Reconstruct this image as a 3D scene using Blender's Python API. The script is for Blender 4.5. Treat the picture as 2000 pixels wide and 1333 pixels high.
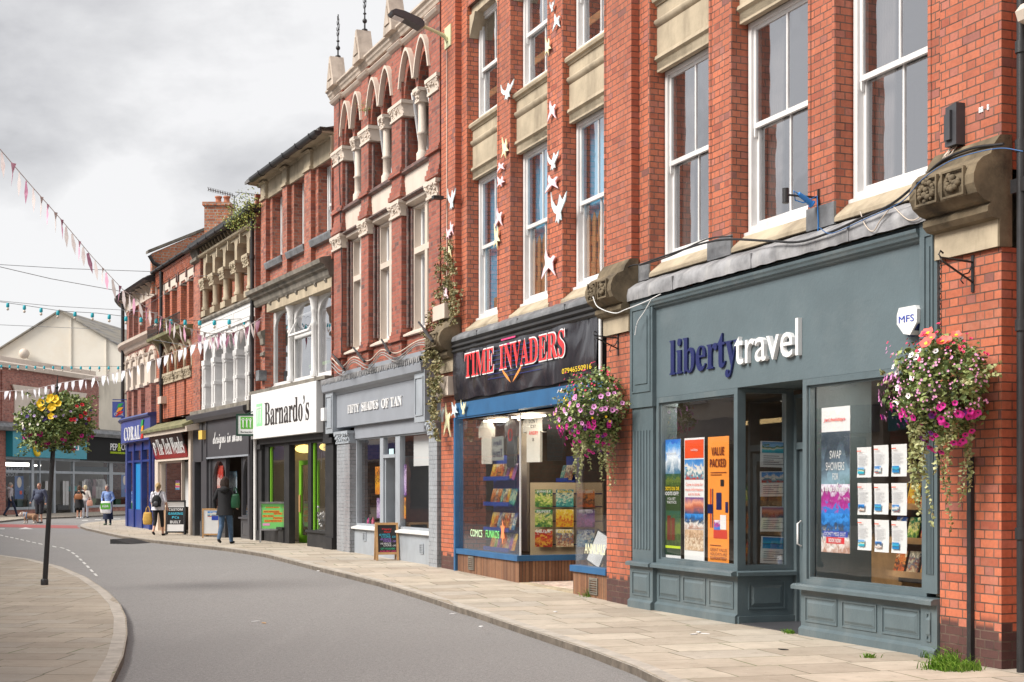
import bpy, bmesh, math, random
from mathutils import Vector, Matrix, noise
R = math.radians
SC = bpy.context.scene
COL = SC.collection
for o in list(bpy.data.objects): bpy.data.objects.remove(o)

# ------------------------------------------------------------------ camera, sky, sun, exposure
F = 2800.0; EYE = 1.6; HY = 952.0          # focal length and horizon of the photograph (2000 px wide), eye height
cd = bpy.data.cameras.new('camera'); cam = bpy.data.objects.new('camera', cd); COL.objects.link(cam)
cam.location = (0, 0, EYE); cam.rotation_euler = (R(90), 0, 0)
cd.sensor_fit = 'HORIZONTAL'; cd.sensor_width = 36; cd.lens = F/2000*36
cd.shift_y = (HY-666.5)/2000; cd.clip_start = .1; cd.clip_end = 1500
SC.camera = cam
SC.render.engine = 'CYCLES'
SC.cycles.use_denoising = True
SC.cycles.max_bounces = 6; SC.cycles.diffuse_bounces = 3; SC.cycles.glossy_bounces = 3
SC.cycles.transmission_bounces = 4; SC.cycles.transparent_max_bounces = 16
SC.cycles.sample_clamp_indirect = 6
SC.view_settings.view_transform = 'Standard'; SC.view_settings.look = 'None'
SC.view_settings.exposure = 0.85; SC.view_settings.gamma = 1

SUN_AZ, SUN_EL = R(-112), R(42)            # azimuth clockwise from +Y: the sun stands over the street, to the left
wd = bpy.data.worlds.new('World'); SC.world = wd; wd.use_nodes = True
wt = wd.node_tree; wn = wt.nodes; wl = wt.links
bg = wn['Background']
def N(t, typ, **k):
    n = t.nodes.new(typ)
    for a, v in k.items():
        if a in ('ins',):
            for kk, vv in v.items(): n.inputs[kk].default_value = vv
        else: setattr(n, a, v)
    return n
def ramp(n, stops, interp='LINEAR'):
    cr = n.color_ramp; cr.interpolation = interp
    while len(cr.elements) > 1: cr.elements.remove(cr.elements[-1])
    cr.elements[0].position = stops[0][0]; cr.elements[0].color = (*stops[0][1], 1)
    for p, c in stops[1:]:
        e = cr.elements.new(p); e.color = (*c, 1)
sky = N(wt, 'ShaderNodeTexSky', sky_type='NISHITA', sun_disc=False, sun_elevation=SUN_EL, sun_rotation=SUN_AZ)
tc = N(wt, 'ShaderNodeTexCoord')
mp = N(wt, 'ShaderNodeMapping'); mp.inputs['Scale'].default_value = (1.0, 1.0, 1.7); mp.inputs['Location'].default_value = (.35, .2, .15)
nz = N(wt, 'ShaderNodeTexNoise', ins={'Scale': 3.4, 'Detail': 9, 'Roughness': .52, 'Distortion': .25}); nb = N(wt, 'ShaderNodeTexNoise', ins={'Scale': 9., 'Detail': 8, 'Roughness': .58, 'Distortion': .3})
wl.new(tc.outputs['Generated'], mp.inputs['Vector']); wl.new(mp.outputs[0], nz.inputs['Vector']); wl.new(mp.outputs[0], nb.inputs['Vector'])
# a heavier bank of cloud high over the left of the street, a bright break low down
sep = N(wt, 'ShaderNodeSeparateXYZ'); wl.new(tc.outputs['Generated'], sep.inputs[0])
def wmath(op, a, b):
    n = N(wt, 'ShaderNodeMath', operation=op)
    for i, v in enumerate((a, b)):
        if hasattr(v, 'is_output') or hasattr(v, 'node'): wl.new(v, n.inputs[i])
        else: n.inputs[i].default_value = v
    return n.outputs[0]
band = wmath('ADD', wmath('MULTIPLY', wmath('SUBTRACT', .15, wmath('MINIMUM', sep.outputs['Z'], .30)), .55), wmath('MULTIPLY', wmath('SUBTRACT', nb.outputs['Fac'], .5), .95))       # bright low, dark high
side = wmath('MULTIPLY', wmath('ADD', wmath('ABSOLUTE', wmath('ADD', sep.outputs['X'], .30), 0), -.06), .75)              # darker to the left
cl = wmath('ADD', wmath('ADD', wmath('MULTIPLY', wmath('SUBTRACT', nz.outputs['Fac'], .5), 3.3), .56), wmath('ADD', band, side))
cr = N(wt, 'ShaderNodeValToRGB'); wl.new(cl, cr.inputs[0])
ramp(cr, [(.08, (.30, .298, .304)), (.30, (.375, .372, .378)), (.5, (.43, .427, .43)), (.8, (.53, .525, .525))])
skm = N(wt, 'ShaderNodeMix', data_type='RGBA'); skm.inputs[0].default_value = .94
sks = N(wt, 'ShaderNodeVectorMath', operation='SCALE'); sks.inputs['Scale'].default_value = .10
wl.new(sky.outputs[0], sks.inputs[0]); wl.new(sks.outputs[0], skm.inputs[6]); wl.new(cr.outputs[0], skm.inputs[7])
wl.new(skm.outputs[2], bg.inputs[0]); bg.inputs[1].default_value = 1.0
sd = bpy.data.lights.new('sun', 'SUN'); sd.energy = 3.0; sd.angle = R(28); sd.color = (1, .95, .88)
so = bpy.data.objects.new('sun', sd); COL.objects.link(so)
sv = Vector((math.sin(SUN_AZ)*math.cos(SUN_EL), math.cos(SUN_AZ)*math.cos(SUN_EL), math.sin(SUN_EL)))
so.rotation_euler = sv.to_track_quat('Z', 'Y').to_euler()

# ------------------------------------------------------------------ materials
def srgb(*c):
    if len(c) == 1: h = c[0].lstrip('#'); c = [int(h[i:i+2], 16) for i in (0, 2, 4)]
    return tuple(((v/255)/12.92 if v/255 <= .04045 else ((v/255+.055)/1.055)**2.4) for v in c)
MATS = {}
def newmat(name):
    m = bpy.data.materials.new(name); m.use_nodes = True
    return m, m.node_tree, m.node_tree.nodes['Principled BSDF']
def sock(t, v, inp):
    if isinstance(v, (int, float, tuple, list)): inp.default_value = v
    else: t.links.new(v, inp)
def mixc(t, fac, a, b, mode='MIX'):
    n = N(t, 'ShaderNodeMix', data_type='RGBA', blend_type=mode)
    for v, i in ((fac, 0), (a, 6), (b, 7)):
        if isinstance(v, tuple) and len(v) == 3: v = (*v, 1)
        sock(t, v, n.inputs[i])
    return n.outputs[2]
def noise_fac(t, vec, scale, detail=4, lo=.35, hi=.65, rough=.6, stretch=None):
    if stretch:
        m = N(t, 'ShaderNodeMapping'); m.inputs['Scale'].default_value = stretch; t.links.new(vec, m.inputs[0]); vec = m.outputs[0]
    n = N(t, 'ShaderNodeTexNoise', ins={'Scale': scale, 'Detail': detail, 'Roughness': rough}); t.links.new(vec, n.inputs['Vector'])
    r = N(t, 'ShaderNodeMapRange', ins={1: lo, 2: hi}); t.links.new(n.outputs['Fac'], r.inputs[0])
    return r.outputs[0]
def bump(t, h, strength, dist=.01):
    b = N(t, 'ShaderNodeBump', ins={'Strength': strength, 'Distance': dist}); t.links.new(h, b.inputs['Height'])
    return b.outputs[0]
def paint(name, col, rough=.5, var=.12, scale=3, dirt=None, dirt_amt=.0, bmp=.15, metal=0, spec=.5, streak=False):
    """plain painted / stone / metal surface with mottling, grime and a slight relief"""
    if name in MATS: return MATS[name]
    m, t, b = newmat(name); tcn = N(t, 'ShaderNodeTexCoord'); v = tcn.outputs['Object']
    c1 = tuple(x*(1-var) for x in col); c2 = tuple(min(1, x*(1+var)) for x in col)
    f1 = noise_fac(t, v, scale, 5); c = mixc(t, f1, c1, c2)
    if dirt:
        f2 = noise_fac(t, v, scale*.7, 8, .5, .72, .7, stretch=(1, 1, .25) if streak else None)
        mm = N(t, 'ShaderNodeMath', operation='MULTIPLY', ins={1: dirt_amt}); t.links.new(f2, mm.inputs[0])
        c = mixc(t, mm.outputs[0], c, dirt)
    t.links.new(c, b.inputs['Base Color']); b.inputs['Roughness'].default_value = rough
    b.inputs['Metallic'].default_value = metal; b.inputs['Specular IOR Level'].default_value = spec
    if bmp:
        f3 = noise_fac(t, v, scale*14, 4, 0, 1); t.links.new(bump(t, f3, bmp, .01), b.inputs['Normal'])
    MATS[name] = m; return m
def brick(name, stops, mortar, w=.24, h=.0815, mw=.0075, dirt=.25, dirtcol=(.05, .035, .03), rough=.6, lower_dark=None, offs=(0, 0)):
    """brickwork in metres on the UVs; each brick gets its own tone from the ramp"""
    if name in MATS: return MATS[name]
    m, t, b = newmat(name); uv = N(t, 'ShaderNodeUVMap').outputs[0]; ob = N(t, 'ShaderNodeTexCoord').outputs['Object']
    mp_ = N(t, 'ShaderNodeMapping'); mp_.inputs['Location'].default_value = (offs[0], offs[1], 0); t.links.new(uv, mp_.inputs[0])
    wob = N(t, 'ShaderNodeTexNoise', ins={'Scale': 9., 'Detail': 3}); t.links.new(uv, wob.inputs['Vector'])
    wv = N(t, 'ShaderNodeVectorMath', operation='MULTIPLY_ADD'); wv.inputs[1].default_value = (.006, .006, 0)
    t.links.new(wob.outputs['Color'], wv.inputs[0]); t.links.new(mp_.outputs[0], wv.inputs[2])
    br = N(t, 'ShaderNodeTexBrick', offset=.5, squash=.5, squash_frequency=2)
    for k, v in {'Color1': (0, 0, 0, 1), 'Color2': (1, 1, 1, 1), 'Mortar': (0, 0, 0, 1), 'Scale': 1., 'Mortar Size': mw, 'Mortar Smooth': .2, 'Bias': 0., 'Brick Width': w, 'Row Height': h}.items():
        br.inputs[k].default_value = v
    t.links.new(wv.outputs[0], br.inputs['Vector'])
    r = N(t, 'ShaderNodeValToRGB'); t.links.new(br.outputs['Color'], r.inputs[0]); ramp(r, stops)
    c = mixc(t, noise_fac(t, ob, 26, 5), r.outputs[0], mixc(t, .5, r.outputs[0], (.10, .035, .02)), 'MIX')
    c = mixc(t, .45, r.outputs[0], c)
    md = noise_fac(t, ob, 1.7, 6, .45, .75); mm = N(t, 'ShaderNodeMath', operation='MULTIPLY', ins={1: dirt}); t.links.new(md, mm.inputs[0])
    c = mixc(t, mm.outputs[0], c, dirtcol)
    st = noise_fac(t, ob, .9, 5, .48, .70, .6, stretch=(1.2, 1.2, .22)); sm_ = N(t, 'ShaderNodeMath', operation='MULTIPLY', ins={1: .6}); t.links.new(st, sm_.inputs[0]); c = mixc(t, sm_.outputs[0], c, mixc(t, .6, c, (.13, .06, .045)))
    ef = noise_fac(t, ob, .55, 6, .62, .75, .7); em = N(t, 'ShaderNodeMath', operation='MULTIPLY', ins={1: .3}); t.links.new(ef, em.inputs[0]); c = mixc(t, em.outputs[0], c, (.55, .36, .28))
    if lower_dark:                                                  # blue engineering bricks in the lowest courses
        sz = N(t, 'ShaderNodeSeparateXYZ'); t.links.new(uv, sz.inputs[0])
        ad = N(t, 'ShaderNodeMath', operation='ADD'); t.links.new(sz.outputs['Y'], ad.inputs[0])
        n2 = N(t, 'ShaderNodeMath', operation='MULTIPLY', ins={1: .25}); t.links.new(br.outputs['Color'], n2.inputs[0]); t.links.new(n2.outputs[0], ad.inputs[1])
        lr = N(t, 'ShaderNodeMapRange', ins={1: lower_dark, 2: lower_dark+.06, 3: .86, 4: 0.}); t.links.new(ad.outputs[0], lr.inputs[0])
        c = mixc(t, lr.outputs[0], c, (.035, .03, .035))
    mf = N(t, 'ShaderNodeMath', operation='MULTIPLY', ins={1: .9}); t.links.new(br.outputs['Fac'], mf.inputs[0])
    mo = mixc(t, noise_fac(t, ob, 5, 3), mortar, tuple(x*.35 for x in mortar))
    c = mixc(t, mf.outputs[0], c, mo)
    t.links.new(c, b.inputs['Base Color']); b.inputs['Roughness'].default_value = rough; b.inputs['Specular IOR Level'].default_value = .35
    inv = N(t, 'ShaderNodeMath', operation='SUBTRACT', ins={0: 1.}); t.links.new(br.outputs['Fac'], inv.inputs[1])
    ad2 = N(t, 'ShaderNodeMath', operation='MULTIPLY_ADD', ins={1: .25}); t.links.new(noise_fac(t, ob, 60, 4, 0, 1), ad2.inputs[0]); t.links.new(inv.outputs[0], ad2.inputs[2])
    t.links.new(bump(t, ad2.outputs[0], .55, .012), b.inputs['Normal'])
    MATS[name] = m; return m
def emit(name, col, s):
    if name in MATS: return MATS[name]
    m, t, b = newmat(name); b.inputs['Base Color'].default_value = (*col, 1)
    b.inputs['Emission Color'].default_value = (*col, 1); b.inputs['Emission Strength'].default_value = s
    MATS[name] = m; return m
def glassm(name, tint=(1, 1, 1), ior=1.5, gain=1.0, dust=.0, wavy=.006, base=.0):
    if name in MATS: return MATS[name]
    m = bpy.data.materials.new(name); m.use_nodes = True; t = m.node_tree; t.nodes.clear()
    out = N(t, 'ShaderNodeOutputMaterial'); tr = N(t, 'ShaderNodeBsdfTransparent'); tr.inputs[0].default_value = (*tint, 1)
    gl = N(t, 'ShaderNodeBsdfGlossy'); gl.inputs['Roughness'].default_value = .01; gl.inputs['Color'].default_value = (.95, .96, 1, 1)
    fr = N(t, 'ShaderNodeLayerWeight'); fr.inputs['Blend'].default_value = .5; F0 = ((ior-1)/(ior+1))**2*1.6
    pw = N(t, 'ShaderNodeMath', operation='POWER'); pw.inputs[1].default_value = 4.2; t.links.new(fr.outputs['Facing'], pw.inputs[0])
    g = N(t, 'ShaderNodeMath', operation='MULTIPLY_ADD', use_clamp=True); g.inputs[1].default_value = gain; g.inputs[2].default_value = base+F0; t.links.new(pw.outputs[0], g.inputs[0])
    nv = bump(t, noise_fac(t, N(t, 'ShaderNodeTexCoord').outputs['Object'], 1.3, 2, 0, 1), wavy, .3)
    t.links.new(nv, gl.inputs['Normal'])
    mx = N(t, 'ShaderNodeMixShader'); t.links.new(g.outputs[0], mx.inputs[0]); t.links.new(tr.outputs[0], mx.inputs[1]); t.links.new(gl.outputs[0], mx.inputs[2])
    last = mx.outputs[0]
    if dust:
        df = N(t, 'ShaderNodeBsdfDiffuse'); df.inputs[0].default_value = (.55, .55, .55, 1)
        m2 = N(t, 'ShaderNodeMixShader'); m2.inputs[0].default_value = dust
        t.links.new(last, m2.inputs[1]); t.links.new(df.outputs[0], m2.inputs[2]); last = m2.outputs[0]
    t.links.new(last, out.inputs[0]); MATS[name] = m; return m

RED = [(0, (.38, .10, .06)), (.08, (.47, .135, .075)), (.4, (.60, .182, .095)), (.7, (.51, .142, .074)), (.88, (.57, .19, .115)), (.96, (.42, .15, .115)), (1, (.24, .10, .085))]
M_RED = brick('orange_red_brick', RED, (.16, .11, .085), mw=.0068, lower_dark=.45, dirt=.26)
REDD = [(0, (.20, .06, .045)), (.1, (.36, .10, .065)), (.5, (.44, .13, .085)), (.85, (.40, .115, .075)), (.95, (.25, .085, .07)), (1, (.13, .07, .065))]
M_REDD = brick('dark_red_brick', REDD, (.30, .22, .18), dirt=.42)
M_REDC = brick('worn_red_brick', [(0, (.22, .07, .05)), (.3, (.46, .14, .085)), (.6, (.54, .19, .12)), (.85, (.44, .13, .08)), (1, (.24, .09, .08))], (.36, .29, .24), dirt=.35)
M_PURP = brick('purple_grey_brick', [(0, (.10, .07, .07)), (.5, (.20, .12, .11)), (1, (.28, .15, .13))], (.22, .2, .18), dirt=.4)
M_FARB = brick('far_red_brick', [(0, (.25, .08, .06)), (.5, (.42, .14, .10)), (1, (.50, .20, .15))], (.40, .34, .30), w=.24, h=.085, dirt=.3)
M_CHIM = brick('chimney_brick', [(0, (.40, .12, .06)), (.5, (.55, .19, .09)), (1, (.62, .25, .13))], (.5, .45, .38), w=.26, h=.1, mw=.014, dirt=.2)
M_GRYB = brick('grey_painted_brick', [(0, (.33, .36, .39)), (1, (.37, .40, .43))], (.31, .335, .36), dirt=.1, rough=.5)
M_STONE = paint('buff_sandstone', (.42, .35, .25), .85, .16, 2.2, (.12, .09, .06), .65, .3, streak=True)
M_STOND = paint('sooty_sandstone', (.155, .12, .075), .9, .35, 3.5, (.03, .025, .018), .8, .5)
M_STONG = paint('grey_weathered_stone', (.20, .18, .15), .9, .28, 3, (.05, .045, .04), .7, .4, streak=True)
M_CREAM = paint('cream_painted_stone', (.62, .53, .45), .6, .06, 2, (.3, .24, .19), .25, .12, streak=True)
M_WHITE = paint('white_paint', (.72, .71, .70), .45, .05, 3, (.30, .27, .24), .35, .1, streak=True)
M_UPVC = paint('white_plastic', (.80, .80, .80), .3, .02, 3, None, 0, 0)
M_LIB = paint('slate_blue_paint', (.098, .133, .148), .45, .09, 2.6, (.20, .22, .22), .5, .3, streak=True)
M_LIBF = paint('slate_blue_fascia', (.105, .142, .158), .5, .07, 1.2, (.17, .20, .21), .45, .35)
M_LEAD = paint('lead_flashing', (.27, .27, .28), .6, .3, 4.5, (.50, .49, .48), .75, .25, metal=.15, streak=True)
M_LEADD = paint('dark_lead', (.16, .165, .175), .5, .3, 4, (.4, .4, .4), .5, .25, metal=.15)
M_BLUE = paint('blue_paint', (.025, .115, .26), .45, .1, 3, (.01, .04, .1), .3, .15)
M_BLACK = paint('black_paint', (.016, .016, .018), .6, .2, 3, (.07, .065, .06), .3, .15)
M_IRON = paint('black_iron', (.02, .02, .022), .45, .2, 8, (.05, .035, .03), .3, .2)
M_CHAR = paint('charcoal_paint', (.055, .055, .062), .45, .08, 2, (.09, .09, .095), .3, .1)
M_GREY = paint('pale_grey_paint', (.33, .36, .395), .5, .07, 2.5, (.16, .17, .18), .45, .2, streak=True)
M_GREYF = paint('grey_fascia_paint', (.27, .29, .325), .5, .05, 2, (.2, .21, .22), .3, .1)
M_GREEN = paint('lime_green_paint', (.20, .50, .03), .35, .05, 3, None, 0, .05)
M_CORAL = paint('royal_blue_paint', (.022, .048, .22), .35, .12, 3, (.01, .02, .08), .3, .08)
M_SLATE = paint('roof_slate', (.12, .115, .115), .7, .35, 5, (.22, .2, .17), .5, .5)
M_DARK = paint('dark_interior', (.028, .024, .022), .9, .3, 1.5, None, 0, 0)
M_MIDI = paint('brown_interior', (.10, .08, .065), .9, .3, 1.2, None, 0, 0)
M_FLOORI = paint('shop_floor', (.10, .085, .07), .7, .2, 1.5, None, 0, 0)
M_GLASS = glassm('shop_glass', (.93, .94, .94), 1.5, 1.0, .0, .004, .02)
M_GLASSU = glassm('sash_glass', (.88, .89, .9), 1.6, 1.0, .01, .03, .28)
M_WOOD = paint('pine_wood', (.52, .30, .13), .55, .2, 4, (.3, .16, .07), .4, .1)
M_CABLE = paint('cable_grey', (.30, .29, .28), .5, .2, 5, None, 0, 0)
M_CABLEB = paint('cable_black', (.015, .015, .017), .5, .2, 5, None, 0, 0)
M_REDT = paint('red_text', (.80, .035, .04), .4, .03, 3, None, 0, 0)
M_NAVY = paint('navy_text', (.010, .017, .10), .3, .1, 5, None, 0, 0)
M_PAPER = paint('white_paper', (.78, .78, .78), .6, .02, 3, None, 0, 0)
M_SKIN = paint('skin', (.55, .30, .21), .5, .05, 6, None, 0, 0)
def flat(name, *c, rough=.5):
    return paint(name, srgb(*c) if len(c) > 1 or isinstance(c[0], str) else c[0], rough, .04, 4, None, 0, 0)

# ------------------------------------------------------------------ mesh builder
class MB:
    def __init__(s): s.v = []; s.f = []; s.m = []; s.cur = 0; s.sm = []; s.smooth = False
    def mat(s, i): s.cur = i; return s
    def face(s, pts):
        n = len(s.v); s.v += [tuple(p) for p in pts]; s.f.append(tuple(range(n, n+len(pts)))); s.m.append(s.cur); s.sm.append(s.smooth)
    def faces(s, pts, fs, smooth=None):
        n = len(s.v); s.v += [tuple(p) for p in pts]
        for f in fs: s.f.append(tuple(n+i for i in f)); s.m.append(s.cur); s.sm.append(s.smooth if smooth is None else smooth)
    def box(s, x0, x1, y0, y1, z0, z1):
        if x0 > x1: x0, x1 = x1, x0
        if y0 > y1: y0, y1 = y1, y0
        if z0 > z1: z0, z1 = z1, z0
        p = [(x0,y0,z0),(x1,y0,z0),(x1,y1,z0),(x0,y1,z0),(x0,y0,z1),(x1,y0,z1),(x1,y1,z1),(x0,y1,z1)]
        s.faces(p, [(0,3,2,1),(4,5,6,7),(0,1,5,4),(1,2,6,5),(2,3,7,6),(3,0,4,7)], False); return s
    def prism(s, poly, y0, y1):                    # polygon in x,z pushed from y0 to y1
        n = len(poly); p = [(x, y0, z) for x, z in poly]+[(x, y1, z) for x, z in poly]
        a = sum(poly[i][0]*poly[(i+1)%n][1]-poly[(i+1)%n][0]*poly[i][1] for i in range(n))
        fs = [tuple(range(n)), tuple(range(2*n-1, n-1, -1))]+[(i, i+n, (i+1)%n+n, (i+1)%n) for i in range(n)]
        if a < 0: fs = [f[::-1] for f in fs]
        s.faces(p, fs, False); return s
    def prof(s, poly, x0, x1, smooth=False):      # polygon in y,z pushed along x
        n = len(poly); p = [(x0, y, z) for y, z in poly]+[(x1, y, z) for y, z in poly]
        a = sum(poly[i][0]*poly[(i+1)%n][1]-poly[(i+1)%n][0]*poly[i][1] for i in range(n))
        fs = [tuple(range(n-1, -1, -1)), tuple(range(n, 2*n))]+[(i, (i+1)%n, (i+1)%n+n, i+n) for i in range(n)]
        if a < 0: fs = [f[::-1] for f in fs]
        s.faces(p, fs, smooth); return s
    def plan(s, poly, z0, z1):                     # polygon in x,y raised from z0 to z1
        n = len(poly); p = [(x, y, z0) for x, y in poly]+[(x, y, z1) for x, y in poly]
        a = sum(poly[i][0]*poly[(i+1)%n][1]-poly[(i+1)%n][0]*poly[i][1] for i in range(n))
        fs = [tuple(range(n-1, -1, -1)), tuple(range(n, 2*n))]+[(i, (i+1)%n, (i+1)%n+n, i+n) for i in range(n)]
        if a < 0: fs = [f[::-1] for f in fs]
        s.faces(p, fs, False); return s
    def tube(s, pts, r, n=6, r1=None):
        pts = [Vector(p) for p in pts]; rings = []
        for i, p in enumerate(pts):
            d = (pts[min(i+1, len(pts)-1)]-pts[max(i-1, 0)])
            if d.length < 1e-9: d = Vector((0, 0, 1))
            d.normalize(); up = Vector((0, 0, 1)) if abs(d.z) < .9 else Vector((1, 0, 0))
            a = d.cross(up).normalized(); b = a.cross(d)
            rr = r if r1 is None else r+(r1-r)*i/max(1, len(pts)-1)
            if isinstance(r, (list, tuple)): rr = r[i]
            rings.append([p+a*rr*math.cos(t)+b*rr*math.sin(t) for t in (2*math.pi*k/n for k in range(n))])
        fl = [tuple(q) for rg in rings for q in rg]; m = len(pts)
        fs = [(i*n+k, i*n+(k+1)%n, (i+1)*n+(k+1)%n, (i+1)*n+k) for i in range(m-1) for k in range(n)]
        s.faces(fl, fs, True); s.faces(fl[:n], [tuple(range(n-1, -1, -1))], False); s.faces(fl[-n:], [tuple(range(n))], False); return s
    def lathe(s, c, prof, n=16):                   # prof: (r, z) pairs bottom to top
        m = len(prof); p = [(c[0]+r*math.cos(2*math.pi*k/n), c[1]+r*math.sin(2*math.pi*k/n), c[2]+z) for r, z in prof for k in range(n)]
        s.faces(p, [(i*n+k, i*n+(k+1)%n, (i+1)*n+(k+1)%n, (i+1)*n+k) for i in range(m-1) for k in range(n)], True)
        s.faces(p[:n], [tuple(range(n-1, -1, -1))], False); s.faces(p[-n:], [tuple(range(n))], False); return s
    def ball(s, c, r, n=8, m=6, sc=(1, 1, 1)):
        p = []; 
        for i in range(m+1):
            a = math.pi*i/m
            for k in range(n):
                b = 2*math.pi*k/n; p.append((c[0]+r*sc[0]*math.sin(a)*math.cos(b), c[1]+r*sc[1]*math.sin(a)*math.sin(b), c[2]-r*sc[2]*math.cos(a)))
        s.faces(p, [(i*n+k, i*n+(k+1)%n, (i+1)*n+(k+1)%n, (i+1)*n+k) for i in range(m) for k in range(n)], True); return s
    def build(s, name, mat, parent=None, uv=True, xf=None, warp=None):
        me = bpy.data.meshes.new(name); v = s.v
        if xf is not None: v = [tuple(xf @ Vector(p)) for p in v]
        me.from_pydata(v, [], s.f)
        for m_ in (mat if isinstance(mat, (list, tuple)) else [mat]): me.materials.append(m_)
        me.polygons.foreach_set('material_index', s.m); me.polygons.foreach_set('use_smooth', s.sm)
        if uv:
            ul = me.uv_layers.new(name='UVMap').data
            for p in me.polygons:
                nx, ny, nz_ = (abs(a) for a in p.normal)
                for li in p.loop_indices:
                    x, y, z = me.vertices[me.loops[li].vertex_index].co
                    ul[li].uv = (x, y) if nz_ > .8 else ((y+.06, z) if nx > ny else (x, z))
        if warp:
            for v_ in me.vertices: v_.co = warp(v_.co)
        me.update(); o = bpy.data.objects.new(name, me); COL.objects.link(o)
        if parent: o.parent = parent
        return o
def tag(o, label, cat, group=None, kind=None):
    if label: o['label'] = label
    if cat: o['category'] = cat
    if group: o['group'] = group
    if kind: o['kind'] = kind
    return o
def thing(name, label, cat, loc=(0, 0, 0), rz=0, group=None, kind=None):
    o = bpy.data.objects.new(name, None); COL.objects.link(o); o.location = loc; o.rotation_euler = (0, 0, rz)
    o.empty_display_size = .2
    return tag(o, label, cat, group, kind)
def kids(o): return [c for c in bpy.data.objects if c.parent == o]
def dup(root, loc=None, rz=None, label=None, parent=None, top=True):
    c = root.copy(); COL.objects.link(c)
    if parent: c.parent = parent
    if loc is not None: c.location = loc
    if rz is not None: c.rotation_euler = (0, 0, rz)
    if label: c['label'] = label
    for k in kids(root): dup(k, parent=c, top=False)
    return c
SERIF = (0x1D400, 0x1D41A); ITAL = (0x1D434, 0x1D44E); SCRIPT = (0x1D4D0, 0x1D4EA); SBI = (0x1D63C, 0x1D656); SANSB = (0x1D5D4, 0x1D5EE)
def fancy(s, base):
    return ''.join(chr(base[0]+ord(c)-65) if 'A' <= c <= 'Z' else chr(base[1]+ord(c)-97) if 'a' <= c <= 'z' else c for c in s)
TC = {}
def text_raw(s, base=None):
    k = (s, base)
    if k in TC: return TC[k]
    cu = bpy.data.curves.new('t', 'FONT'); cu.body = fancy(s, base) if base else s; cu.resolution_u = 3; cu.fill_mode = 'FRONT'
    o = bpy.data.objects.new('t', cu); COL.objects.link(o); bpy.context.view_layer.update()
    me = bpy.data.meshes.new_from_object(o); bpy.data.objects.remove(o); bpy.data.curves.remove(cu)
    vs = [tuple(v.co) for v in me.vertices]; fs = [tuple(p.vertices) for p in me.polygons]; bpy.data.meshes.remove(me)
    TC[k] = (vs, fs); return TC[k]
def text(parent, name, s, x0, x1, z0, z1, y, mat, depth=0.0, base=None, back=None, mirror=False, slant=0, grow=0):
    """lettering fitted to a rectangle of the wall plane x0..x1, z0..z1 at depth y (towards the street is -y)"""
    vs, fs = text_raw(s, base)
    a0 = min(v[0] for v in vs); a1 = max(v[0] for v in vs); b0 = min(v[1] for v in vs); b1 = max(v[1] for v in vs)
    def T(v, yy):
        u = (v[0]-a0)/(a1-a0); w = (v[1]-b0)/(b1-b0)
        if mirror: u = 1-u
        return (x0+(x1-x0)*u+slant*(z1-z0)*w, yy, z0+(z1-z0)*w)
    mb = MB(); n = len(vs)
    if depth:
        from collections import Counter
        p = [T(v, y-depth) for v in vs]+[T(v, y) for v in vs]
        ed = Counter(); dirn = {}
        for f in fs:
            for i in range(len(f)):
                a, b = f[i], f[(i+1) % len(f)]; ed[(min(a, b), max(a, b))] += 1; dirn[(min(a, b), max(a, b))] = (a, b)
        ff = list(fs)+[(dirn[e][0]+n, dirn[e][1]+n, dirn[e][1], dirn[e][0]) for e, c_ in ed.items() if c_ == 1]
        mb.faces(p, ff, False)
    else: mb.faces([T(v, y) for v in vs], fs, False)
    return mb.build(name, mat, parent, uv=False)

# ------------------------------------------------------------------ street plan: one straight run of wall per building
class Seg:
    """a straight facade: local x runs along the wall towards the camera's end, y into the building, z up"""
    def __init__(s, p1, pxl, vp):
        t = (1000-vp)/F; L = math.hypot(t, 1); s.d = (t/L, -1/L); s.n = (-1/L, -t/L)
        r = (pxl-1000)/F; Y = (p1[0]+t*p1[1])/(t+r); s.o = (r*Y, Y); s.W = math.hypot(p1[0]-s.o[0], p1[1]-s.o[1])
        s.rz = math.atan2(s.d[1], s.d[0])
        s.mx = Matrix.Translation((s.o[0], s.o[1], 0)) @ Matrix.Rotation(s.rz, 4, 'Z')
    def at(s, px, py=952, y=0):                    # photo point -> x, z on the plane at depth y
        r = (px-1000)/F; ox = s.o[0]-s.n[0]*y; oy = s.o[1]-s.n[1]*y
        Y = (ox*s.d[1]-oy*s.d[0])/(r*s.d[1]-s.d[0]); X = r*Y
        return ((X-ox)*s.d[0]+(Y-oy)*s.d[1], EYE-(py-HY)/F*Y)
    def x(s, px, y=0): return s.at(px, 952, y)[0]
    def z(s, px, py, y=0): return s.at(px, py, y)[1]
    def w(s, x, y=0, z=0): return s.mx @ Vector((x, y, z))
    def thing(s, name, label, cat, x=0, y=0, z=0, group=None): return thing(name, label, cat, s.w(x, y, z), s.rz, group)
def interp(tab, v):
    if v <= tab[0][0]: return tab[0][1]
    for (a, p), (b, q) in zip(tab, tab[1:]):
        if v <= b: return p+(q-p)*(v-a)/(b-a)
    return tab[-1][1]
GZ = [(0, 0), (12.6, 0), (19.3, -.01), (20.2, .01), (26.5, .09), (33, .14), (40, .15), (46, .03), (52, .06), (60, .05), (80, .05)]
def gz(Y): return interp(GZ, Y)                 # the pavement is not quite level
KERB = .085
Y0 = EYE*F/(1308-HY); P0 = (956/F*Y0, Y0)
SE = Seg(P0, 859, -105); SD = Seg(SE.o, 647, -190); SCC = Seg(SD.o, 500, -340); SB = Seg(SCC.o, 378, -330); SA = Seg(SB.o, 306, -340)
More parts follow.
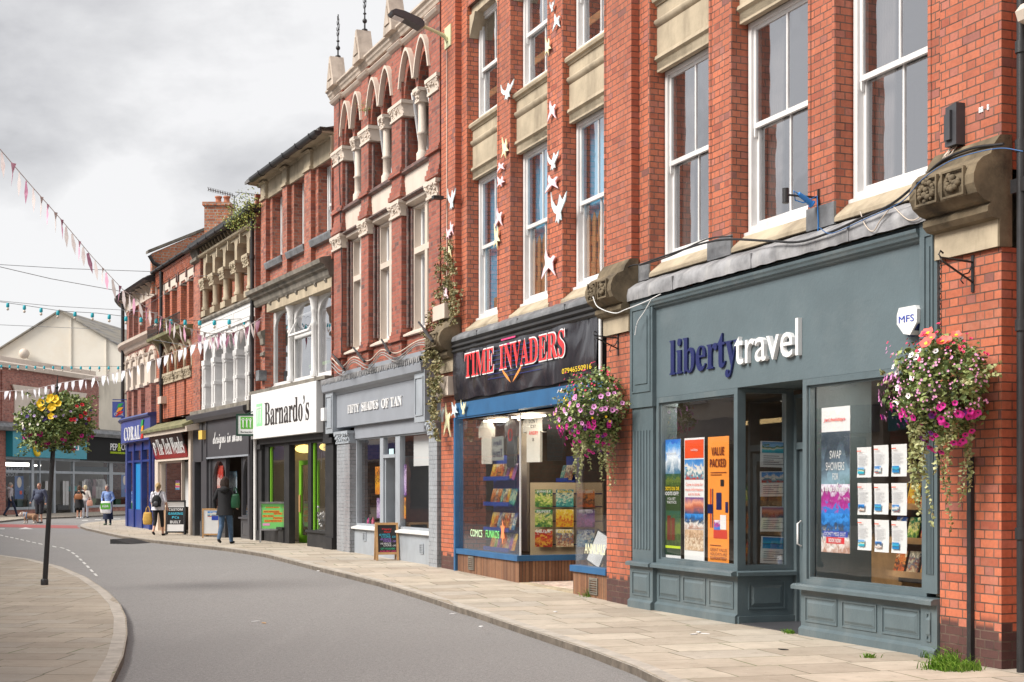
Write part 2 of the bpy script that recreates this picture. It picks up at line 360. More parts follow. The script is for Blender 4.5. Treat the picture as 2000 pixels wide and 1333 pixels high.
def ground_pt(px, py, dz=0):                    # photo point on the pavement -> world
    Y = 30.
    for _ in range(20): Y = (EYE-gz(Y)-dz)*F/(py-HY)
    return Vector(((px-1000)/F*Y, Y, gz(Y)+dz))
# ------------------------------------------------------------------ ground: road, pavements, kerbs, markings
from mathutils.geometry import tessellate_polygon
def asphalt():
    m, t, b = newmat('asphalt'); v = N(t, 'ShaderNodeTexCoord').outputs['Object']
    g = N(t, 'ShaderNodeTexNoise', ins={'Scale': 90., 'Detail': 3, 'Roughness': .8}); t.links.new(v, g.inputs['Vector'])
    r = N(t, 'ShaderNodeValToRGB'); t.links.new(g.outputs['Fac'], r.inputs[0]); ramp(r, [(.32, (.15, .143, .138)), (.5, (.25, .24, .235)), (.68, (.37, .36, .35))])
    c = mixc(t, noise_fac(t, v, .25, 7, .25, .75), r.outputs[0], mixc(t, .22, r.outputs[0], (.15, .145, .145)))
    c = mixc(t, noise_fac(t, v, 1.1, 6, .56, .72, stretch=(3, .25, 1)), c, mixc(t, .1, c, (.40, .38, .37)))
    g2 = N(t, 'ShaderNodeTexNoise', ins={'Scale': 24., 'Detail': 5, 'Roughness': .85}); t.links.new(v, g2.inputs['Vector']); r2 = N(t, 'ShaderNodeValToRGB'); t.links.new(g2.outputs['Fac'], r2.inputs[0]); ramp(r2, [(.36, (.66, .65, .64)), (.5, (1, 1, 1)), (.64, (1.12, 1.11, 1.1))]); c = mixc(t, .8, c, r2.outputs[0], 'MULTIPLY')
    c = mixc(t, noise_fac(t, v, 3.2, 8, .60, .70, .75), c, mixc(t, .16, c, (.07, .07, .07)))
    t.links.new(c, b.inputs['Base Color']); b.inputs['Roughness'].default_value = .8
    t.links.new(bump(t, g.outputs['Fac'], .6, .008), b.inputs['Normal']); return m
def paving(name, ang, w=.95, h=.62, cols=None, joint=(.10, .10, .055)):
    m, t, b = newmat(name); ob = N(t, 'ShaderNodeTexCoord').outputs['Object']
    mp_ = N(t, 'ShaderNodeMapping'); mp_.inputs['Rotation'].default_value = (0, 0, ang); t.links.new(ob, mp_.inputs[0])
    wob = N(t, 'ShaderNodeTexNoise', ins={'Scale': .8, 'Detail': 2}); t.links.new(ob, wob.inputs['Vector'])
    wv = N(t, 'ShaderNodeVectorMath', operation='MULTIPLY_ADD'); wv.inputs[1].default_value = (.10, .10, 0)
    t.links.new(wob.outputs['Color'], wv.inputs[0]); t.links.new(mp_.outputs[0], wv.inputs[2])
    br = N(t, 'ShaderNodeTexBrick', offset=.37, squash=.72, squash_frequency=3)
    for k, v in {'Color1': (0, 0, 0, 1), 'Color2': (1, 1, 1, 1), 'Mortar': (0, 0, 0, 1), 'Scale': 1., 'Mortar Size': .0085, 'Mortar Smooth': .1, 'Bias': 0., 'Brick Width': w, 'Row Height': h}.items():
        br.inputs[k].default_value = v
    t.links.new(wv.outputs[0], br.inputs['Vector'])
    r = N(t, 'ShaderNodeValToRGB'); t.links.new(br.outputs['Color'], r.inputs[0])
    ramp(r, cols or [(0, (.39, .33, .265)), (.35, (.49, .42, .34)), (.7, (.56, .49, .40)), (1, (.44, .395, .34))])
    c = mixc(t, noise_fac(t, ob, 1.6, 8, .35, .75, .7), r.outputs[0], mixc(t, .5, r.outputs[0], (.19, .155, .11)))
    c = mixc(t, noise_fac(t, ob, 38, 4, .66, .70), c, mixc(t, .5, c, (.75, .72, .68)))
    c = mixc(t, noise_fac(t, ob, 7, 6, .58, .7), c, mixc(t, .35, c, (.10, .085, .06)))
    gj = mixc(t, noise_fac(t, ob, 1.1, 4, .5, .62), joint, (.07, .13, .02))
    jf = N(t, 'ShaderNodeMath', operation='MULTIPLY'); t.links.new(br.outputs['Fac'], jf.inputs[0])
    jn = N(t, 'ShaderNodeMapRange', ins={1: 0., 2: 1., 3: .35, 4: 1.}); t.links.new(noise_fac(t, ob, 1.4, 4, .35, .6), jn.inputs[0]); t.links.new(jn.outputs[0], jf.inputs[1])
    c = mixc(t, jf.outputs[0], c, gj)
    t.links.new(c, b.inputs['Base Color']); b.inputs['Roughness'].default_value = .8
    inv = N(t, 'ShaderNodeMath', operation='SUBTRACT', ins={0: 1.}); t.links.new(br.outputs['Fac'], inv.inputs[1])
    a2 = N(t, 'ShaderNodeMath', operation='MULTIPLY_ADD', ins={1: .2}); t.links.new(noise_fac(t, ob, 30, 5, 0, 1), a2.inputs[0]); t.links.new(inv.outputs[0], a2.inputs[2])
    t.links.new(bump(t, a2.outputs[0], .5, .02), b.inputs['Normal']); return m
M_ASPH = asphalt()
M_PAVE = paving('stone_flags', R(-16))
M_PAVI = paving('island_flags', R(4), .8, .5, [(0, (.34, .29, .235)), (.5, (.42, .36, .29)), (1, (.38, .34, .29))])
M_KERB = paint('granite_kerb', (.44, .40, .35), .8, .16, 5, (.20, .18, .15), .5, .4); M_KERBF = paint('shaded_kerb_face', (.15, .125, .10), .9, .3, 7, (.07, .06, .05), .6, .5)  # kerb face painted darker to carry the shade along the road edge
M_LINE = paint('road_line_paint', (.62, .61, .59), .7, .08, 6, (.25, .24, .23), .6, .2)
M_REDS = paint('red_road_surface', (.36, .10, .095), .8, .15, 4, (.2, .12, .11), .5, .3)

mb = MB(); ys = [-25, -10, 0, 6, 12.6, 16, 19.3, 20.2, 23, 26.5, 30, 33, 36, 40, 43, 46, 49, 52, 56, 60, 80, 120, 300, 900]
xs = [-500, -90, -40, -20, -10, -5, 0, 5, 12, 40, 500]
mb.faces([(x, y, gz(y)-KERB) for y in ys for x in xs], [(j*len(xs)+i, j*len(xs)+i+1, (j+1)*len(xs)+i+1, (j+1)*len(xs)+i) for j in range(len(ys)-1) for i in range(len(xs)-1)])
tag(mb.build('road', M_ASPH), 'grey tarmac road curving along the shops', 'road', kind='structure')

def slab(name, pts, mat, label, holes=None, dz=0.0):
    """a raised pavement: polygon at ground height, split in rows so that it follows the ground"""
    bm = bmesh.new(); vs = [bm.verts.new((p[0], p[1], 0)) for p in pts]
    for tri in tessellate_polygon([[Vector((p[0], p[1], 0)) for p in pts]]):
        try: bm.faces.new([vs[i] for i in tri])
        except ValueError: pass
    for y in ys[2:-3]: bmesh.ops.bisect_plane(bm, geom=bm.verts[:]+bm.edges[:]+bm.faces[:], plane_co=(0, y, 0), plane_no=(0, 1, 0))
    for v in bm.verts: v.co.z = gz(v.co.y)+dz
    for f in bm.faces:
        f.normal_update()
        if f.normal.z < 0: f.normal_flip()
    me = bpy.data.meshes.new(name); bm.to_mesh(me); bm.free(); me.materials.append(mat)
    o = bpy.data.objects.new(name, me); COL.objects.link(o); return tag(o, label, 'pavement', kind='structure')
def kerbline(name, pts, label, width=.15, side=1):
    """kerb stones along the outer edge of a pavement; side=1: pavement lies to the right of the walking direction"""
    P = []
    for a, b in zip(pts, pts[1:]):
        n = max(1, int(round((b-a).length/.9)))
        for k in range(n): P.append(a.lerp(b, k/n))
    P.append(pts[-1]); mb = MB(); rows = []
    for i, p in enumerate(P):
        d = (P[min(i+1, len(P)-1)]-P[max(i-1, 0)]); d.z = 0; d.normalize(); nn = Vector((d.y, -d.x, 0))*side
        z = gz(p.y)
        rows.append([p-nn*0+Vector((0, 0, -KERB-.02-p.z+z)), Vector((p.x, p.y, z-.012)), Vector((p.x, p.y, z-.0))+nn*.018, Vector((p.x, p.y, z+.003))+nn*width, Vector((p.x, p.y, z-.04))+nn*width])
    for i in range(len(rows)-1):
        a, b = rows[i], rows[i+1]; g = .006; L = (b[1]-a[1]).length; f = g/max(L, .01)
        a2 = [p.lerp(q, f) for p, q in zip(a, b)]; b2 = [q.lerp(p, f) for p, q in zip(a, b)]
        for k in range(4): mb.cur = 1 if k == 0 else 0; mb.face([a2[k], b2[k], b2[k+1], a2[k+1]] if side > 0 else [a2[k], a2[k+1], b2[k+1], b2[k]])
        mb.face([a2[k] for k in range(5)]); mb.face([b2[k] for k in (4, 3, 2, 1, 0)])
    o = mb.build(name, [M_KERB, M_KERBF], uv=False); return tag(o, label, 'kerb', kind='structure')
KPX = [(1330, 1343), (1290, 1325), (1243, 1302), (1150, 1267), (1005, 1220), (920, 1192), (820, 1160), (740, 1136), (628, 1109), (520, 1082), (440, 1070), (371, 1062.5), (289, 1054), (247, 1048), (200, 1039), (170, 1032.5), (157, 1028), (158, 1024.5), (170, 1021), (200, 1018), (243, 1015.5)]
kp = [ground_pt(*p) for p in KPX]
ext0 = kp[0]+(kp[0]-kp[2]).normalized()*14; ext0.z = gz(ext0.y); ext1 = kp[-1]+Vector((30, 8, 0)); ext1.z = gz(ext1.y)
KL = [ext0]+kp+[ext1]
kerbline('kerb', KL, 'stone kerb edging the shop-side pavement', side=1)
inner = [SE.w(SE.W+14, .6), SE.w(SE.W, .6), SE.w(0, .6), SD.w(0, .6), SCC.w(0, .6), SB.w(0, .6), SA.w(3, .6), SA.w(-1.5, 4), SA.w(-1.5, 30)]
slab('pavement', KL+[ext1+Vector((4, -14, 0))]+inner[::-1]+[ext0+Vector((12, 0, 0))], M_PAVE, 'buff stone flag pavement in front of the shops')
IPX = [(-60, 1078), (0, 1084), (60, 1092), (120, 1107), (170, 1128), (210, 1155), (235, 1180), (247, 1206), (249, 1238), (241, 1280), (216, 1333), (170, 1400), (60, 1560)]
ip = [ground_pt(*p) for p in IPX]
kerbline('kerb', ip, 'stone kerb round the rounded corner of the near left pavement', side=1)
slab('pavement', ip+[Vector((-14, ip[-1].y, 0)), Vector((-14, ip[0].y, 0))], M_PAVI, 'stone flag pavement with a rounded corner round the planted lamp post')
FPX = [(-150, 1024), (0, 1018), (43, 1013.5), (93, 1011), (168, 1008), (243, 1004.6), (330, 1001)]
fp = [ground_pt(*p) for p in FPX]
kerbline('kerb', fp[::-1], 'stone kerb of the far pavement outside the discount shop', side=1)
slab('pavement', fp+[Vector((fp[-1].x+8, 120, 0)), Vector((-60, 120, 0)), Vector((-60, fp[0].y, 0))], M_PAVE, 'far pavement outside the discount shop')

def mark(name, pix, mat, label, dz=.004, cat='road marking'):
    mb = MB(); pts = []
    for px, py in pix:
        Y = 40.
        for _ in range(20): Y = (EYE-gz(Y)+KERB-dz)*F/(py-HY)
        pts.append(((px-1000)/F*Y, Y, gz(Y)-KERB+dz))
    mb.face(pts); o = mb.build(name, mat, uv=False)
    if o.data.polygons[0].normal.z < 0: o.data.flip_normals()
    return tag(o, label, cat, kind='structure')
mark('red_surfacing', [(-60, 1022.5), (0, 1024), (80, 1025.5), (153, 1026.8), (150, 1029), (157, 1032.6), (80, 1031.5), (0, 1030), (-60, 1029)], M_REDS, 'strip of red surfacing across the road mouth')
mark('road_marking', [(35, 1034), (66, 1034), (50, 1030.2)], M_LINE, 'white give-way triangle on the tarmac', .008)
for a in ((0, 1032.6, 9, 1034), (160, 1016, 172, 1017.3), (185, 1014.6, 197, 1015.7), (215, 1012.6, 235, 1013.3)):
    mark('road_marking', [(a[0], a[1]), (a[2], a[1]), (a[2], a[3]), (a[0], a[3])], M_LINE, 'short white line at the far junction', .008)
dl = [(0, 1044.5), (10, 1047), (20, 1049), (30, 1051), (40, 1053.3), (51, 1055.8), (63, 1058.6), (75, 1061), (88, 1064), (102, 1066.3), (115, 1069.3), (128, 1073.5), (138, 1079), (146, 1085), (153, 1091.5), (160, 1098), (167, 1105), (174, 1112.5), (182, 1120.5), (190, 1128.5)]
for i in range(len(dl)-1):
    (x0, y0), (x1, y1) = dl[i], dl[i+1]; k = .62
    mark('road_marking', [(x0, y0), (x0+(x1-x0)*k, y0+(y1-y0)*k), (x0+(x1-x0)*k+(0 if y1-y0 < 4 else 5), y0+(y1-y0)*k+(1.6 if y1-y0 < 4 else 0)), (x0+(0 if y1-y0 < 4 else 5), y0+(1.6 if y1-y0 < 4 else 0))], M_LINE, 'white dash of the dotted centre line', .006)

# ------------------------------------------------------------------ wall and window builders (local facade coordinates)
def wall(mb, x0, x1, z0, z1, yf, yb, holes=()):
    """wall face at yf with rectangular openings reveal-deep to yb"""
    X = sorted({x0, x1, *[h[0] for h in holes], *[h[1] for h in holes]}); Z = sorted({z0, z1, *[h[2] for h in holes], *[h[3] for h in holes]})
    X = [x for x in X if x0 <= x <= x1]; Z = [z for z in Z if z0 <= z <= z1]
    inh = lambda x, z: any(h[0] < x < h[1] and h[2] < z < h[3] for h in holes)
    for j in range(len(Z)-1):                       # merge cells along a row
        run = None
        for i in range(len(X)):
            solid = i < len(X)-1 and not inh((X[i]+X[i+1])/2, (Z[j]+Z[j+1])/2)
            if solid and run is None: run = X[i]
            if not solid and run is not None:
                a, b = run, X[i]; mb.face([(a, yf, Z[j]), (b, yf, Z[j]), (b, yf, Z[j+1]), (a, yf, Z[j+1])]); mb.face([(b, yb, Z[j]), (a, yb, Z[j]), (a, yb, Z[j+1]), (b, yb, Z[j+1])]); run = None
    for h in holes:
        a, b, c, d = max(h[0], x0), min(h[1], x1), max(h[2], z0), min(h[3], z1)
        mb.face([(a, yf, c), (a, yb, c), (a, yb, d), (a, yf, d)][::-1]); mb.face([(b, yf, c), (b, yb, c), (b, yb, d), (b, yf, d)])
        mb.face([(a, yf, d), (b, yf, d), (b, yb, d), (a, yb, d)]); mb.face([(a, yf, c), (b, yf, c), (b, yb, c), (a, yb, c)][::-1])
    for a in (x0, x1): mb.face([(a, yf, z0), (a, yb, z0), (a, yb, z1), (a, yf, z1)] if a == x1 else [(a, yf, z0), (a, yf, z1), (a, yb, z1), (a, yb, z0)])
    mb.face([(x0, yf, z1), (x1, yf, z1), (x1, yb, z1), (x0, yb, z1)])
    return mb
def arc_pts(x0, x1, zs, zt, kind='round', n=8):
    """points over an arch from (x0, zs) to (x1, zs) with its crown at zt"""
    xc = (x0+x1)/2; w = (x1-x0)/2; h = zt-zs; out = []
    for i in range(2*n+1):
        u = i/(2*n)
        if kind == 'round': a = math.pi*(1-u); out.append((xc+w*math.cos(a), zs+h*math.sin(a)))
        elif kind == 'point':
            s = 1-abs(2*u-1); out.append((x0+(x1-x0)*u, zs+h*(1-(1-s)**1.75)**.82))
        else: s = 1-abs(2*u-1); out.append((x0+(x1-x0)*u, zs+h*s))
    return out
def spandrel(mb, x0, x1, zs, zt, ztop, yf, yb, kind='round', n=8):
    """fills between an arch and the straight head ztop above it"""
    p = arc_pts(x0, x1, zs, zt, kind, n)
    for (a, za), (b, zb) in zip(p, p[1:]):
        if b-a > 1e-5:
            mb.face([(a, yf, za), (b, yf, zb), (b, yf, ztop), (a, yf, ztop)]); mb.face([(b, yb, zb), (a, yb, za), (a, yb, ztop), (b, yb, ztop)])
        mb.face([(a, yf, za), (a, yb, za), (b, yb, zb), (b, yf, zb)])
def arch_band(mb, x0, x1, zs, zt, t, yf, yb, kind='round', n=8):
    """a moulded band following an arch"""
    p = arc_pts(x0, x1, zs, zt, kind, n); q = arc_pts(x0-t, x1+t, zs, zt+t*1.1, kind, n)
    for i in range(len(p)-1):
        a, b, c, d = p[i], p[i+1], q[i+1], q[i]
        mb.face([(a[0], yf, a[1]), (b[0], yf, b[1]), (c[0], yf, c[1]), (d[0], yf, d[1])])
        mb.face([(d[0], yf, d[1]), (c[0], yf, c[1]), (c[0], yb, c[1]), (d[0], yb, d[1])]); mb.face([(a[0], yb, a[1]), (b[0], yb, b[1]), (b[0], yf, b[1]), (a[0], yf, a[1])])
    for a, b in ((p[0], q[0]), (p[-1], q[-1])): mb.face([(a[0], yf, a[1]), (b[0], yf, b[1]), (b[0], yb, b[1]), (a[0], yb, a[1])])
def frame(mb, x0, x1, z0, z1, y0, y1, t, tb=None, tt=None):
    tb = t if tb is None else tb; tt = t if tt is None else tt
    mb.box(x0, x0+t, y0, y1, z0, z1); mb.box(x1-t, x1, y0, y1, z0, z1)
    mb.box(x0+t, x1-t, y0+.001, y1-.001, z0, z0+tb); mb.box(x0+t, x1-t, y0+.001, y1-.001, z1-tt, z1); return mb
def pane(parent, x0, x1, z0, z1, y, mat=None, name='pane', t=.006):
    m = MB(); m.face([(x0, y, z0), (x1, y, z0), (x1, y, z1), (x0, y, z1)]); return m.build(name, mat or M_GLASS, parent, uv=False)
def sash(parent, x0, x1, z0, z1, y, zr, mull=1, mat=None, fr=.07, gl=None, name='window'):
    """vertical sliding sash window: box frame, outer upper sash, inner lower sash, glazing bars, horns"""
    mat = mat or M_WHITE
    mb = MB(); frame(mb, x0, x1, z0, z1, y, y+.14, fr, fr*1.2, fr*.8)
    mb.box(x0-.02, x1+.02, y-.05, y+.03, z0-.045, z0+.012)
    w = mb.build(name, mat, parent)
    ax0, ax1 = x0+fr, x1-fr
    for nm, a, b, yy in (('upper_sash', zr-.03, z1-fr*.8, y+.03), ('lower_sash', z0+fr*1.2, zr+.03, y+.075)):
        m2 = MB(); frame(m2, ax0, ax1, a, b, yy, yy+.04, .05, .06, .045)
        for k in range(mull):
            xm = ax0+(ax1-ax0)*(k+1)/(mull+1); m2.box(xm-.014, xm+.014, yy+.004, yy+.036, a+.05, b-.04)
        if nm == 'upper_sash':
            for xx in (ax0+.005, ax1-.035): m2.prism([(xx, a), (xx+.03, a), (xx+.03, a-.09), (xx+.015, a-.11), (xx, a-.07)], yy+.002, yy+.036)
        m2.build(nm, mat, w)
        pane(w, ax0+.045, ax1-.045, a+.05, b-.04, yy+.018, gl or M_GLASSU)
    return w
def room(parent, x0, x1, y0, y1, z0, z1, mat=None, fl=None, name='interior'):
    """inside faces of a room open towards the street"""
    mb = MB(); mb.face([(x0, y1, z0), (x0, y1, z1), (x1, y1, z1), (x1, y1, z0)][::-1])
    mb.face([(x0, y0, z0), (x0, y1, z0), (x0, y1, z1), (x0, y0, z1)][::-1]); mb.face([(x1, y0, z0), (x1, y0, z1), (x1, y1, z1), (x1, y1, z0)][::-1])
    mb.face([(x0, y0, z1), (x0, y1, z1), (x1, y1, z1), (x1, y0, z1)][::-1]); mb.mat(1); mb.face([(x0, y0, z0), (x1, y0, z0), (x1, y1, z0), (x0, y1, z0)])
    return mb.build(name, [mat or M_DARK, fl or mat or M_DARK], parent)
def panel_raised(mb, x0, x1, z0, z1, y, d=.018):
    """fielded panel on a board whose face is at y"""
    mb.box(x0, x1, y-.004, y, z0, z1)
    t = .035
    a = [(x0, y, z0), (x1, y, z0), (x1, y, z1), (x0, y, z1)]; b = [(x0+t, y-d, z0+t), (x1-t, y-d, z0+t), (x1-t, y-d, z1-t), (x0+t, y-d, z1-t)]
    mb.faces(a+b, [(0, 1, 5, 4), (1, 2, 6, 5), (2, 3, 7, 6), (3, 0, 4, 7), (4, 5, 6, 7)])
def panel_sunk(mb, x0, x1, z0, z1, y, d=.02, t=.03):
    """frame mouldings that make a sunk panel on a board at y"""
    for a, b, c, e in ((x0, x0+t, z0, z1), (x1-t, x1, z0, z1)): mb.box(a, b, y-d, y, c, e)
    mb.box(x0+t, x1-t, y-d+.001, y, z0, z0+t); mb.box(x0+t, x1-t, y-d+.001, y, z1-t, z1)

def added_fill_panel(S, par, x0, x1, y0, y1, z, s=3.5, col=(1, .93, .82)):  # added glowing panel that brightens a shop interior, not a lamp seen there
    return MB().box(x0, x1, y0, y1, z-.03, z-.005).build('added_fill_panel', emit('fill_glow_%s_%s' % (s, col[2]), col, s), par, uv=False)
# ------------------------------------------------------------------ building E: travel agency and comics shop under one red-brick front
bE = SE.thing('brick_building', 'orange-red brick building with buff bands over the comics shop and slate-blue travel agency', 'building')
WX = [(1.2, 2.722), (3.34, 4.911), (5.51, 6.98), (8.411, 9.998), (10.554, 12.183), (12.696, 14.23)]
TOPZ = 12.4
mb = MB(); wall(mb, .09, 15.395, 4.40, TOPZ, .12, .5, [(a, b, 4.47, 10.25) for a, b in WX]); mb.build('wall', M_RED, bE)
piers = [(.09, .873), (7.309, 8.085), (14.559, 15.395)]
for a, b in piers:
    MB().box(a, b, 0, .119, 4.66, TOPZ).build('pier', M_RED, bE)
    m = MB().box(a+.0, b, 0, .6, -.1, 3.71); m.build('pier', M_RED, bE)
m = MB()
for a, b in WX:
    for x in (a-.0, b+.0):
        s = 1 if x == b else -1; m.tube([(x+s*.03, .128, 4.62), (x+s*.03, .128, TOPZ)], .03, 8)
m.build('bullnose_corner', M_RED, bE)
# carved stone corbels over the piers
CP = [(.1, 4.70), (-.03, 4.69), (-.10, 4.60), (-.13, 4.52), (-.22, 4.48), (-.28, 4.42), (-.315, 4.33), (-.315, 4.25), (-.28, 4.17), (-.20, 4.11), (-.13, 4.09), (-.165, 4.055), (-.165, 4.01), (-.12, 3.965), (-.04, 3.95), (-.035, 3.712), (.1, 3.712)]
for a, b in piers:
    mb = MB(); mb.prof(CP, a-.04, b+.02)
    mb.mat(1); mb.box(a-.02, b+.005, -.046, -.034, 3.712, 3.95)
    c = mb.build('corbel', [M_STOND, M_STONE], bE)
    rnd = random.Random(3); m = MB()
    for k in range(2):
        u0 = a+.08+(b-a-.1)*k*.5; u1 = u0+(b-a-.1)*.5-.1
        frame(m, u0-.02, u1+.02, 4.17, 4.42, -.332, -.30, .02)
        for q in range(26):
            ang = rnd.random()*6.28; rr = rnd.random()**.6*.10
            m.ball(((u0+u1)/2+math.cos(ang)*rr*1.1, -.325, 4.295+math.sin(ang)*rr), .014+rnd.random()*.016, 6, 4, (1.2, .9, 1))
    m.build('carving', M_STOND, c)
# stone bands between the storeys, and the stone heads
for i, (a, b) in enumerate(WX):
    m = MB(); m.box(a+.001, b-.001, .22, .49, 7.17, 8.17)
    roll = lambda z, r, y: [(y+.08, z-r*1.5), (y+.02, z-r*1.3), (y-.01, z-r*.6), (y-.03, z), (y-.02, z+r*.5), (y+.03, z+r*.9), (y+.09, z+r)]
    m.prof(roll(7.80, .055, .20), a-.03, b+.0, True)
    m.prof([(.5, 8.02), (.20, 8.02), (.185, 8.05), (.15, 8.06), (.135, 8.10), (.16, 8.14), (.24, 8.17), (.5, 8.20)], a-.03, b, False)
    m.prof([(.22, 7.14), (.24, 7.14), (.30, 7.14), (.335, 7.19), (.30, 7.27), (.22, 7.30)], a+.002, b-.002)
    m.prof([(.22, 7.34), (.19, 7.35), (.18, 7.30), (.22, 7.27)], a+.002, b-.002)
    m.build('stone_band', M_STONE, bE)
    m = MB(); m.box(a+.001, b-.001, .2, .49, 10.1, 11.2); m.prism([(a, 10.1), (a+.28, 10.1), (a+.22, 9.98), (a+.08, 9.82), (a, 9.7)], .16, .42)
    m.prism([(b, 10.1), (b-.28, 10.1), (b-.22, 9.98), (b-.08, 9.82), (b, 9.7)], .16, .42); m.build('window_head', M_STONE, bE)
    m = MB(); m.prof([(.10, 4.44), (.12, 4.47), (.30, 4.62), (.46, 4.63), (.46, 4.42), (.10, 4.40)], a-.06, b+.05); m.build('stone_sill', M_STONE, bE)
    sash(bE, a+.02, b-.02, 4.63, 7.15, .33, 5.91, 1)
    sash(bE, a+.02, b-.02, 8.2, 10.1, .33, 9.1, 1)
# rooms upstairs, with a plain ceiling and party walls so that light stays in
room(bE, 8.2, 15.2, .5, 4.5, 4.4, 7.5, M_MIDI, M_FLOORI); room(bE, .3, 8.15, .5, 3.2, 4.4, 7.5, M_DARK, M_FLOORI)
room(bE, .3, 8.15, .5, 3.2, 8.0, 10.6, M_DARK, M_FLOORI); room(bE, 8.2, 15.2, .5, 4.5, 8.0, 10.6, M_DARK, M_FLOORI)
m = MB()
m.box(.09, 15.395, 8.4, 8.6, -.1, TOPZ); m.box(15.2, 15.39, .62, 8.4, -.1, TOPZ); m.box(.09, .28, .62, 8.4, -.1, TOPZ); m.box(7.9, 8.08, .62, 8.4, -.1, TOPZ)
m.box(.28, 15.2, .5, 8.4, TOPZ-.1, TOPZ)
m.build('party_wall', M_REDD, bE)
def blinds(parent, x0, x1, z0, z1, y, name='venetian_blind'):
    m = MB(); z = z0
    while z < z1: m.face([(x0, y, z), (x1, y, z), (x1, y+.02, z+.016), (x0, y+.02, z+.016)]); z += .032
    return m.build(name, M_PAPER, parent, uv=False)
for i in (1, 2): blinds(bE, WX[i][0]+.15, WX[i][1]-.15, 8.78, 10.0, .50)
M_SKYB = paint('blue_board', srgb(85, 190, 228), .7, .05, 1.5, None, 0, 0)
for i, c in ((0, 1.0), (1, .86), (2, .74)):
    a, b = WX[i]; m = MB(); m.box(a+.1, a+(b-a)*c, .52, .54, 4.64, 7.2); m.build('window_board', M_SKYB, bE, uv=False)
for i in (0, 1, 2):
    a, b = WX[i]
    MB().box(a+.15, b-.1, .48, .50, 8.62, 8.74).build('rail_board', M_WOOD, bE, uv=False)
    if i == 0:
        MB().box(a+.4, b-.1, .48, .50, 4.78, 4.98).build('rail_board', M_WOOD, bE, uv=False); continue
    f = SE.thing('picket_fence', ['', 'short picket fence standing inside the middle blue-backed window over the comics shop', 'short picket fence standing inside the right-hand blue-backed window nearest the travel agency'][i], 'picket fence', a+.1, .475, 4.5, 'picket fences inside the upstairs windows')
    rr = MB(); rr.box(0, b-a-.2, 0, .03, .30, .52); rr.box(0, b-a-.2, 0, .03, .78, .90); rr.build('rail', M_WOOD, f, uv=False)
    n = 6
    for k in range(n):
        x = .03+k*(b-a-.25)/n; MB().prism([(x, .3), (x+.12, .3), (x+.12, 1.15), (x+.06, 1.24), (x, 1.15)], -.022, -.002).build('picket', M_WOOD, f, uv=False)
M_CURT = paint('dark_curtain', (.16, .14, .13), .9, .25, 3, None, 0, 0)
for i in (3, 4, 5):
    a, b = WX[i]; m = MB()
    for k in range(7): m.tube([(a+.12+k*.045, .56, 4.66), (a+.12+k*.045, .60, 7.1)], .03, 6)
    m.build('curtain', M_CURT, bE, uv=False)
# lead flashing over the two shopfronts
def lead(x0, x1, zf0, zf1, ztop, name='lead_flashing', mat=M_LEAD):
    rnd = random.Random(int(x0*10)); m = MB(); n = int((x1-x0)/.12); X = [x0+(x1-x0)*i/n for i in range(n+1)]
    rows = [[(x, -.075+rnd.uniform(-.004, .004), zf0+rnd.uniform(-.007, .007)), (x, -.08+rnd.uniform(-.006, .006), (zf0+zf1)/2), (x, -.06, zf1+rnd.uniform(-.005, .005)), (x, .05, zf1+.07+rnd.uniform(-.01, .01)), (x, .34, ztop)] for x in X]
    p = [q for r in rows for q in r]
    m.faces(p, [(i*5+k, (i+1)*5+k, (i+1)*5+k+1, i*5+k+1) for i in range(n) for k in range(4)], True)
    m.smooth = False
    for x in [x0+1.3+k*1.9 for k in range(int((x1-x0-1)/1.9)+1)]: m.box(x, x+.02, -.088, -.05, zf0, zf1)
    return m.build(name, mat, bE)
lead(8.1, 14.56, 4.10, 4.27, 4.47)
m = MB()
for a, b in ((8.085, 8.411), (9.99, 10.56), (12.175, 12.70), (14.22, 14.56)): m.box(a, b, .095, .125, 4.38, 4.62)
m.build('lead_step', M_LEADD, bE)
lead(.9, 7.3, 4.22, 4.32, 4.45, mat=M_LEADD)
m = MB(); m.prof([(-.055, 4.02), (-.085, 4.05), (-.05, 4.1), (-.10, 4.13), (-.06, 4.18), (-.10, 4.23), (.1, 4.26), (.1, 4.02)], .9, 7.28); m.build('rotten_cornice', M_BLACK, bE)

# ---- slate-blue travel agency shopfront
X = SE.x
sf = bE
fx0, fx1 = 8.10, 14.555
MB().box(8.52, X(1801), .03, .30, 2.77, 4.11).build('fascia', M_LIBF, sf)
m = MB(); m.prof([(.03, 3.93), (-.01, 3.945), (-.02, 3.965), (-.045, 3.975), (-.055, 4.00), (-.07, 4.02), (-.075, 4.05), (.03, 4.06)], 8.52, X(1801)); m.build('fascia_moulding', M_LIB, sf)
lp0, lp1 = 8.10, X(1278); rp0, rp1 = X(1801), 14.555
for a, b in ((lp0, lp1), (rp0, rp1)):
    m = MB(); m.box(a, b, -.03, .35, 2.66, 4.11); panel_sunk(m, a+.07, b-.05, 2.86, 3.98, -.03, .014, .02); m.box(a+.16, b-.14, -.042, -.03, 2.97, 3.86); m.build('upper_pilaster', M_LIB, sf)
    m = MB(); m.box(a+.03, b-.03, -.005, .35, .60, 2.66)
    for k in range(6): xx = a+.07+k*(b-a-.14)/6; m.box(xx, xx+(b-a-.14)/6*.55, -.017, -.005, .78, 2.35)
    m.build('fluted_pilaster', M_LIB, sf)
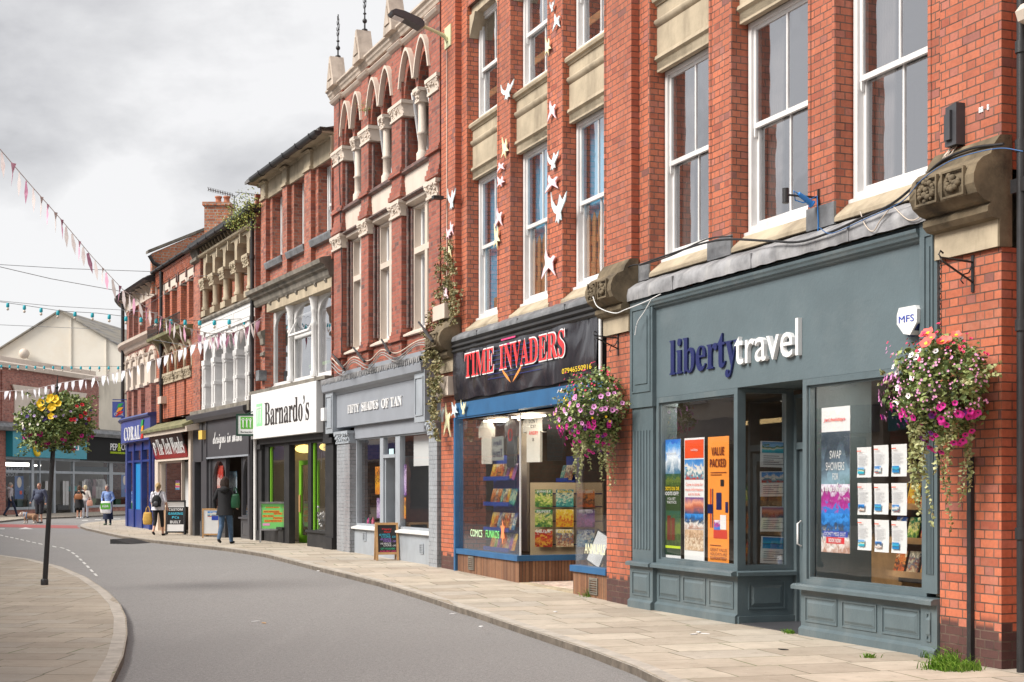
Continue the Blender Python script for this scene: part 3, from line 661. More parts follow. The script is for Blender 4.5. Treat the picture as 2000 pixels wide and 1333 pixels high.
def riser(x0, x1, z0, z1, y, n, name='stall_riser', endp=None, mat=M_LIB):
    m = MB(); m.box(x0, x1, y, y+.2, z0, z1); m.box(x0, x1, y-.035, y, z0, z0+.11); m.prof([(y-.035, z0+.11), (y, z0+.14), (y, z0+.10)], x0, x1)
    g = .085; w = (x1-x0-g*(n+1))/n
    for k in range(n): a = x0+g+k*(w+g); panel_sunk(m, a, a+w, z0+.19, z1-.075, y, .012, .018); panel_raised(m, a+.035, a+w-.035, z0+.225, z1-.11, y)
    return m.build(name, mat, sf)
g0 = -.03
xL0, xL1 = lp1-.01, X(1436)
riser(xL0, xL1, g0, .555, .03, 3); riser(lp0, lp1+.01, g0, .555, -.03, 1)
xR0, xR1 = X(1560), rp0+.02
riser(xR0, xR1, g0-.01, .50, .03, 3); riser(xR1, rp1, g0-.01, .50, -.03, 1)
def sill(x0, x1, z, y0=-.075, t=.055, mat=M_LIB):
    return MB().prof([(y0, z), (y0, z+t*.7), (y0+.03, z+t), (.2, z+t+.012), (.2, z)], x0, x1).build('sill', mat, sf)
sill(lp0, lp1+.01, .555, -.10); sill(lp1+.011, xL1+.035, .556); sill(xR0-.045, xR1, .50); sill(xR1+.001, rp1, .499, -.10)
# angled side of the left window, running back to the door
ax, ay = xL1, .03; bx, by = 10.86, .78
d = Vector((bx-ax, by-ay, 0)); L = d.length; d.normalize()
SIDE_ANG = math.atan2(d.y, d.x); MX = Matrix.Translation((ax, ay, 0)) @ Matrix.Rotation(math.atan2(d.y, d.x), 4, 'Z')
def side_obj(mb, name, mat, par=None): return mb.build(name, mat, par or sf, xf=MX)
m = MB(); m.box(.0, L, 0, .12, g0, .555); m.box(.0, L, -.03, 0, g0, g0+.11)
panel_sunk(m, .14, L-.12, g0+.19, .48, 0, .012, .018); panel_raised(m, .175, L-.155, g0+.225, .445, 0); side_obj(m, 'stall_riser', M_LIB)
m = MB(); m.prof([(-.07, .557), (-.07, .60), (-.04, .615), (.1, .62), (.1, .557)], -.03, L); side_obj(m, 'sill', M_LIB)
m = MB(); frame(m, 0.005, L, .62, 2.765, 0, .10, .10, .06, .05)
sw = side_obj(m, 'shop_window', M_LIB)
MB().box(.10, L-.10, .05, .058, .68, 2.71).build('pane', M_GLASS, sw, uv=False, xf=MX)
# left and right plate windows
def shopwin(x0, x1, z0, z1, y=.03, fr=.075, par=None, mat=M_LIB, tb=.05, tt=.07, gl=None):
    m = MB(); frame(m, x0, x1, z0, z1, y, y+.11, fr, tb, tt); frame(m, x0+fr, x1-fr, z0+tb, z1-tt, y+.03, y+.09, .022)
    w = m.build('shop_window', mat, par or sf); pane(w, x0+fr+.02, x1-fr-.02, z0+tb+.02, z1-tt-.02, y+.06, gl); return w
shopwin(lp1-.01, xL1, .615, 2.768); shopwin(xR0+.03, rp0+.03, .56, 2.768)
m = MB(); m.box(xR0+.03, xR0+.13, .145, .85, -.03, 2.768); m.build('door_jamb', M_LIB, sf)
# door, transom light and soffit of the lobby
dx0, dx1 = 10.90, 11.90; DY = .80
m = MB(); m.box(dx0-.05, dx0+.02, DY-.02, DY+.12, g0, 2.70); m.box(dx1, dx1+.06, DY-.02, DY+.12, g0, 2.70); m.box(dx0, dx1, DY-.02, DY+.1, 2.05, 2.13); m.box(dx0, dx1, DY-.02, DY+.1, 2.66, 2.70); m.build('door_frame', M_LIB, sf)
pane(sf, dx0+.02, dx1, 2.13, 2.66, DY+.05, name='transom_light')
m = MB(); frame(m, dx0+.025, dx1-.005, g0+.01, 2.045, DY+.02, DY+.07, .10, .55, .12); panel_sunk(m, dx0+.15, dx1-.13, g0+.12, g0+.46, DY+.02, .01, .02); dr = m.build('door', M_LIB, sf)
pane(dr, dx0+.12, dx1-.1, g0+.55, 1.93, DY+.04); MB().tube([(dx0+.09, DY, .9), (dx0+.09, DY-.05, .93), (dx0+.09, DY-.05, 1.17), (dx0+.09, DY, 1.2)], .012, 6).build('handle', M_UPVC, dr)
MB().box(9.9, 12.0, .15, .95, 2.771, 2.80).build('soffit', M_LIB, sf)
MB().plan([(xL1+.06, .04), (xR0-.0, .04), (xR0+.1, .9), (10.86, .9)], -.02, .006).build('doorstep', M_CHAR, sf)
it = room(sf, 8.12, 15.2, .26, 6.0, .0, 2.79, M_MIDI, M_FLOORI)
# lettering
text(sf, 'fascia_lettering', 'liberty', X(1307), X(1439), SE.z(1425, 737), SE.z(1309, 665), .028, M_NAVY, .025, SERIF)
text(sf, 'fascia_lettering', 'travel', X(1437), X(1562), SE.z(1470, 709), SE.z(1557, 622), .028, M_UPVC, .05)
# interior: ceiling downlights, counter with racks of brochures
def downlight(S, x, y, z, par, r=.13):
    m = MB(); m.lathe((x, y, z-.02), [(r, 0), (r, .02)], 14); return m.build('downlight', emit('lamp_glow', (1, .9, .72), 5), par, uv=False)
for x, y in ((9.9, 2.0), (10.6, 2.9), (9.2, 3.6), (12.9, 1.7), (14.0, 2.6), (12.4, 3.8)): downlight(SE, x, y, 2.79, sf)
MB().box(12.0, 14.9, 1.9, 1.95, 2.5, 2.56).build('warm_light_strip', emit('warm_strip', (1, .68, .3), 1.6), sf, uv=False)

# ---- comics shop shopfront
tx0, tx1 = .873, 7.30
zs = SE.z
MB().box(.93, 7.2, -.02, .25, 2.86, 3.12).build('fascia_board', M_BLUE, sf)
def banner_mat():
    m, t, b = newmat('banner_vinyl'); v = N(t, 'ShaderNodeTexCoord').outputs['Object']
    b.inputs['Base Color'].default_value = (.018, .017, .024, 1); b.inputs['Roughness'].default_value = .22; b.inputs['Specular IOR Level'].default_value = .7
    n = N(t, 'ShaderNodeTexNoise', ins={'Scale': .9, 'Detail': 2.5, 'Distortion': .5}); mp_ = N(t, 'ShaderNodeMapping'); mp_.inputs['Scale'].default_value = (1.4, 1, .8)
    t.links.new(v, mp_.inputs[0]); t.links.new(mp_.outputs[0], n.inputs['Vector']); t.links.new(bump(t, n.outputs['Fac'], .9, .12), b.inputs['Normal']); return m
M_BAN = banner_mat()
MB().box(.90, 7.19, -.0, .2, 3.13, 4.20).build('banner_box', M_BLACK, sf)
nx, nz_ = 60, 10; m = MB(); p = []
for j in range(nz_+1):
    for i in range(nx+1):
        u, w = i/nx, j/nz_; x = .93+(7.10-.93)*u; e = min(1, 6*min(w, 1-w)); q = .012*math.sin(u*37)*e+.02*math.sin(u*11+w*3)*e+.016*noise.noise((x*1.7, w*1.3, 2))
        p.append((x, -.035-abs(q)-.012*math.exp(-((x % 1.75)-.87)**2/.002)*e, 3.17+1.03*w+.012*math.cos(u*31)*(1 if j in (0,) else 0)))
m.faces(p, [(j*(nx+1)+i, j*(nx+1)+i+1, (j+1)*(nx+1)+i+1, (j+1)*(nx+1)+i) for j in range(nz_) for i in range(nx)], True)
ban = m.build('banner', M_BAN, sf)
tx = (X(917), X(1113))
zb, zt = SE.z(1010, 722), SE.z(920, 688)
zb = (SE.z(918, 738)+SE.z(1108, 697))/2; zt = (SE.z(918, 692)+SE.z(1110, 646))/2
for dx, dz, mat_, yy in ((0, 0, M_UPVC, -.082), (0, 0, M_REDT, -.088)):
    g = .022 if mat_ is M_UPVC else 0
    W = tx[1]-tx[0]; k = .345
    text(ban, 'banner_lettering', 'TIME', tx[0]-g, tx[0]+W*.325+g, zb-g, zt+g, yy, mat_, .004, SERIF)
    text(ban, 'banner_lettering', 'INVADERS', tx[0]+W*.39-g, tx[1]+g, zb-g, zt+g, yy, mat_, .004, SERIF)
M_YEL = flat('yellow_text', 235, 200, 40); M_ORA = flat('orange_text', 240, 150, 70); M_PINK = flat('pink_line', 225, 70, 130)
text(ban, 'banner_lettering', '07946550916', X(1108), X(1166), zs(1110, 731), zs(1110, 721), -.086, M_YEL, .003)
mm = (X(997)+X(1020))/2
for s in (-1, 1):
    m = MB(); pts = []
    for k in range(9):
        a = k/8; pts.append((mm+s*(.44-.40*a**1.6), zb+.02-.26*a))
    back = [(mm+s*(.44-.40*(k/8)**1.6-.10*math.sin(math.pi*k/8)), zb+.02-.26*k/8) for k in range(8, -1, -1)]
    m.prism(pts+back[1:-1], -.084, -.080); m.build('banner_emblem', M_ORA, ban, uv=False)
for i, zz in enumerate((4.02, 3.93)): MB().box(mm-.48+.06*i, mm+.16, -.082, -.078, zz, zz+.025).build('banner_stripe', M_PINK, ban, uv=False)
for k in range(7): MB().box(mm-1.1, mm+1.2, -.0805, -.078, 3.42+k*.075, 3.43+k*.075).build('banner_line', flat('blue_line', 30, 40, 110), ban, uv=False)
m = MB(); m.tube([(7.17, -.03, 3.15), (7.17, -.03, 4.18)], .03, 6); m.build('banner_post', M_PAPER, sf)
MB().box(.873, .96, -.03, .12, .05, 2.86).build('corner_post', M_BLUE, sf)
cX = X(1014); eX = 3.95
# glazed display: front pane, frameless corner, side pane along the lobby
gzl = .075; sz = SE.z(1012, 1100)
M_TILE = brick('brown_tile', [(0, (.15, .07, .04)), (.4, (.25, .12, .065)), (.75, (.33, .17, .09)), (1, (.24, .13, .08))], (.10, .07, .05), w=.115, h=.9, mw=.006, dirt=.35)
MB().box(.96, eX, .02, .14, .0, .40).build('stall_riser', M_TILE, sf)
MB().box(eX-.12, eX, .141, 1.25, .0, .40).build('stall_riser', M_TILE, sf)
MB().box(.95, eX+.02, -.02, .16, .40, .49).build('sill', M_BLUE, sf); MB().box(eX-.14, eX+.02, .161, 1.25, .40, .49).build('sill', M_BLUE, sf)
M_GLT = glassm('comic_glass', (.9, .9, .88), 1.5, 1.1, .015)
w_ = MB().box(.96, eX-.02, -.0, .02, 2.83, 2.86).build('shop_window', M_BLUE, sf)
MB().box(.97, eX-.02, .05, .06, .49, 2.80).build('pane', M_GLT, w_, uv=False); MB().box(eX-.03, eX-.02, .06, 1.2, .49, 2.80).build('pane', M_GLASS, w_, uv=False)
MB().box(eX-.035, eX-.015, .045, .065, .49, 2.80).build('glass_edge', M_PAPER, w_, uv=False)
rx0 = X(1117)
MB().box(rx0, 7.30, .02, .14, -.03, .36).build('stall_riser', M_TILE, sf); MB().box(rx0-.04, 7.305, -.02, .16, .36, .45).build('sill', M_BLUE, sf)
MB().box(rx0, rx0+.12, .141, 1.25, -.03, .36).build('stall_riser', M_TILE, sf)
w_ = MB().box(rx0, 7.28, .0, .02, 2.83, 2.86).build('shop_window', M_BLUE, sf)
MB().box(rx0+.02, 7.28, .05, .06, .45, 2.83).build('pane', M_GLASS, w_, uv=False); MB().box(rx0+.02, rx0+.03, .06, 1.2, .45, 2.83).build('pane', M_GLASS, w_, uv=False)
for xx, z0 in ((X(914), .14), (X(1150), .06)):
    m = MB(); frame(m, xx, xx+.28, z0, z0+.24, .0, .02, .02)
    for k in range(6): m.box(xx+.02, xx+.26, .004, .018, z0+.03+k*.034, z0+.045+k*.034)
    m.build('air_vent', M_STONG, sf, uv=False)
MB().plan([(eX, .02), (rx0, .02), (rx0, 1.3), (eX, 1.3)], .0, .055).build('lobby_step', M_STONE, sf)
M_MOS = paint('lobby_mosaic', (.55, .45, .38), .6, .5, 9, (.4, .06, .06), .6, .1)
MB().plan([(eX+.02, .2), (rx0-.02, .2), (rx0-.02, 1.28), (eX+.02, 1.28)], .056, .062).build('lobby_floor', M_MOS, sf)
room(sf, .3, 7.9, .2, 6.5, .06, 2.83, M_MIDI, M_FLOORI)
MB().box(eX+.1, rx0-.1, 1.0, 1.05, 2.70, 2.83).build('lobby_head', M_BLUE, sf)
MB().box(.45, 1.75, 1.05, 1.1, .45, 2.80).build('display_back_board', paint('beige_board', (.42, .36, .29), .8, .06, 2, None, 0, 0), sf)
for x, y in ((2.4, 2.5), (4.6, 3.2), (5.6, 2.2), (3.4, 4.4)): downlight(SE, x, y, 2.82, sf, .05)

for a, b in ((8.8, 9.6), (12.6, 13.4), (13.6, 14.3)): added_fill_panel(SE, sf, a, b, .32, .72, 2.785, 7)  # added fill panels, tucked out of view behind the window heads
added_fill_panel(SE, sf, 2.9, 3.7, .3, .6, 2.80, 7, (1, .88, .70))
for a, b in ((1.4, 2.2), (3.6, 4.4), (5.4, 6.2)):
    added_fill_panel(SE, sf, a, b, .35, .75, 2.80, 7, (1, .88, .70)) if a < 3 else None; added_fill_panel(SE, sf, a, b, 1.5, 2.1, 2.82, 7, (1, .88, .70)); added_fill_panel(SE, sf, a, b, 3.9, 4.5, 2.82, 3, (1, .86, .66))
# ------------------------------------------------------------------ building D: gothic red-brick front over the grey beauty salon
bD = SD.thing('gothic_building', 'dark red gothic building with pointed arches and iron finials over the pale grey salon', 'building')
x = SD.x; z = SD.z
DP = [(x(652), x(668.5)), (x(705.4), x(719.5)), (x(765), x(784)), (x(837.4), SD.W-.002)]
DB = [(DP[0][1], DP[1][0]), (DP[1][1], DP[2][0]), (DP[2][1], DP[3][0])]
zlo = 4.1; zw0 = z(797.5, 654, .25); zw1 = z(797.5, 415.5, .25); ztr = z(800.5, 497, .25)
zs1 = z(837, 358); zs2 = 7.96; zcol0 = z(820, 296); zcap0 = z(820, 193); zcap1 = z(820, 165); zap = (z(799.7, 121)+z(830, 92))/2; zhood = (z(795, 92)+z(826, 62))/2
zstr = (z(782, 87)+z(837, 32))/2; ztop = 10.9
print('D', DP, zw0, zw1, ztr, zs1, zcol0, zcap0, zcap1, zap, zhood, zstr)
holes = []
m = MB()
for a, b in DB: holes.append((a, b, zw0-.02, zs1-.03))
wall(m, 0, SD.W, zlo-.6, zs2, .10, .45, holes)
m.build('wall', M_REDD, bD)
m = MB()
for a, b in DP:
    m.box(a, b, 0, .099, zlo, zs1-.05); m.box(a, b, 0, .099, zs1+.02, ztop-.1)
m.build('pier', M_REDD, bD)
m = MB()
for a, b in DP[:3]:
    for k in range(2): m.tube([(b+.035+k*.06, .13+k*.07, zw0+.1), (b+.035+k*.06, .13+k*.07, zw1)], .035, 8)
m.build('quoin_shaft', M_PURP, bD)
m = MB()
for a, b in DP:
    for q in (0, .05, .10): m.box(a-.07+q*.5, b+.07-q*.5, -.06+q*.5, .1, zw0-.16+q*1.6, zw0-.16+q*1.6+.07)
    for q in (0, .05, .10): m.box(a-.07+q*.5, b+.07-q*.5, -.06+q*.5, .1, zs1+.04+q*2, zs1+.04+q*2+.09)
    for q in (0, .05): m.box(a-.07+q*.5, b+.07-q*.5, -.06+q*.5, .1, zs2-.02+q*1.2, zs2+.04+q*1.2)
m.build('pier_moulding', M_REDD, bD)
def carved(parent, x0, x1, z0, z1, y0, y1, seed=1, mat=M_CREAM, n=26, r=.03):
    m = MB(); m.box(x0, x1, y0, y1, z0+(z1-z0)*.78, z1); m.box(x0+.03, x1-.03, y0+.04, y1, z0, z0+(z1-z0)*.16)
    m.prof([(y1, z0+.1*(z1-z0)), (y0+.07, z0+.1*(z1-z0)), (y0+.05, z0+.5*(z1-z0)), (y0+.01, z0+.79*(z1-z0)), (y1, z0+.79*(z1-z0))], x0+.04, x1-.04)
    rn = random.Random(seed)
    for _ in range(n):
        u = rn.random(); w = rn.random(); m.ball((x0+.03+(x1-x0-.06)*u, y0+.055-.05*w, z0+(z1-z0)*(.15+.62*w)), r*(.6+.7*rn.random()), 6, 4, (1, .8, 1.1))
    for u in (.06, .94): m.ball((x0+(x1-x0)*u, y0+.03, z0+(z1-z0)*.7), r*1.3, 7, 5)
    return m.build('capital', mat, parent, uv=False)
for i, (a, b) in enumerate(DP):
    carved(bD, a-.07, b+.07 if i < 3 else b, zs1-.34, zs1-.02, -.09, .12, i, n=20, r=.025)
    carved(bD, a-.06, b+(.20 if i < 3 else 0), zcap0-.10, zcap1-.06, -.07, .3, i+9, n=20, r=.024)
# lintels, panels and string courses
for a, b in DB:
    m = MB(); m.box(a, b, .07, .12, zs1+.02, zs2-.03); m.build('cream_panel', M_CREAM, bD)
    m = MB(); m.prof([(.07, zs1-.03), (.07, zs1-.12), (.28, zw1+.03), (.45, zw1+.03), (.45, zw1+.2), (.12, zs1-.03)], a, b); m.build('lintel', M_CREAM, bD)
    for zz in (zs1, zs2):
        m = MB(); m.prof([(.02, zz+.02), (-.02, zz-.0), (-.02, zz-.03), (.05, zz-.06), (.14, zz-.07), (.14, zz+.05)], a-.05, b+.05); m.build('string_course', M_PURP, bD)
    # stone mullioned window: jambs, one mullion, transom, plastic casements behind
    m = MB(); y0 = .22; frame(m, a+.04, b-.02, zw0, zw1+.03, y0, y0+.25, .13, .05, .04)
    xm = (a+b)/2+.04; m.box(xm-.075, xm+.075, y0+.002, y0+.24, zw0+.05, zw1); m.box(a+.17, b-.15, y0-.001, y0+.235, ztr-.06, ztr+.06)
    m.prof([(.02, zw0-.09), (.02, zw0-.05), (.2, zw0+.04), (.45, zw0+.05), (.45, zw0-.1)], a-.02, b+.02)
    w = m.build('window', M_CREAM, bD)
    for p, q in ((a+.17, xm-.075), (xm+.075, b-.15)):
        for r_, s_ in ((zw0+.05, ztr-.06), (ztr+.06, zw1-.01)):
            f = MB(); frame(f, p, q, r_, s_, y0+.14, y0+.2, .07); f.build('casement', M_UPVC, w); pane(w, p+.06, q-.06, r_+.06, s_-.06, y0+.165, M_GLASSU)
# upper arcade: pairs of pointed arches on cream columns
wallz = MB()
for i, (a, b) in enumerate(DB):
    xm = (a+b)/2
    for p, q in ((a, xm), (xm, b)):
        spandrel(wallz, p+.05, q-.05, zcap1, zap, zstr+.3, .05, .42, 'point', 7)
        wallz.box(p, p+.05, .05, .42, zcap1, zstr+.3); wallz.box(q-.05, q, .051, .42, zcap1, zstr+.3)
    h = MB()
    for p, q in ((a-.10, xm), (xm, b+.10)):
        arch_band(h, p+.06, q-.06, zcap1+.20, zap+.24, .06, -.05, .06, 'point', 7)
    h.build('hood_mould', M_CREAM, bD)
    c = MB(); cx = xm; cy = .16
    c.lathe((cx, cy, 0), [(.12, zs2+.02), (.12, zs2+.22), (.09, zs2+.26), (.085, zs2+.3), (.085, (zs2+zcap0)/2-.02), (.115, (zs2+zcap0)/2), (.085, (zs2+zcap0)/2+.04), (.08, zcap0)], 14)
    c.build('column', M_CREAM, bD, uv=False)
    carved(bD, cx-.16, cx+.16, zcap0, zcap1, .0, .34, 20+i, n=22, r=.026)
    MB().box(a, b, .02, .45, zs2+.0, zs2+.06).build('arcade_sill', M_PURP, bD)
    f = MB(); f.box(a, b, 1.0, 1.04, zs2+.06, zap+.2); f.box(a, b, .45, 1.0, zap+.15, zap+.2); f.build('arcade_back', M_REDD, bD, uv=False)
    for p, q in ((a+.05, xm-.12), (xm+.12, b-.05)):      # narrow white lights tilted open at the foot
        g = MB(); frame(g, p+.1, q-.1, 0, 1.35, 0, .05, .05); ow = g.build('open_casement', M_UPVC, bD, xf=Matrix.Translation((0, .36, zs2+.25)) @ Matrix.Rotation(R(9), 4, 'X'))
        MB().box(p+.15, q-.15, .02, .03, .05, 1.3).build('pane', M_GLASSU, ow, uv=False, xf=Matrix.Translation((0, .36, zs2+.25)) @ Matrix.Rotation(R(9), 4, 'X'))
    q_ = MB()
    for s, e in ((a, 1), (b, -1)): q_.tube([(s+e*.04, .10, zs2+.1), (s+e*.04, .10, zcap0-.15)], .035, 8)
    q_.build('quoin_shaft', M_PURP, bD)
wallz.box(-.0, DP[0][1], .099, .45, zs2, ztop-.1)
for a, b in DP[1:]: wallz.box(a, b, .099, .45, zs2, ztop-.1)
for a, b in DB: wallz.box(a, b, .052, .45, zstr+.3, ztop-.1)
wallz.build('arcade_wall', M_REDD, bD)
m = MB()
for a, b in DB: m.prof([(.05, zstr+.06), (.0, zstr+.05), (-.04, zstr+.0), (.0, zstr-.05), (.05, zstr-.08)], a, b)
for a, b in DP: m.prof([(.0, zstr+.06), (-.06, zstr+.05), (-.10, zstr), (-.06, zstr-.05), (.0, zstr-.08)], a-.05, b+.05 if b < SD.W-.1 else b)
m.build('upper_string', M_CREAM, bD)
m = MB(); m.prof([(.45, ztop-.18), (-.01, ztop-.18), (-.03, ztop-.13), (-.06, ztop-.10), (-.07, ztop-.05), (-.12, ztop-.02), (-.12, ztop+.02), (.0, ztop+.04), (.45, ztop+.04)], -.1, SD.W); m.build('cornice', paint('weathered_cream', (.50, .42, .35), .75, .15, 3, (.16, .12, .09), .5, .2, streak=True), bD)
for i, (a, b) in enumerate(DP[:3]):
    xc = (a+b)/2; g = MB(); zt = ztop+.05
    g.prism([(xc-.28, zt-.1), (xc+.28, zt-.1), (xc+.25, zt+.06), (xc+.05, zt+.60), (xc-.05, zt+.60), (xc-.25, zt+.06)], -.20, .12)
    g.prism([(xc-.15, zt+.06), (xc+.15, zt+.06), (xc, zt+.44)], -.225, -.20)
    gb = g.build('gablet', MATS['weathered_cream'], bD, uv=False)
    f = MB(); f.tube([(xc, 0, zt+.5), (xc, 0, zt+1.6)], .022, 6, .008)
    f.ball((xc, 0, zt+.62), .07, 8, 5, (1, 1, .5)); f.ball((xc, 0, zt+.82), .055, 8, 5); f.ball((xc, 0, zt+.98), .04, 8, 5, (1, 1, .6))
    for k, (h, s) in enumerate(((1.1, .12), (1.22, .14), (1.35, .10), (1.46, .06))):
        for sg in (-1, 1): f.tube([(xc, 0, zt+h), (xc+sg*s*.6, 0, zt+h+.02), (xc+sg*s, 0, zt+h+.12)], .014, 5, .006)
    f.build('finial', M_IRON, gb, uv=False)
m = MB(); m.box(.02, SD.W-.02, 6.8, 7, 0, ztop); m.box(.0, .15, .46, 6.8, 0, ztop); m.box(SD.W-.15, SD.W-.001, .62, 6.8, 0, ztop); m.box(.15, SD.W-.15, .45, 6.8, ztop-.12, ztop); m.build('party_wall', M_REDD, bD)
room(bD, .2, SD.W-.2, .46, 3.4, 4.2, zs2-.1, M_DARK, M_FLOORI)
# the salon shopfront
sf = bD
zf0 = (z(661, 835.6)+z(822.5, 815))/2; zf1 = (z(661, 771.4)+z(822.5, 740))/2; zc1 = 4.03; zc0 = (z(640, 770, -.2)+z(824, 732.6, -.2))/2
gD = .11
zsill_D = zsill = (z(681, 1028)+z(837, 1043))/2; zwt = (z(692.5, 854)+z(832, 842))/2
xa, xb = x(661), x(822.5)
MB().box(xa, xb, -.04, .3, zf0, zf1+.15).build('fascia', M_GREYF, sf)
m = MB(); m.prof([(.3, zf1), (-.06, zf1), (-.10, zf1+.06), (-.2, zf1+.1), (-.22, zf1+.24), (-.16, zc1), (.3, zc1+.1)], x(645), x(842)); m.build('shop_cornice', M_GREYF, sf)
m = MB(); n = 60
for k in range(n):
    xx = x(645)+(x(842)-x(645))*k/n; q = (.03+.04*random.Random(k).random()); m.prism([(xx, zc1+.06), (xx+.10, zc1+.06), (xx+.09, zc1-q), (xx+.03, zc1-q*.6)], -.235, -.225)
m.box(x(645), x(842), -.235, .2, zc1+.05, zc1+.075)
m.build('lead_drip', M_LEAD, sf, uv=False)
m = MB(); m.box(x(652), SD.W-.01, .0, .3, zc1+.05, 4.25); m.build('plinth_course', M_GREYF, sf)
for a, b in ((x(647), xa), (xb, x(843))):
    m = MB(); m.box(a, b, -.14, .3, zf0-.12, zf1+.12); panel_sunk(m, a+.07, b-.07, zf0, zf1, -.14, .02, .03); m.build('fascia_bracket', M_GREY, sf)
pl = ((x(657, -.05), x(684, -.05)), (x(836, -.05), x(855, -.05)))
for a, b in pl:
    MB().box(a+.04, b-.04, -.05, .3, gD-.1, zf0-.35).build('shop_pilaster', M_GRYB, sf)
    carved(sf, a, b, zf0-.38, zf0-.10, -.12, .3, 7, M_GREY, 30, .035)
xw0, xw1 = pl[0][1]-.04, pl[1][0]+.04
MB().box(xw0, xw1, .06, .3, gD-.1, zsill-.02).build('stall_riser', M_GREY, sf)
MB().prof([(-.02, zsill-.04), (-.02, zsill), (.1, zsill+.03), (.3, zsill+.03), (.3, zsill-.04)], xw0-.05, xw1).build('sill', M_WHITE, sf)
MB().box(xw0, xw1, .06, .3, zwt-.02, zf0).build('window_head', M_GREYF, sf)
m = MB(); yy = .10; xs_ = [x(689, yy), x(742, yy), x(748.5, yy), x(772, yy), x(781, yy), x(837, yy)]
frame(m, xw0, xw1, zsill+.03, zwt, yy, yy+.12, .06, .05, .05)
m.box(xs_[1], xs_[2], yy+.001, yy+.11, zsill+.03, zwt); m.box(xs_[3], xs_[4], yy+.001, yy+.11, zsill+.03, zwt)
w = m.build('shop_window', M_GREY, sf)
pane(w, xw0+.06, xs_[1], zsill+.08, zwt-.05, yy+.06); pane(w, xs_[4], xw1-.06, zsill+.08, zwt-.05, yy+.06)
ztrn = z(760, 891)
MB().box(xs_[2], xs_[3], yy-.01, yy+.11, ztrn-.03, ztrn+.04).build('transom', M_GREY, sf); pane(w, xs_[2], xs_[3], ztrn+.04, zwt-.05, yy+.05)
m = MB(); m.box(xs_[2], xs_[2]+.06, .14, .9, zsill-.4, ztrn); m.box(xs_[3]-.04, xs_[3], .14, .9, zsill-.4, ztrn); m.build('lobby_jamb', M_GREY, sf)
m = MB(); frame(m, xs_[2]-.05, xs_[3]+.25, gD, ztrn, .90, .95, .12, .4); dd = m.build('door', M_GREY, sf); pane(dd, xs_[2]+.07, xs_[3]+.13, gD+.4, ztrn-.12, .92)
for xx, zz in ((x(705), .42), (x(815), .30)):
    m = MB(); frame(m, xx, xx+.22, zz, zz+.2, .04, .06, .02); 
    for k in range(5): m.box(xx+.02, xx+.2, .045, .058, zz+.03+k*.033, zz+.043+k*.033)
    m.build('air_vent', M_GREY, sf, uv=False)
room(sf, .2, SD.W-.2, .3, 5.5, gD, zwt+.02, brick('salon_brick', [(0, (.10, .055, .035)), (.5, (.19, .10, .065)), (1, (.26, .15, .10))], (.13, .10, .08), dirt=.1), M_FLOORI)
text(sf, 'fascia_lettering', 'FIFTY  SHADES', x(684), x(743.5), (z(684, 808)+z(744, 799))/2, (z(684, 793)+z(744, 780))/2, -.045, M_UPVC, .02, SERIF)
text(sf, 'fascia_lettering', 'OF TAN', x(750), x(790), (z(750, 799)+z(789, 792))/2, (z(750, 780)+z(789, 773))/2, -.045, M_UPVC, .02, SERIF)

added_fill_panel(SD, bD, 1.5, 2.5, 1.6, 2.4, zwt+.01, 2.5); added_fill_panel(SD, bD, 4.5, 5.5, 1.6, 2.4, zwt+.01, 2.5)
# ------------------------------------------------------------------ building C: charity shop
bC = SCC.thing('charity_shop_building', 'red-brick building with deep stone eaves and three sash windows over the white charity shop sign', 'building')
x = SCC.x; z = SCC.z
def sx(v, v0=480, s=4.165): return v0+v/s           # zoomed survey sheet -> photo column
def av(*a): return sum(a)/len(a)
CW_ = SCC.W
# upper storey: piers (px) left edge..right edge; windows between
CPx = [(510.2, 519), (551.5, 560.5), (594, 607), (648, 655)]
CP_ = [(x(a), x(b)) for a, b in CPx]; CP_[-1] = (CP_[-1][0], CW_)
CP_.insert(0, (0, .12))
zt_w = av(z(540.6, 390, .3), z(582.5, 361, .3), z(631, 331, .3)); zb_w = av(z(540.6, 515, .3), z(582.5, 494, .3), z(631, 468, .3))
zmr = av(z(545, 455, .3), z(587, 430, .3), z(636, 399, .3))
zc_t = 6.97; zeave = 10.1
print('C', CP_, zt_w, zb_w, zmr)
bays = [(CP_[1][1]+.0, CP_[2][0]), (CP_[2][1], CP_[3][0]), (CP_[3][1], CP_[4][0])]
m = MB(); wall(m, 0, CW_, 6.5, 9.9, .12, .5, [(a+.22, b, zb_w, zt_w) for a, b in bays]); m.build('wall', M_REDC, bC)
m = MB()
for a, b in CP_[1:]: m.box(a, b, 0, .119, zc_t, zt_w+.05)
m.build('pier', M_REDC, bC)
m = MB()
for a, b in CP_[1:]: m.box(a-.03, b+.03 if b < CW_-.1 else b, -.05, .119, zt_w-.02, zt_w+.05); m.box(a, b, -.015, .119, zt_w+.05, zt_w+.46); m.prof([(.12, zt_w+.40), (-.03, zt_w+.42), (-.08, zt_w+.45), (-.09, zt_w+.459), (.12, zt_w+.459)], a-.04, b+.04 if b < CW_-.1 else b)
m.build('stone_capital', M_STONE, bC)
for a, b in bays: MB().box(a, b, .06, .118, zt_w, zt_w+.5).build('frieze_stone', M_STONE, bC)
m = MB(); m.prof([(.5, zt_w+.46), (.05, zt_w+.46), (.02, zt_w+.50), (-.22, zt_w+.52), (-.24, zt_w+.55), (-.25, zt_w+.64), (.5, zt_w+.645)], 0, CW_-.001); m.build('cornice', M_STONE, bC)
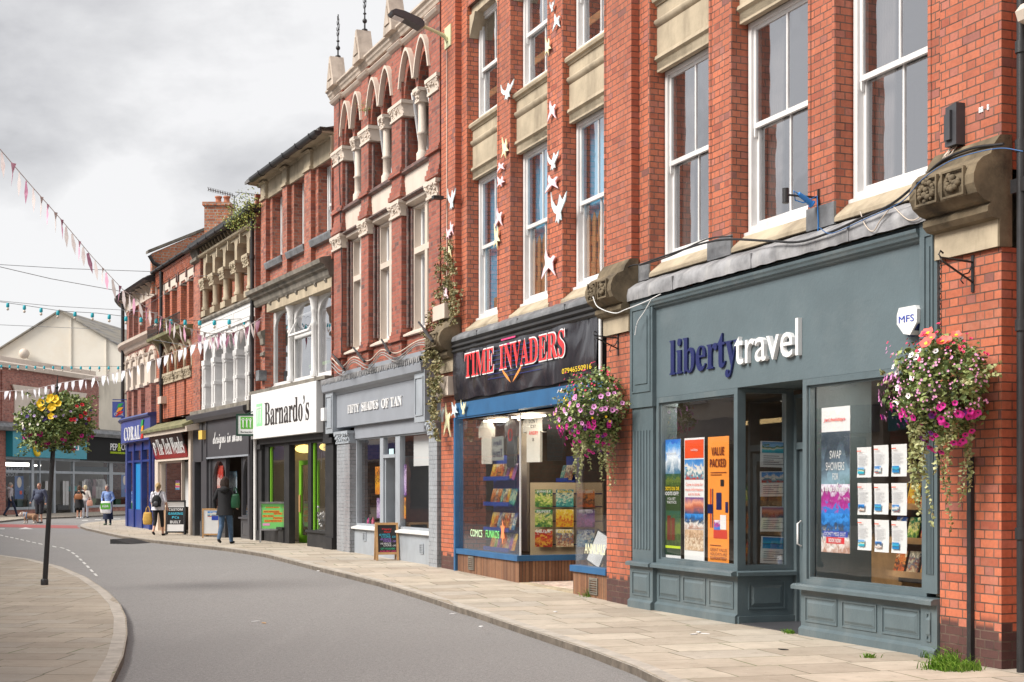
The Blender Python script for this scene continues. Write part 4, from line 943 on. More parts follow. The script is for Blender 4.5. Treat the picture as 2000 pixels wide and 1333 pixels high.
for (a, b) in bays:
    sash(bC, a+.24, b-.02, zb_w+.02, zt_w-.0, .34, zmr, 0)
    m = MB(); m.prof([(.12, zb_w-.20), (.0, zb_w-.19), (-.04, zb_w-.06), (-.04, zb_w-.02), (.36, zb_w+.02), (.36, zb_w-.2)], a-.06, b-.02); m.build('stone_sill', M_LEADD, bC)
# gutter and slate roof
def gutter(parent, x0, x1, y, z0, r=.075, mat=M_IRON, name='gutter'):
    m = MB(); p = [(y+r*math.cos(a), z0+r*math.sin(a)) for a in [math.pi+math.pi*k/8 for k in range(9)]]
    m.prof(p+[(y+r, z0+.02), (y-r, z0+.02)], x0, x1)
    k = x0+.9
    while k < x1: m.prof([(yy, zz-.012) for yy, zz in [(y+(r+.012)*math.cos(a), z0+(r+.0)*math.sin(a)) for a in [math.pi+math.pi*q/8 for q in range(9)]]]+[(y+r+.012, z0+.03), (y-r-.012, z0+.03)], k, k+.06); k += 1.1
    return m.build(name, mat, parent, uv=False)
zgc = av(z(492, 353, -.34), z(649, 233, -.34)); print('gut', zt_w, zgc); gutter(bC, x(492, -.34), CW_+.05, -.34, zgc, .095)
MB().box(0, CW_-.001, -.275, .4, zt_w+.645, zgc+.04).build('eaves_board', M_BLACK, bC)
def roofp(parent, x0, x1, y0, z0, y1, z1, back=None, mat=M_SLATE, name='roof', th=.08):
    m = MB(); m.prof([(y0, z0), (y1, z1), (back or (2*y1-y0), z0), (back or (2*y1-y0), z0-th), (y1, z1-th), (y0, z0-th)], x0, x1)
    return m.build(name, mat, parent)
roofp(bC, 0, CW_-.001, -.32, zgc+.08, 3.2, zgc+1.0)
m = MB(); m.box(0, .2, .5, 6.8, 0, 10.2); m.box(CW_-.2, CW_-.001, .5, 6.8, 0, 10.2); m.box(.2, CW_-.2, 6.6, 6.8, 0, 10.2); m.box(0, CW_-.001, .5, 6.8, 9.9, 10.0); m.build('party_wall', M_REDC, bC)
room(bC, .21, CW_-.21, .5, 3.6, 3.9, 6.6, M_DARK, M_FLOORI); room(bC, .21, CW_-.21, .5, 3.6, 7.0, 9.7, M_DARK, M_FLOORI)
# middle cornice and first-floor shop window with slim white columns
m = MB(); m.prof([(.5, zc_t-.42), (-.02, zc_t-.42), (-.06, zc_t-.36), (-.08, zc_t-.24), (-.16, zc_t-.2), (-.18, zc_t-.12), (-.28, zc_t-.1), (-.30, zc_t-.0), (-.22, zc_t+.04), (.12, zc_t+.1), (.5, zc_t+.1)], -.05, CW_-.001); m.build('cornice', M_STONG, bC)
zl0 = av(z(521, 610), z(648, 561)); MB().box(x(521), x(648), .0, .5, zl0, zc_t-.42).build('stone_frieze', M_STONE, bC)
m = MB(); 
for k in range(7): xx = x(521)+(x(648)-x(521))*(k+.5)/7; m.prof([(.0, zc_t-.42), (-.05, zc_t-.42), (-.05, zc_t-.46), (0, zc_t-.52)], xx-.06, xx+.06)
m.build('frieze_block', M_STONG, bC)
wl_, wr_ = x(535, .25), x(648); zwb = av(z(535, 752, .25), z(625, 738, .25))
m = MB(); wall(m, x(512), wl_, 3.95, zc_t-.42, .0, .5, []); m.box(0, x(512), .12, .5, 3.95, zc_t-.42); m.build('wall', M_REDC, bC); MB().box(wr_, CW_-.002, .0, .5, 3.95, zc_t-.42).build('wall', M_REDC, bC)
for a, b in ((x(512)-.03, wl_+.02), (wr_-.03, CW_-.003)):
    m = MB(); z1 = av(z(515, 655), z(649, 605)); m.prof([(.0, z1-.3), (-.05, z1-.28), (-.06, z1-.12), (-.12, z1-.02), (-.13, z1+.06), (.0, z1+.12)], a, b); m.prof([(.0, z1-.60), (-.06, z1-.58), (-.05, z1-.5), (.0, z1-.47)], a, b); m.build('pier_band', M_STONG, bC)
m = MB(); cols = [x(566, .15), x(612, .15)]; jx = [wl_, *cols, wr_+.02]
m.box(wl_, wr_, .2, .45, 3.95, zwb)
for q in range(3):
    a, b = jx[q]+(.05 if q else 0), jx[q+1]-(.05 if q < 2 else 0)
    frame(m, a, b, zwb, zl0, .24, .34, .085, .07, .02)
    spandrel(m, a+.085, b-.085, zl0-.45, zl0-.04, zl0-.02, .25, .33, 'round', 6)
w = m.build('shop_window', M_WHITE, bC)
for q in range(3):
    a, b = jx[q]+.07, jx[q+1]-.07; pane(w, a+.05, b-.05, zwb+.05, zl0-.05, .29, M_GLASSU)
m = MB(); zq = zl0-.85; m.box(jx[1]+.12, jx[2]-.12, .22, .34, zq-.04, zq+.04); m.build('transom', M_WHITE, w)
ow = MB(); frame(ow, 0, jx[2]-jx[1]-.26, 0, .62, 0, .05, .06); ow.build('open_fanlight', M_WHITE, w, xf=Matrix.Translation((jx[1]+.13, .05, zq+.03)) @ Matrix.Rotation(R(-26), 4, 'X'))
m = MB()
for cx in cols:
    m.lathe((cx, .17, 0), [(.10, zwb), (.10, zwb+.12), (.075, zwb+.16), (.07, zwb+1.25), (.095, zwb+1.3), (.07, zwb+1.36), (.065, zl0-.38), (.085, zl0-.34), (.075, zl0-.3), (.11, zl0-.1), (.13, zl0-.06), (.13, zl0)], 12)
m.build('slim_column', M_WHITE, bC, uv=False)
for zz in (4.35, 4.85): MB().box(wl_+.1, wr_-.1, 1.2, 1.22, zz, zz+.09).build('green_strip', M_GREEN, bC, uv=False)
MB().box(x(500), x(650), -.2, .4, 4.14, 4.22).build('ragged_lead', M_STONG, bC)
# sign and black timber shopfront
gC = .14; xa, xb = x(505.6), x(635); zf1, zf0 = 4.13, 2.91
MB().box(xa, xb, -.22, -.05, zf0, zf1).build('fascia_sign', M_UPVC, bC)
MB().box(x(502), x(646), -.05, .35, zf0-.15, 4.13).build('fascia_backing', M_BLACK, bC)
M_PALEG = flat('pale_green', 150, 235, 160)
gx = (x(516.5), x(528)); gzb = av(z(516.5, 834), z(528, 832)); gzt = av(z(516.5, 790.5), z(528, 788.5))
MB().box(gx[0], gx[1], -.226, -.221, gzb, gzt).build('sign_emblem', M_PALEG, bC, uv=False)
def kidsmark(par, x0, x1, z0, z1, y, mat=None):
    m = MB(); w = (x1-x0)/3; h = z1-z0
    for k in range(3):
        c = x0+w*(k+.5); t = w*.13
        m.ball((c, y, z1-h*.12), h*.07, 8, 5, (1, .3, 1))
        m.prism([(c-t*1.6, z1-h*.22), (c+t*1.6, z1-h*.22), (c+t*1.1, z1-h*.6), (c+t*1.5, z0+h*.04), (c+t*.4, z0), (c, z1-h*.62), (c-t*.5, z0+h*.06), (c-t*1.5, z0+h*.12), (c-t*1.1, z1-h*.6)], y-.003, y+.002)
        for s in (-1, 1): m.prism([(c+s*t, z1-h*.28), (c+s*w*.48, z1-h*.05), (c+s*w*.5, z1-h*.1), (c+s*t, z1-h*.36)], y-.003, y+.002)
    return m.build('figures_emblem', mat or M_UPVC, par, uv=False)
kidsmark(bC, gx[0]+.04, gx[1]-.04, gzb+.05, gzt-.05, -.229)
text(bC, 'fascia_lettering', 'Barnardo\u2019s', x(533), x(621), av(z(533, 833), z(620, 821)), av(z(534, 787), z(610, 773)), -.225, flat('brown_black_text', 45, 38, 36), .004, SERIF)
pil = ((x(505), x(515, -.05)), (x(642), x(655)))
px0, px1 = x(517, .05), x(642, .05)
m = MB(); m.box(x(503), px0, -.04, .3, gC, zf0-.15); m.box(x(503)-.04, px0+.03, -.09, .0, gC-.05, gC+.28); m.box(x(503)-.03, px0+.02, -.09, .0, zf0-.28, zf0-.15); m.build('timber_pilaster', M_BLACK, bC)
m = MB(); m.box(px1, x(654), -.04, .3, gC, zf0-.15); m.box(px1-.03, x(655), -.09, .0, gC-.05, gC+.28); m.box(px1-.02, x(655), -.09, .0, zf0-.28, zf0-.15); m.build('timber_pilaster', M_BLACK, bC)
wa, wb, wc, wd = x(528, .1), x(559, .1), x(569, .1), x(606, .1)
zs_ = av(z(560, 1034), z(640, 1042))
for a, b in ((px0, wb), (wd, px1)):
    MB().box(a, b+.02, .02, .3, gC, zs_-.02).build('stall_riser', M_BLACK, bC); MB().box(a-.02, b+.04, -.03, .3, zs_-.02, zs_+.04).build('sill', M_BLACK, bC)
m = MB(); m.box(px0, wa, .05, .18, zs_, zf0-.15); m.box(wb, wc, .04, .2, gC, zf0-.15); m.box(wd-.0, x(612, .1), .04, .2, gC, zf0-.15); m.box(px0, px1, .045, .2, zf0-.22, zf0-.15); w = m.build('shop_window', M_BLACK, bC)
m = MB(); m.box(wa, wa+.06, .10, .16, zs_, zf0-.22); m.box(x(612, .1), x(612, .1)+.07, .10, .16, zs_, zf0-.22); m.build('green_trim', M_GREEN, w)
pane(w, wa, wb, zs_+.04, zf0-.22, .12); pane(w, x(612, .1), px1, zs_+.04, zf0-.22, .12)
zdt = av(z(584, 900, .6), z(600, 900, .6))
gd = MB(); frame(gd, 0, 1.0, gC-.08, zdt, 0, .05, .12, .28, .12); dobj = gd.build('door', M_GREEN, bC, xf=Matrix.Translation((x(584, .5), .5, 0)) @ Matrix.Rotation(R(12), 4, 'Z'))
MB().box(.12, .88, .02, .028, gC+.2, zdt-.12).build('pane', M_GLASS, dobj, uv=False, xf=Matrix.Translation((x(584, .5), .5, 0)) @ Matrix.Rotation(R(12), 4, 'Z'))
MB().box(.03, .10, -.03, 0, .95, 1.4).build('handle', M_WOOD, dobj, uv=False, xf=Matrix.Translation((x(584, .5), .5, 0)) @ Matrix.Rotation(R(12), 4, 'Z'))
room(bC, .21, CW_-.21, .32, 6, gC, zf0-.1, paint('shop_slatwall', (.34, .30, .24), .8, .1, 2, None, 0, 0), M_FLOORI)
for a in (x(594, 1.2), x(628, 1.0)):
    MB().ball((a, 1.2, zf0-.25), .26, 12, 6, (1, 1, .45)).build('ceiling_lamp', emit('yellow_lamp', (1, .72, .22), 1.2), bC, uv=False)

for a in (1.2, 4.2): added_fill_panel(SCC, bC, a, a+1, 1.8, 2.6, zf0-.11, 4, (1, .86, .66))
# ------------------------------------------------------------------ building B: stone colonnade over white arcade over charcoal shop
bB = SB.thing('colonnade_building', 'building with a buff stone colonnade and white arched windows over the charcoal shopfront', 'building')
x = SB.x; z = SB.z; W = SB.W
zp1 = av(z(386.5, 633), z(491, 592)); zp0 = av(z(389, 664), z(485.5, 624.7)); zw0 = av(z(391.5, 802), z(475.6, 786.5)); zc = av(z(391.5, 708), z(475.6, 679))
zsb = av(z(396, 606), z(480, 563)); zsc = av(z(396, 546), z(480, 497)); zst = av(z(389, 507), z(472, 454)); zg = 9.41
zgb = av(z(378, 481, -.28), z(500, 400.6, -.28))
print('B', zst+.68, zgb, zp1, zp0, zw0, zc, zsb, zsc, zst)
xa, xb = x(391), x(490)
m = MB(); m.box(0, xa, .0, .5, 3.9, zg-.1); m.box(x(497), W, .0, .5, -.1, zg+.3); m.box(xa, x(497), .55, .7, zp1, zg-.1); m.build('wall', M_RED if False else M_REDC, bB)
MB().box(xa, x(497), .0, .55, zp0+.0, zp1).build('white_panel', M_WHITE, bB)
m = MB(); 
for k in range(3): a = xa+.1+k*(xb-xa)/3; panel_sunk(m, a, a+(xb-xa)/3-.15, zp0+.1, zp1-.1, 0, .012, .02)
m.build('panel_moulding', M_WHITE, bB)
MB().prof([(.5, zp1), (-.05, zp1), (-.08, zp1+.05), (-.05, zp1+.12), (.3, zp1+.22), (.5, zp1+.22)], xa-.05, x(497)).build('stone_ledge', M_STONG, bB)
MB().box(x(378), W-.3, -.12, .5, 3.75, zw0).build('ragged_ledge', M_STONG, bB)
cw = [(391.5, 402), (410.4, 420.3), (432, 442), (453, 464), (475.6, 488)]
cx = [(x(a), x(b)) for a, b in cw]; cw_ = .34
w = MB().box(xa, x(497), .30, .33, zw0, zw0+.08).build('shop_window', M_WHITE, bB)
for i, (a, b) in enumerate(cx):
    m = MB(); c = (a+b)/2; e = .16
    m.box(c-e, c+e, .03, .3, zw0, zc); m.box(c-e-.05, c+e+.05, -.01, .3, zc-.14, zc+.02); m.box(c-e-.03, c+e+.03, .0, .3, zc-.24, zc-.19); zm = (zw0+zc)/2
    m.box(c-e-.04, c+e+.04, -.0, .3, zm-.04, zm+.05); m.box(c-e-.04, c+e+.04, -.0, .3, zw0, zw0+.15); m.tube([(c, .02, zw0+.1), (c, .02, zc-.1)], .06, 8)
    m.box(c-.09, c+.09, .04, .3, zc, zp0); m.build('column', M_WHITE, bB)
    nx_ = (cx[i+1][0]+cx[i+1][1])/2 if i < 4 else x(497)+.2
    s = MB(); spandrel(s, c+.09, min(nx_-.09, x(497)), zc, zp0-.06, zp0, .06, .28, 'round', 7); arch_band(s, c+.16, min(nx_-.16, x(497)-.05), zc, zp0-.16, .06, .02, .07, 'round', 7); s.build('arch', M_WHITE, bB)
    pane(w, c+e, nx_-e, zw0+.08, zp0, .28, M_GLASSU)
room(bB, xa, x(497), .5, 3, 3.9, zp0+.1, M_DARK, M_FLOORI)
# colonnade
cols = [(396, 0), (411, 407.5), (429, 425), (453, 447), (477, 471)]
cc = [x(396), x(414), x(434.5), x(457), x(481)]
lint = MB()
for i, c in enumerate(cc):
    m = MB(); m.box(c-.28, c+.28, .0, .5, zp1+.2, zsb-.05); m.prof([(.5, zsb-.06), (.02, zsb-.06), (.08, zsb), (.5, zsb)], c-.25, c+.25)
    for q, (dx, dy) in enumerate(((.12, .10), (-.17, .24)) if i else ((.0, .1),)):
        m.lathe((c+dx, dy, 0), [(.13, zsb-.02), (.13, zsb+.05), (.10, zsb+.09), (.10, zsc-.36), (.13, zsc-.32)], 10)
    m.build('stone_column', M_STONE, bB, uv=False)
    carved(bB, c-.34, c+.28, zsc-.34, zsc, -.06, .5, 40+i, M_STONE, 26, .035)
    nx_ = cc[i+1] if i < 4 else x(497)+.3
    a, b = c+.10, min(nx_-.10, x(497))
    lint.box(c-.17, c+.10, .06, .45, zsc, zst); 
    lint.box(a, b, .06, .45, zsc+.62, zst); lint.prism([(a, zsc+.62), (a, zsc+.40), (a+.16, zsc+.62)], .061, .44); lint.prism([(b, zsc+.62), (b, zsc+.40), (b-.16, zsc+.62)], .061, .44)
    lint.box((a+b)/2-.05, (a+b)/2+.05, -.02, .4, zsc+.42, zst)
lint.prof([(.5, zst-.02), (.0, zst), (-.06, zst+.03), (-.08, zst+.08), (.0, zst+.10), (.5, zst+.10)], xa-.06, x(497))
lint.build('stone_lintel', M_STONE, bB)
m = MB(); n = 17
for k in range(n):
    a = xa+(x(497)-xa)*k/n; b = xa+(x(497)-xa)*(k+1)/n
    m.prof([(.3, zst+.14), (.10, zst+.14), (.02, zst+.22), (-.10, zst+.44), (-.20, zst+.52), (.3, zst+.52)], a, a+.10); m.box(a+.10, b, .10, .3, zst+.10, zst+.5)
m.build('corbel_table', M_STONE, bB)
MB().box(0, x(497)+.3, -.22, .6, zst+.52, zgb).build('eaves_board', M_BLACK, bB)
m = MB(); m.prof([(.0, zst-.1), (-.12, zst-.05), (-.12, zst+.05), (-.05, zst+.1), (-.2, zst+.5), (.0, zst+.5)], .0, xa-.06); m.prof([(.0, zst+.1), (-.1, zst+.15), (-.1, zst+.25), (0, zst+.3)], x(497), W); m.build('stone_console', M_STONG, bB)
gutter(bB, -.05, x(497)+.25, -.28, zgb, .07)
roofp(bB, 0, W-.02, -.2, zgb+.04, 2.6, zgb+1.05, mat=paint('brown_mossy_slate', (.15, .12, .09), .9, .3, 4, (.08, .09, .03), .5, .6))
m = MB(); m.box(0, .2, .5, 6.6, 0, zg); m.box(.2, W-.001, 6.4, 6.6, 0, zg); m.box(W-.2, W-.001, .5, 6.4, 0, zg); m.build('party_wall', M_REDC, bB)
# downpipe and white pipe between B and C
m = MB(); px_ = x(492.5, -.1); m.tube([(px_, -.10, .0), (px_, -.10, zst+.45), (px_-.08, -.2, zst+.6)], .055, 8)
for q in (1.3, 3.0, 4.6, 6.2, 7.9): m.tube([(px_, -.1, q), (px_, -.1, q+.12)], .075, 8)
m.build('downpipe', M_IRON, bB, uv=False)
m = MB(); px_ = x(498.5, -.1); m.tube([(px_, -.10, .1), (px_, -.10, 3.1)], .05, 8); m.build('soil_pipe', M_WHITE, bB, uv=False)
# charcoal shopfront
gB = .03
zf1 = av(z(370, 816), z(482.6, 789)); zf2 = av(z(370, 829.5), z(461, 815)); zf0 = av(z(405, 893.7), z(486, 888))
sx0, sx1 = x(377), x(490)
MB().prof([(.3, zf2), (-.14, zf2), (-.22, zf2+.1), (-.24, zf1-.04), (-.12, zf1), (.3, zf1+.02)], sx0, sx1).build('shop_cornice', M_CHAR, bB)
MB().box(x(405), x(487), -.02, .3, zf0, zf2).build('fascia', M_CHAR, bB)
m = MB(); m.box(sx0, x(404), -.0, .3, zf0-.12, zf2); m.box(x(394), x(396), -.04, .0, zf0-.1, zf2); m.box(x(404), x(406), -.05, .0, zf0-.1, zf2); m.build('fascia_end', M_CHAR, bB)
MB().box(x(405), x(488), -.05, .0, zf0-.05, zf0).build('fascia_bead', M_GREYF, bB)
text(bB, 'fascia_lettering', 'designs in mind', x(418), x(476), av(z(428, 878), z(430, 878)), av(z(418, 843), z(450, 843)), -.025, M_UPVC, .01, SCRIPT)
m = MB(); m.box(x(394), x(404.5), -.02, .3, gB, zf0-.1); m.box(x(404.5), x(408), .05, .3, gB, zf0); m.box(sx0, x(381), -.02, .3, gB, zf0-.1); m.box(x(486), x(490), -.04, .3, gB, zf0); m.box(x(394)-.02, x(404.5)+.02, -.05, .0, gB, gB+.5); m.build('timber_pilaster', M_CHAR, bB)
MB().box(x(381), x(394), 1.2, 1.25, gB, zf0).build('side_door', M_BLACK, bB)
m = MB(); m.box(x(381), x(381)+.03, .3, 1.2, gB, zf0); m.box(x(394)-.03, x(394), .3, 1.2, gB, zf0); m.build('passage_wall', M_BLACK, bB)
zsl = z(478, 1012)
wins = [(x(410), x(437), z(420, 1012)), (x(438.5), x(464), gB), (x(468), x(486), zsl)]
for i, (a, b, zz) in enumerate(wins):
    m = MB(); frame(m, a, b, zz, zf0, .06 if i != 1 else .7, .18 if i != 1 else .8, .07); spandrel(m, a+.07, b-.07, zf0-.75, zf0-.12, zf0-.05, .08 if i != 1 else .72, .16 if i != 1 else .78, 'round', 6)
    w = m.build('shop_window' if i != 1 else 'door', M_CHAR, bB); pane(w, a+.07, b-.07, zz+(.07 if i != 1 else .6), zf0-.1, .12 if i != 1 else .74)
    if i != 1: rm = MB(); rm.box(a, b, .04, .3, gB, zz); panel_sunk(rm, a+.12, b-.12, gB+.2, zz-.12, .04, .012, .025); rm.build('stall_riser', M_CHAR, bB); MB().box(a-.03, b+.03, -.03, .3, zz-.03, zz+.02).build('sill', M_CHAR, bB)
    else:
        rm = MB(); frame(rm, a+.07, b-.07, gB, gB+.65, .7, .76, .1); rm.build('kick_panel', M_CHAR, w)
room(bB, x(405)+.02, W-.25, .3, 5.5, gB, zf0+.1, M_MIDI, M_FLOORI)
for a in (x(474, 1.5), x(484, 1.5)): MB().ball((a, 1.4, 2.25), .05, 8, 5).build('lamp', emit('warm_lamp', (1, .62, .3), 6), bB, uv=False)

# ------------------------------------------------------------------ building A: narrow brick piers over the repair shop
bA = SA.thing('narrow_brick_building', 'narrow red brick building with pointed heads over the repair shop', 'building')
x = SA.x; z = SA.z; W = SA.W
zb2 = 6.86; zpb = av(z(320, 818), z(370, 808)); zcap = av(z(322, 731), z(367, 717)); zarc = av(z(321, 683), z(367, 663))
zt2 = av(z(324, 571), z(338, 563), z(356, 551), z(372, 541)); zdn = av(z(314, 540), z(374, 501)); zgA = av(z(306, 532), z(375, 493))
print('A', zpb, zcap, zarc, zt2, zdn, zgA)
w2 = [(x(319.5), x(329)), (x(333), x(343)), (x(350.5), x(362)), (x(366), x(377.5))]
m = MB(); wall(m, .0, W, zb2, zgA-.05, .05, .45, [(a, b, zb2+.3, zt2) for a, b in w2]); m.build('wall', M_RED, bA)
for a, b in w2:
    sash(bA, a+.02, b-.0, zb2+.3, zt2, .30, (zb2+zt2)/2+.1, 0, fr=.06)
    m = MB(); c = (a+b)/2; m.prism([(a-.10, zt2-.05), (a+.05, zt2-.05), (a+.12, zt2+.06), (b-.12, zt2+.06), (b-.05, zt2-.05), (b+.10, zt2-.05), (b+.10, zt2+.35), (c, zt2+.72), (a-.10, zt2+.35)], .02, .3); m.build('stone_head', M_CREAM, bA)
    m = MB()
    for s in (-1, 1): m.prism([(c+s*(b-a)/2+s*.12, zt2+.1), (c+s*(b-a)/2+s*.22, zt2+.1), (c+s*(b-a)/2+s*.22, zt2+.36), (c, zt2+.86), (c, zt2+.72), (c+s*(b-a)/2+s*.12, zt2+.33)], -.03, .1)
    m.build('hood_mould', M_PURP, bA)
m = MB(); m.box(0, W, -.06, .05, zgA-.12, zgA-.04)
for k in range(34): a = W*k/34; m.box(a, a+W/68, -.04, .05, zdn-.28, zgA-.12)
m.box(0, W, -.01, .05, zdn-.34, zdn-.28); m.build('dentil_course', M_RED, bA)
gutter(bA, -.1, W+.05, -.16, zgA+.03, .06)
roofp(bA, 0, W-.02, -.1, zgA+.08, 2.6, zgA+1.3)
# first floor
p1 = [(x(317), x(327.6)), (x(328.5), x(339.7)), (x(343), x(358)), (x(362), x(373))]
m = MB(); m.box(0, x(316.5), .0, .4, zpb-.1, zb2); m.box(x(375), W, .0, .4, zpb-.1, zb2)
for a, b in p1: m.box(a, b, .03, .4, zpb, zcap-.2)
edges = [(x(316.5), x(328)), (x(328), x(343)), (x(343), x(360)), (x(360), x(375))]
for a, b in edges:
    spandrel(m, a+.12, b-.12, zcap, zarc-.25, zb2, .04, .4, 'round', 6); m.box(a, a+.12, .04, .4, zcap, zb2); m.box(b-.12, b, .041, .4, zcap, zb2)
m.build('wall', M_RED, bA)
m = MB()
for a, b in edges: arch_band(m, a+.06, b-.06, zcap, zarc-.1, .10, -.02, .05, 'round', 6)
m.build('arch_mould', M_STONE, bA)
for i, (a, b) in enumerate(p1): carved(bA, a-.08, b+.08, zcap-.36, zcap, -.08, .3, 60+i, M_STONE, 18, .03)
w = MB().box(x(317), x(375), .30, .34, zpb, zpb+.1).build('window', M_WHITE, bA)
m = MB()
for a, b in edges: m.box(b-.16, b-.06, .26, .33, zpb, zcap+.4); m.box(a+.0, a+.1, .26, .33, zpb, zcap+.4)
m.build('casement', M_WHITE, w); pane(w, x(317), x(375), zpb+.1, zarc, .31, M_GLASSU)
m = MB(); m.box(.0, W, .1, .12, 0, 0.01) if False else None
MB().prof([(.05, zb2-.3), (-.2, zb2-.16), (-.42, zb2-.1), (-.44, zb2-.0), (.05, zb2+.05)], .3, W-.1).build('balcony_slab', paint('mossy_stone', (.20, .19, .10), .9, .3, 3, (.06, .09, .02), .6, .5), bA)
rl = MB()
rl.tube([(.4, -.40, zb2+.42), (W-.2, -.40, zb2+.42)], .018, 5); rl.tube([(.4, -.40, zb2+.12), (W-.2, -.40, zb2+.12)], .014, 5)
k = .4
while k < W-.2: rl.tube([(k, -.40, zb2), (k, -.40, zb2+.44)], .013, 5); k += .16
rl.build('balcony_railing', M_IRON, bA, uv=False)
for k in range(4): MB().prof([(.0, zb2-.62), (-.08, zb2-.58), (-.2, zb2-.3), (-.36, zb2-.12), (0, zb2-.12)], .8+k*1.3, .95+k*1.3).build('bracket', M_STONE, bA)
room(bA, .1, W-.1, .45, 3, 3.9, zgA-.3, M_DARK, M_FLOORI)
m = MB(); px_ = x(314.5, -.1); m.tube([(px_, -.1, 3.85), (px_, -.1, zgA-.1)], .06, 8)
for q in (5.2, 7.4): m.tube([(px_, -.1, q), (px_, -.1, q+.12)], .08, 8)
m.build('downpipe', M_IRON, bA, uv=False)
m = MB(); m.box(0, .15, .45, 6, 0, zgA); m.box(W-.15, W-.001, .45, 6, 0, zgA); m.box(.15, W-.15, 5.8, 6, 0, zgA); m.build('party_wall', M_REDC, bA)
# repair shop front: tilted sign under a mossy ledge
gA = .04
MB().prof([(.0, 3.72), (-.50, 3.52), (-.52, 3.60), (0, 3.86)], -.35, x(369, -.3)).build('mossy_ledge', MATS['mossy_stone'], bA)
MB().prof([(.0, 3.44), (-.40, 3.38), (-.42, 3.55), (0, 3.66)], -.3, x(371, -.3)).build('shop_cornice', M_CREAM, bA)
zs0 = av(z(309, 898), z(371, 893)); zs1 = av(z(304, 847, -.3), z(366.5, 836, -.3)); xs0, xs1 = x(308), x(371)
def signmat():
    m, t, b = newmat('black_red_sign'); v = N(t, 'ShaderNodeTexCoord').outputs['Object']; s_ = N(t, 'ShaderNodeSeparateXYZ'); t.links.new(v, s_.inputs[0])
    r = N(t, 'ShaderNodeMapRange', ins={1: 2.80, 2: 3.05}); t.links.new(s_.outputs['Z'], r.inputs[0])
    t.links.new(mixc(t, r.outputs[0], (.28, .012, .012), (.02, .017, .02)), b.inputs['Base Color']); b.inputs['Roughness'].default_value = .25; return m
sg = MB().prof([(-.08, zs0), (-.32, zs1), (-.28, zs1+.02), (-.04, zs0)], xs0, xs1).build('sign_board', signmat(), bA)
tl_ = Matrix.Translation((0, -.085, zs0)) @ Matrix.Rotation(math.atan2(.24, zs1-zs0), 4, 'X')
t_ = text(bA, 'sign_lettering', 'The Tech Wendes', xs0+.9, xs1-.12, .14, .70, -.005, M_UPVC, .004, SERIF)
t_.data.transform(tl_)
m = MB(); frame(m, xs0-.1, xs1+.1, zs0-.08, zs1, -.06, .0, .1, .1, .02); m.build('sign_frame', M_CREAM, bA)
m = MB(); m.tube([(xs0+.45, -.0, .15), (xs0+.5, 0, .6)], .03, 6); m.tube([(xs0+.52+.16*math.cos(a), 0, .42+.16*math.sin(a)) for a in [k*.6 for k in range(11)]], .015, 5); o_ = m.build('sign_emblem', M_PAPER, bA, uv=False); o_.data.transform(Matrix.Translation((0, -.1, zs0)) @ Matrix.Rotation(math.atan2(.24, zs1-zs0), 4, 'X'))
m = MB(); m.box(x(305), x(311), -.05, .2, gA, zs0); m.box(x(371), x(375), -.05, .2, gA, 3.5); m.build('shop_post', M_CREAM, bA)
m = MB(); frame(m, x(311), x(352), .9, zs0-.08, .05, .15, .06); w = m.build('shop_window', M_CREAM, bA); pane(w, x(311)+.06, x(352)-.06, .96, zs0-.14, .1)
MB().box(x(311), x(352), .05, .2, gA, .9).build('stall_riser', paint('brown_tiles', (.35, .22, .13), .5, .2, 3, None, 0, 0), bA)
MB().box(x(311)+.1, x(352)-.5, .9, .93, .9, 2.5).build('slatted_board', M_PAPER, bA)
m = MB(); frame(m, x(354), x(371), gA, zs0-.08, .3, .36, .1); w = m.build('door', M_CHAR, bA); pane(w, x(354)+.1, x(371)-.1, gA+.1, zs0-.18, .33)
room(bA, x(309), x(373), .16, 4.5, gA, zs0, M_MIDI, M_FLOORI)


added_fill_panel(SB, bB, 3, 4, 1.5, 2.5, zf0+.08, 4, (1, .8, .62)) if False else None
# gable wall and chimney rising behind the eaves of the narrow building
gw = SA.thing('gable_wall', 'orange brick gable wall with a black drainpipe, rising behind the eaves left of the chimney', 'gable wall')
def inx(px, xl=.0):                              # depth into the block where a photo column meets a wall across the street line
    lo, hi = -2, 30
    for _ in range(50):
        m_ = (lo+hi)/2; w_ = SA.w(xl, m_)
        if 1000+F*w_.x/w_.y < px: lo = m_
        else: hi = m_
    return lo
def inz(px, py, xl=0): w_ = SA.w(xl, inx(px, xl)); return EYE-(py-HY)/F*w_.y
xl = -.1; ya, yb_ = inx(297, xl), inx(399, xl)
poly = [(ya, 8.6), (yb_, 8.6), (yb_+.3, inz(399, 443, xl)), (ya, inz(297, 495, xl))]
MB().prof(poly, xl-.3, xl).build('wall', M_CHIM, gw)
m = MB(); m.prof([(ya-.15, poly[3][1]), (yb_+.3, poly[2][1]), (yb_+.3, poly[2][1]+.1), (ya-.15, poly[3][1]+.1)], xl-.36, xl+.06); m.build('coping', M_STONG, gw)
m = MB(); m.tube([(xl+.1, ya-.12, poly[3][1]-.1), (xl+.1, ya+.02, poly[3][1]-.35), (xl+.1, ya+.42, poly[3][1]-.55), (xl+.1, ya+.42, 9.5)], .07, 8); m.build('drainpipe', M_IRON, gw, uv=False)
ch = thing('chimney_stack', 'red brick chimney stack with two terracotta pots and a television aerial', 'chimney', (0, 0, 0))
Yc = 49.; P = lambda px, py, Y=Yc: ((px-1000)/F*Y, EYE-(py-HY)/F*Y)
cx0, cz0 = P(399, 470); cx1, cz1 = P(447, 395)
m = MB(); m.box(cx0, cx1, Yc, Yc+.9, cz0-1, cz1-.12); m.box(cx0-.06, cx1+.06, Yc-.06, Yc+.96, cz1-.12, cz1); m.build('stack', M_CHIM, ch)
M_TERR = paint('terracotta', (.42, .16, .09), .8, .15, 6, (.15, .08, .06), .4, .2)
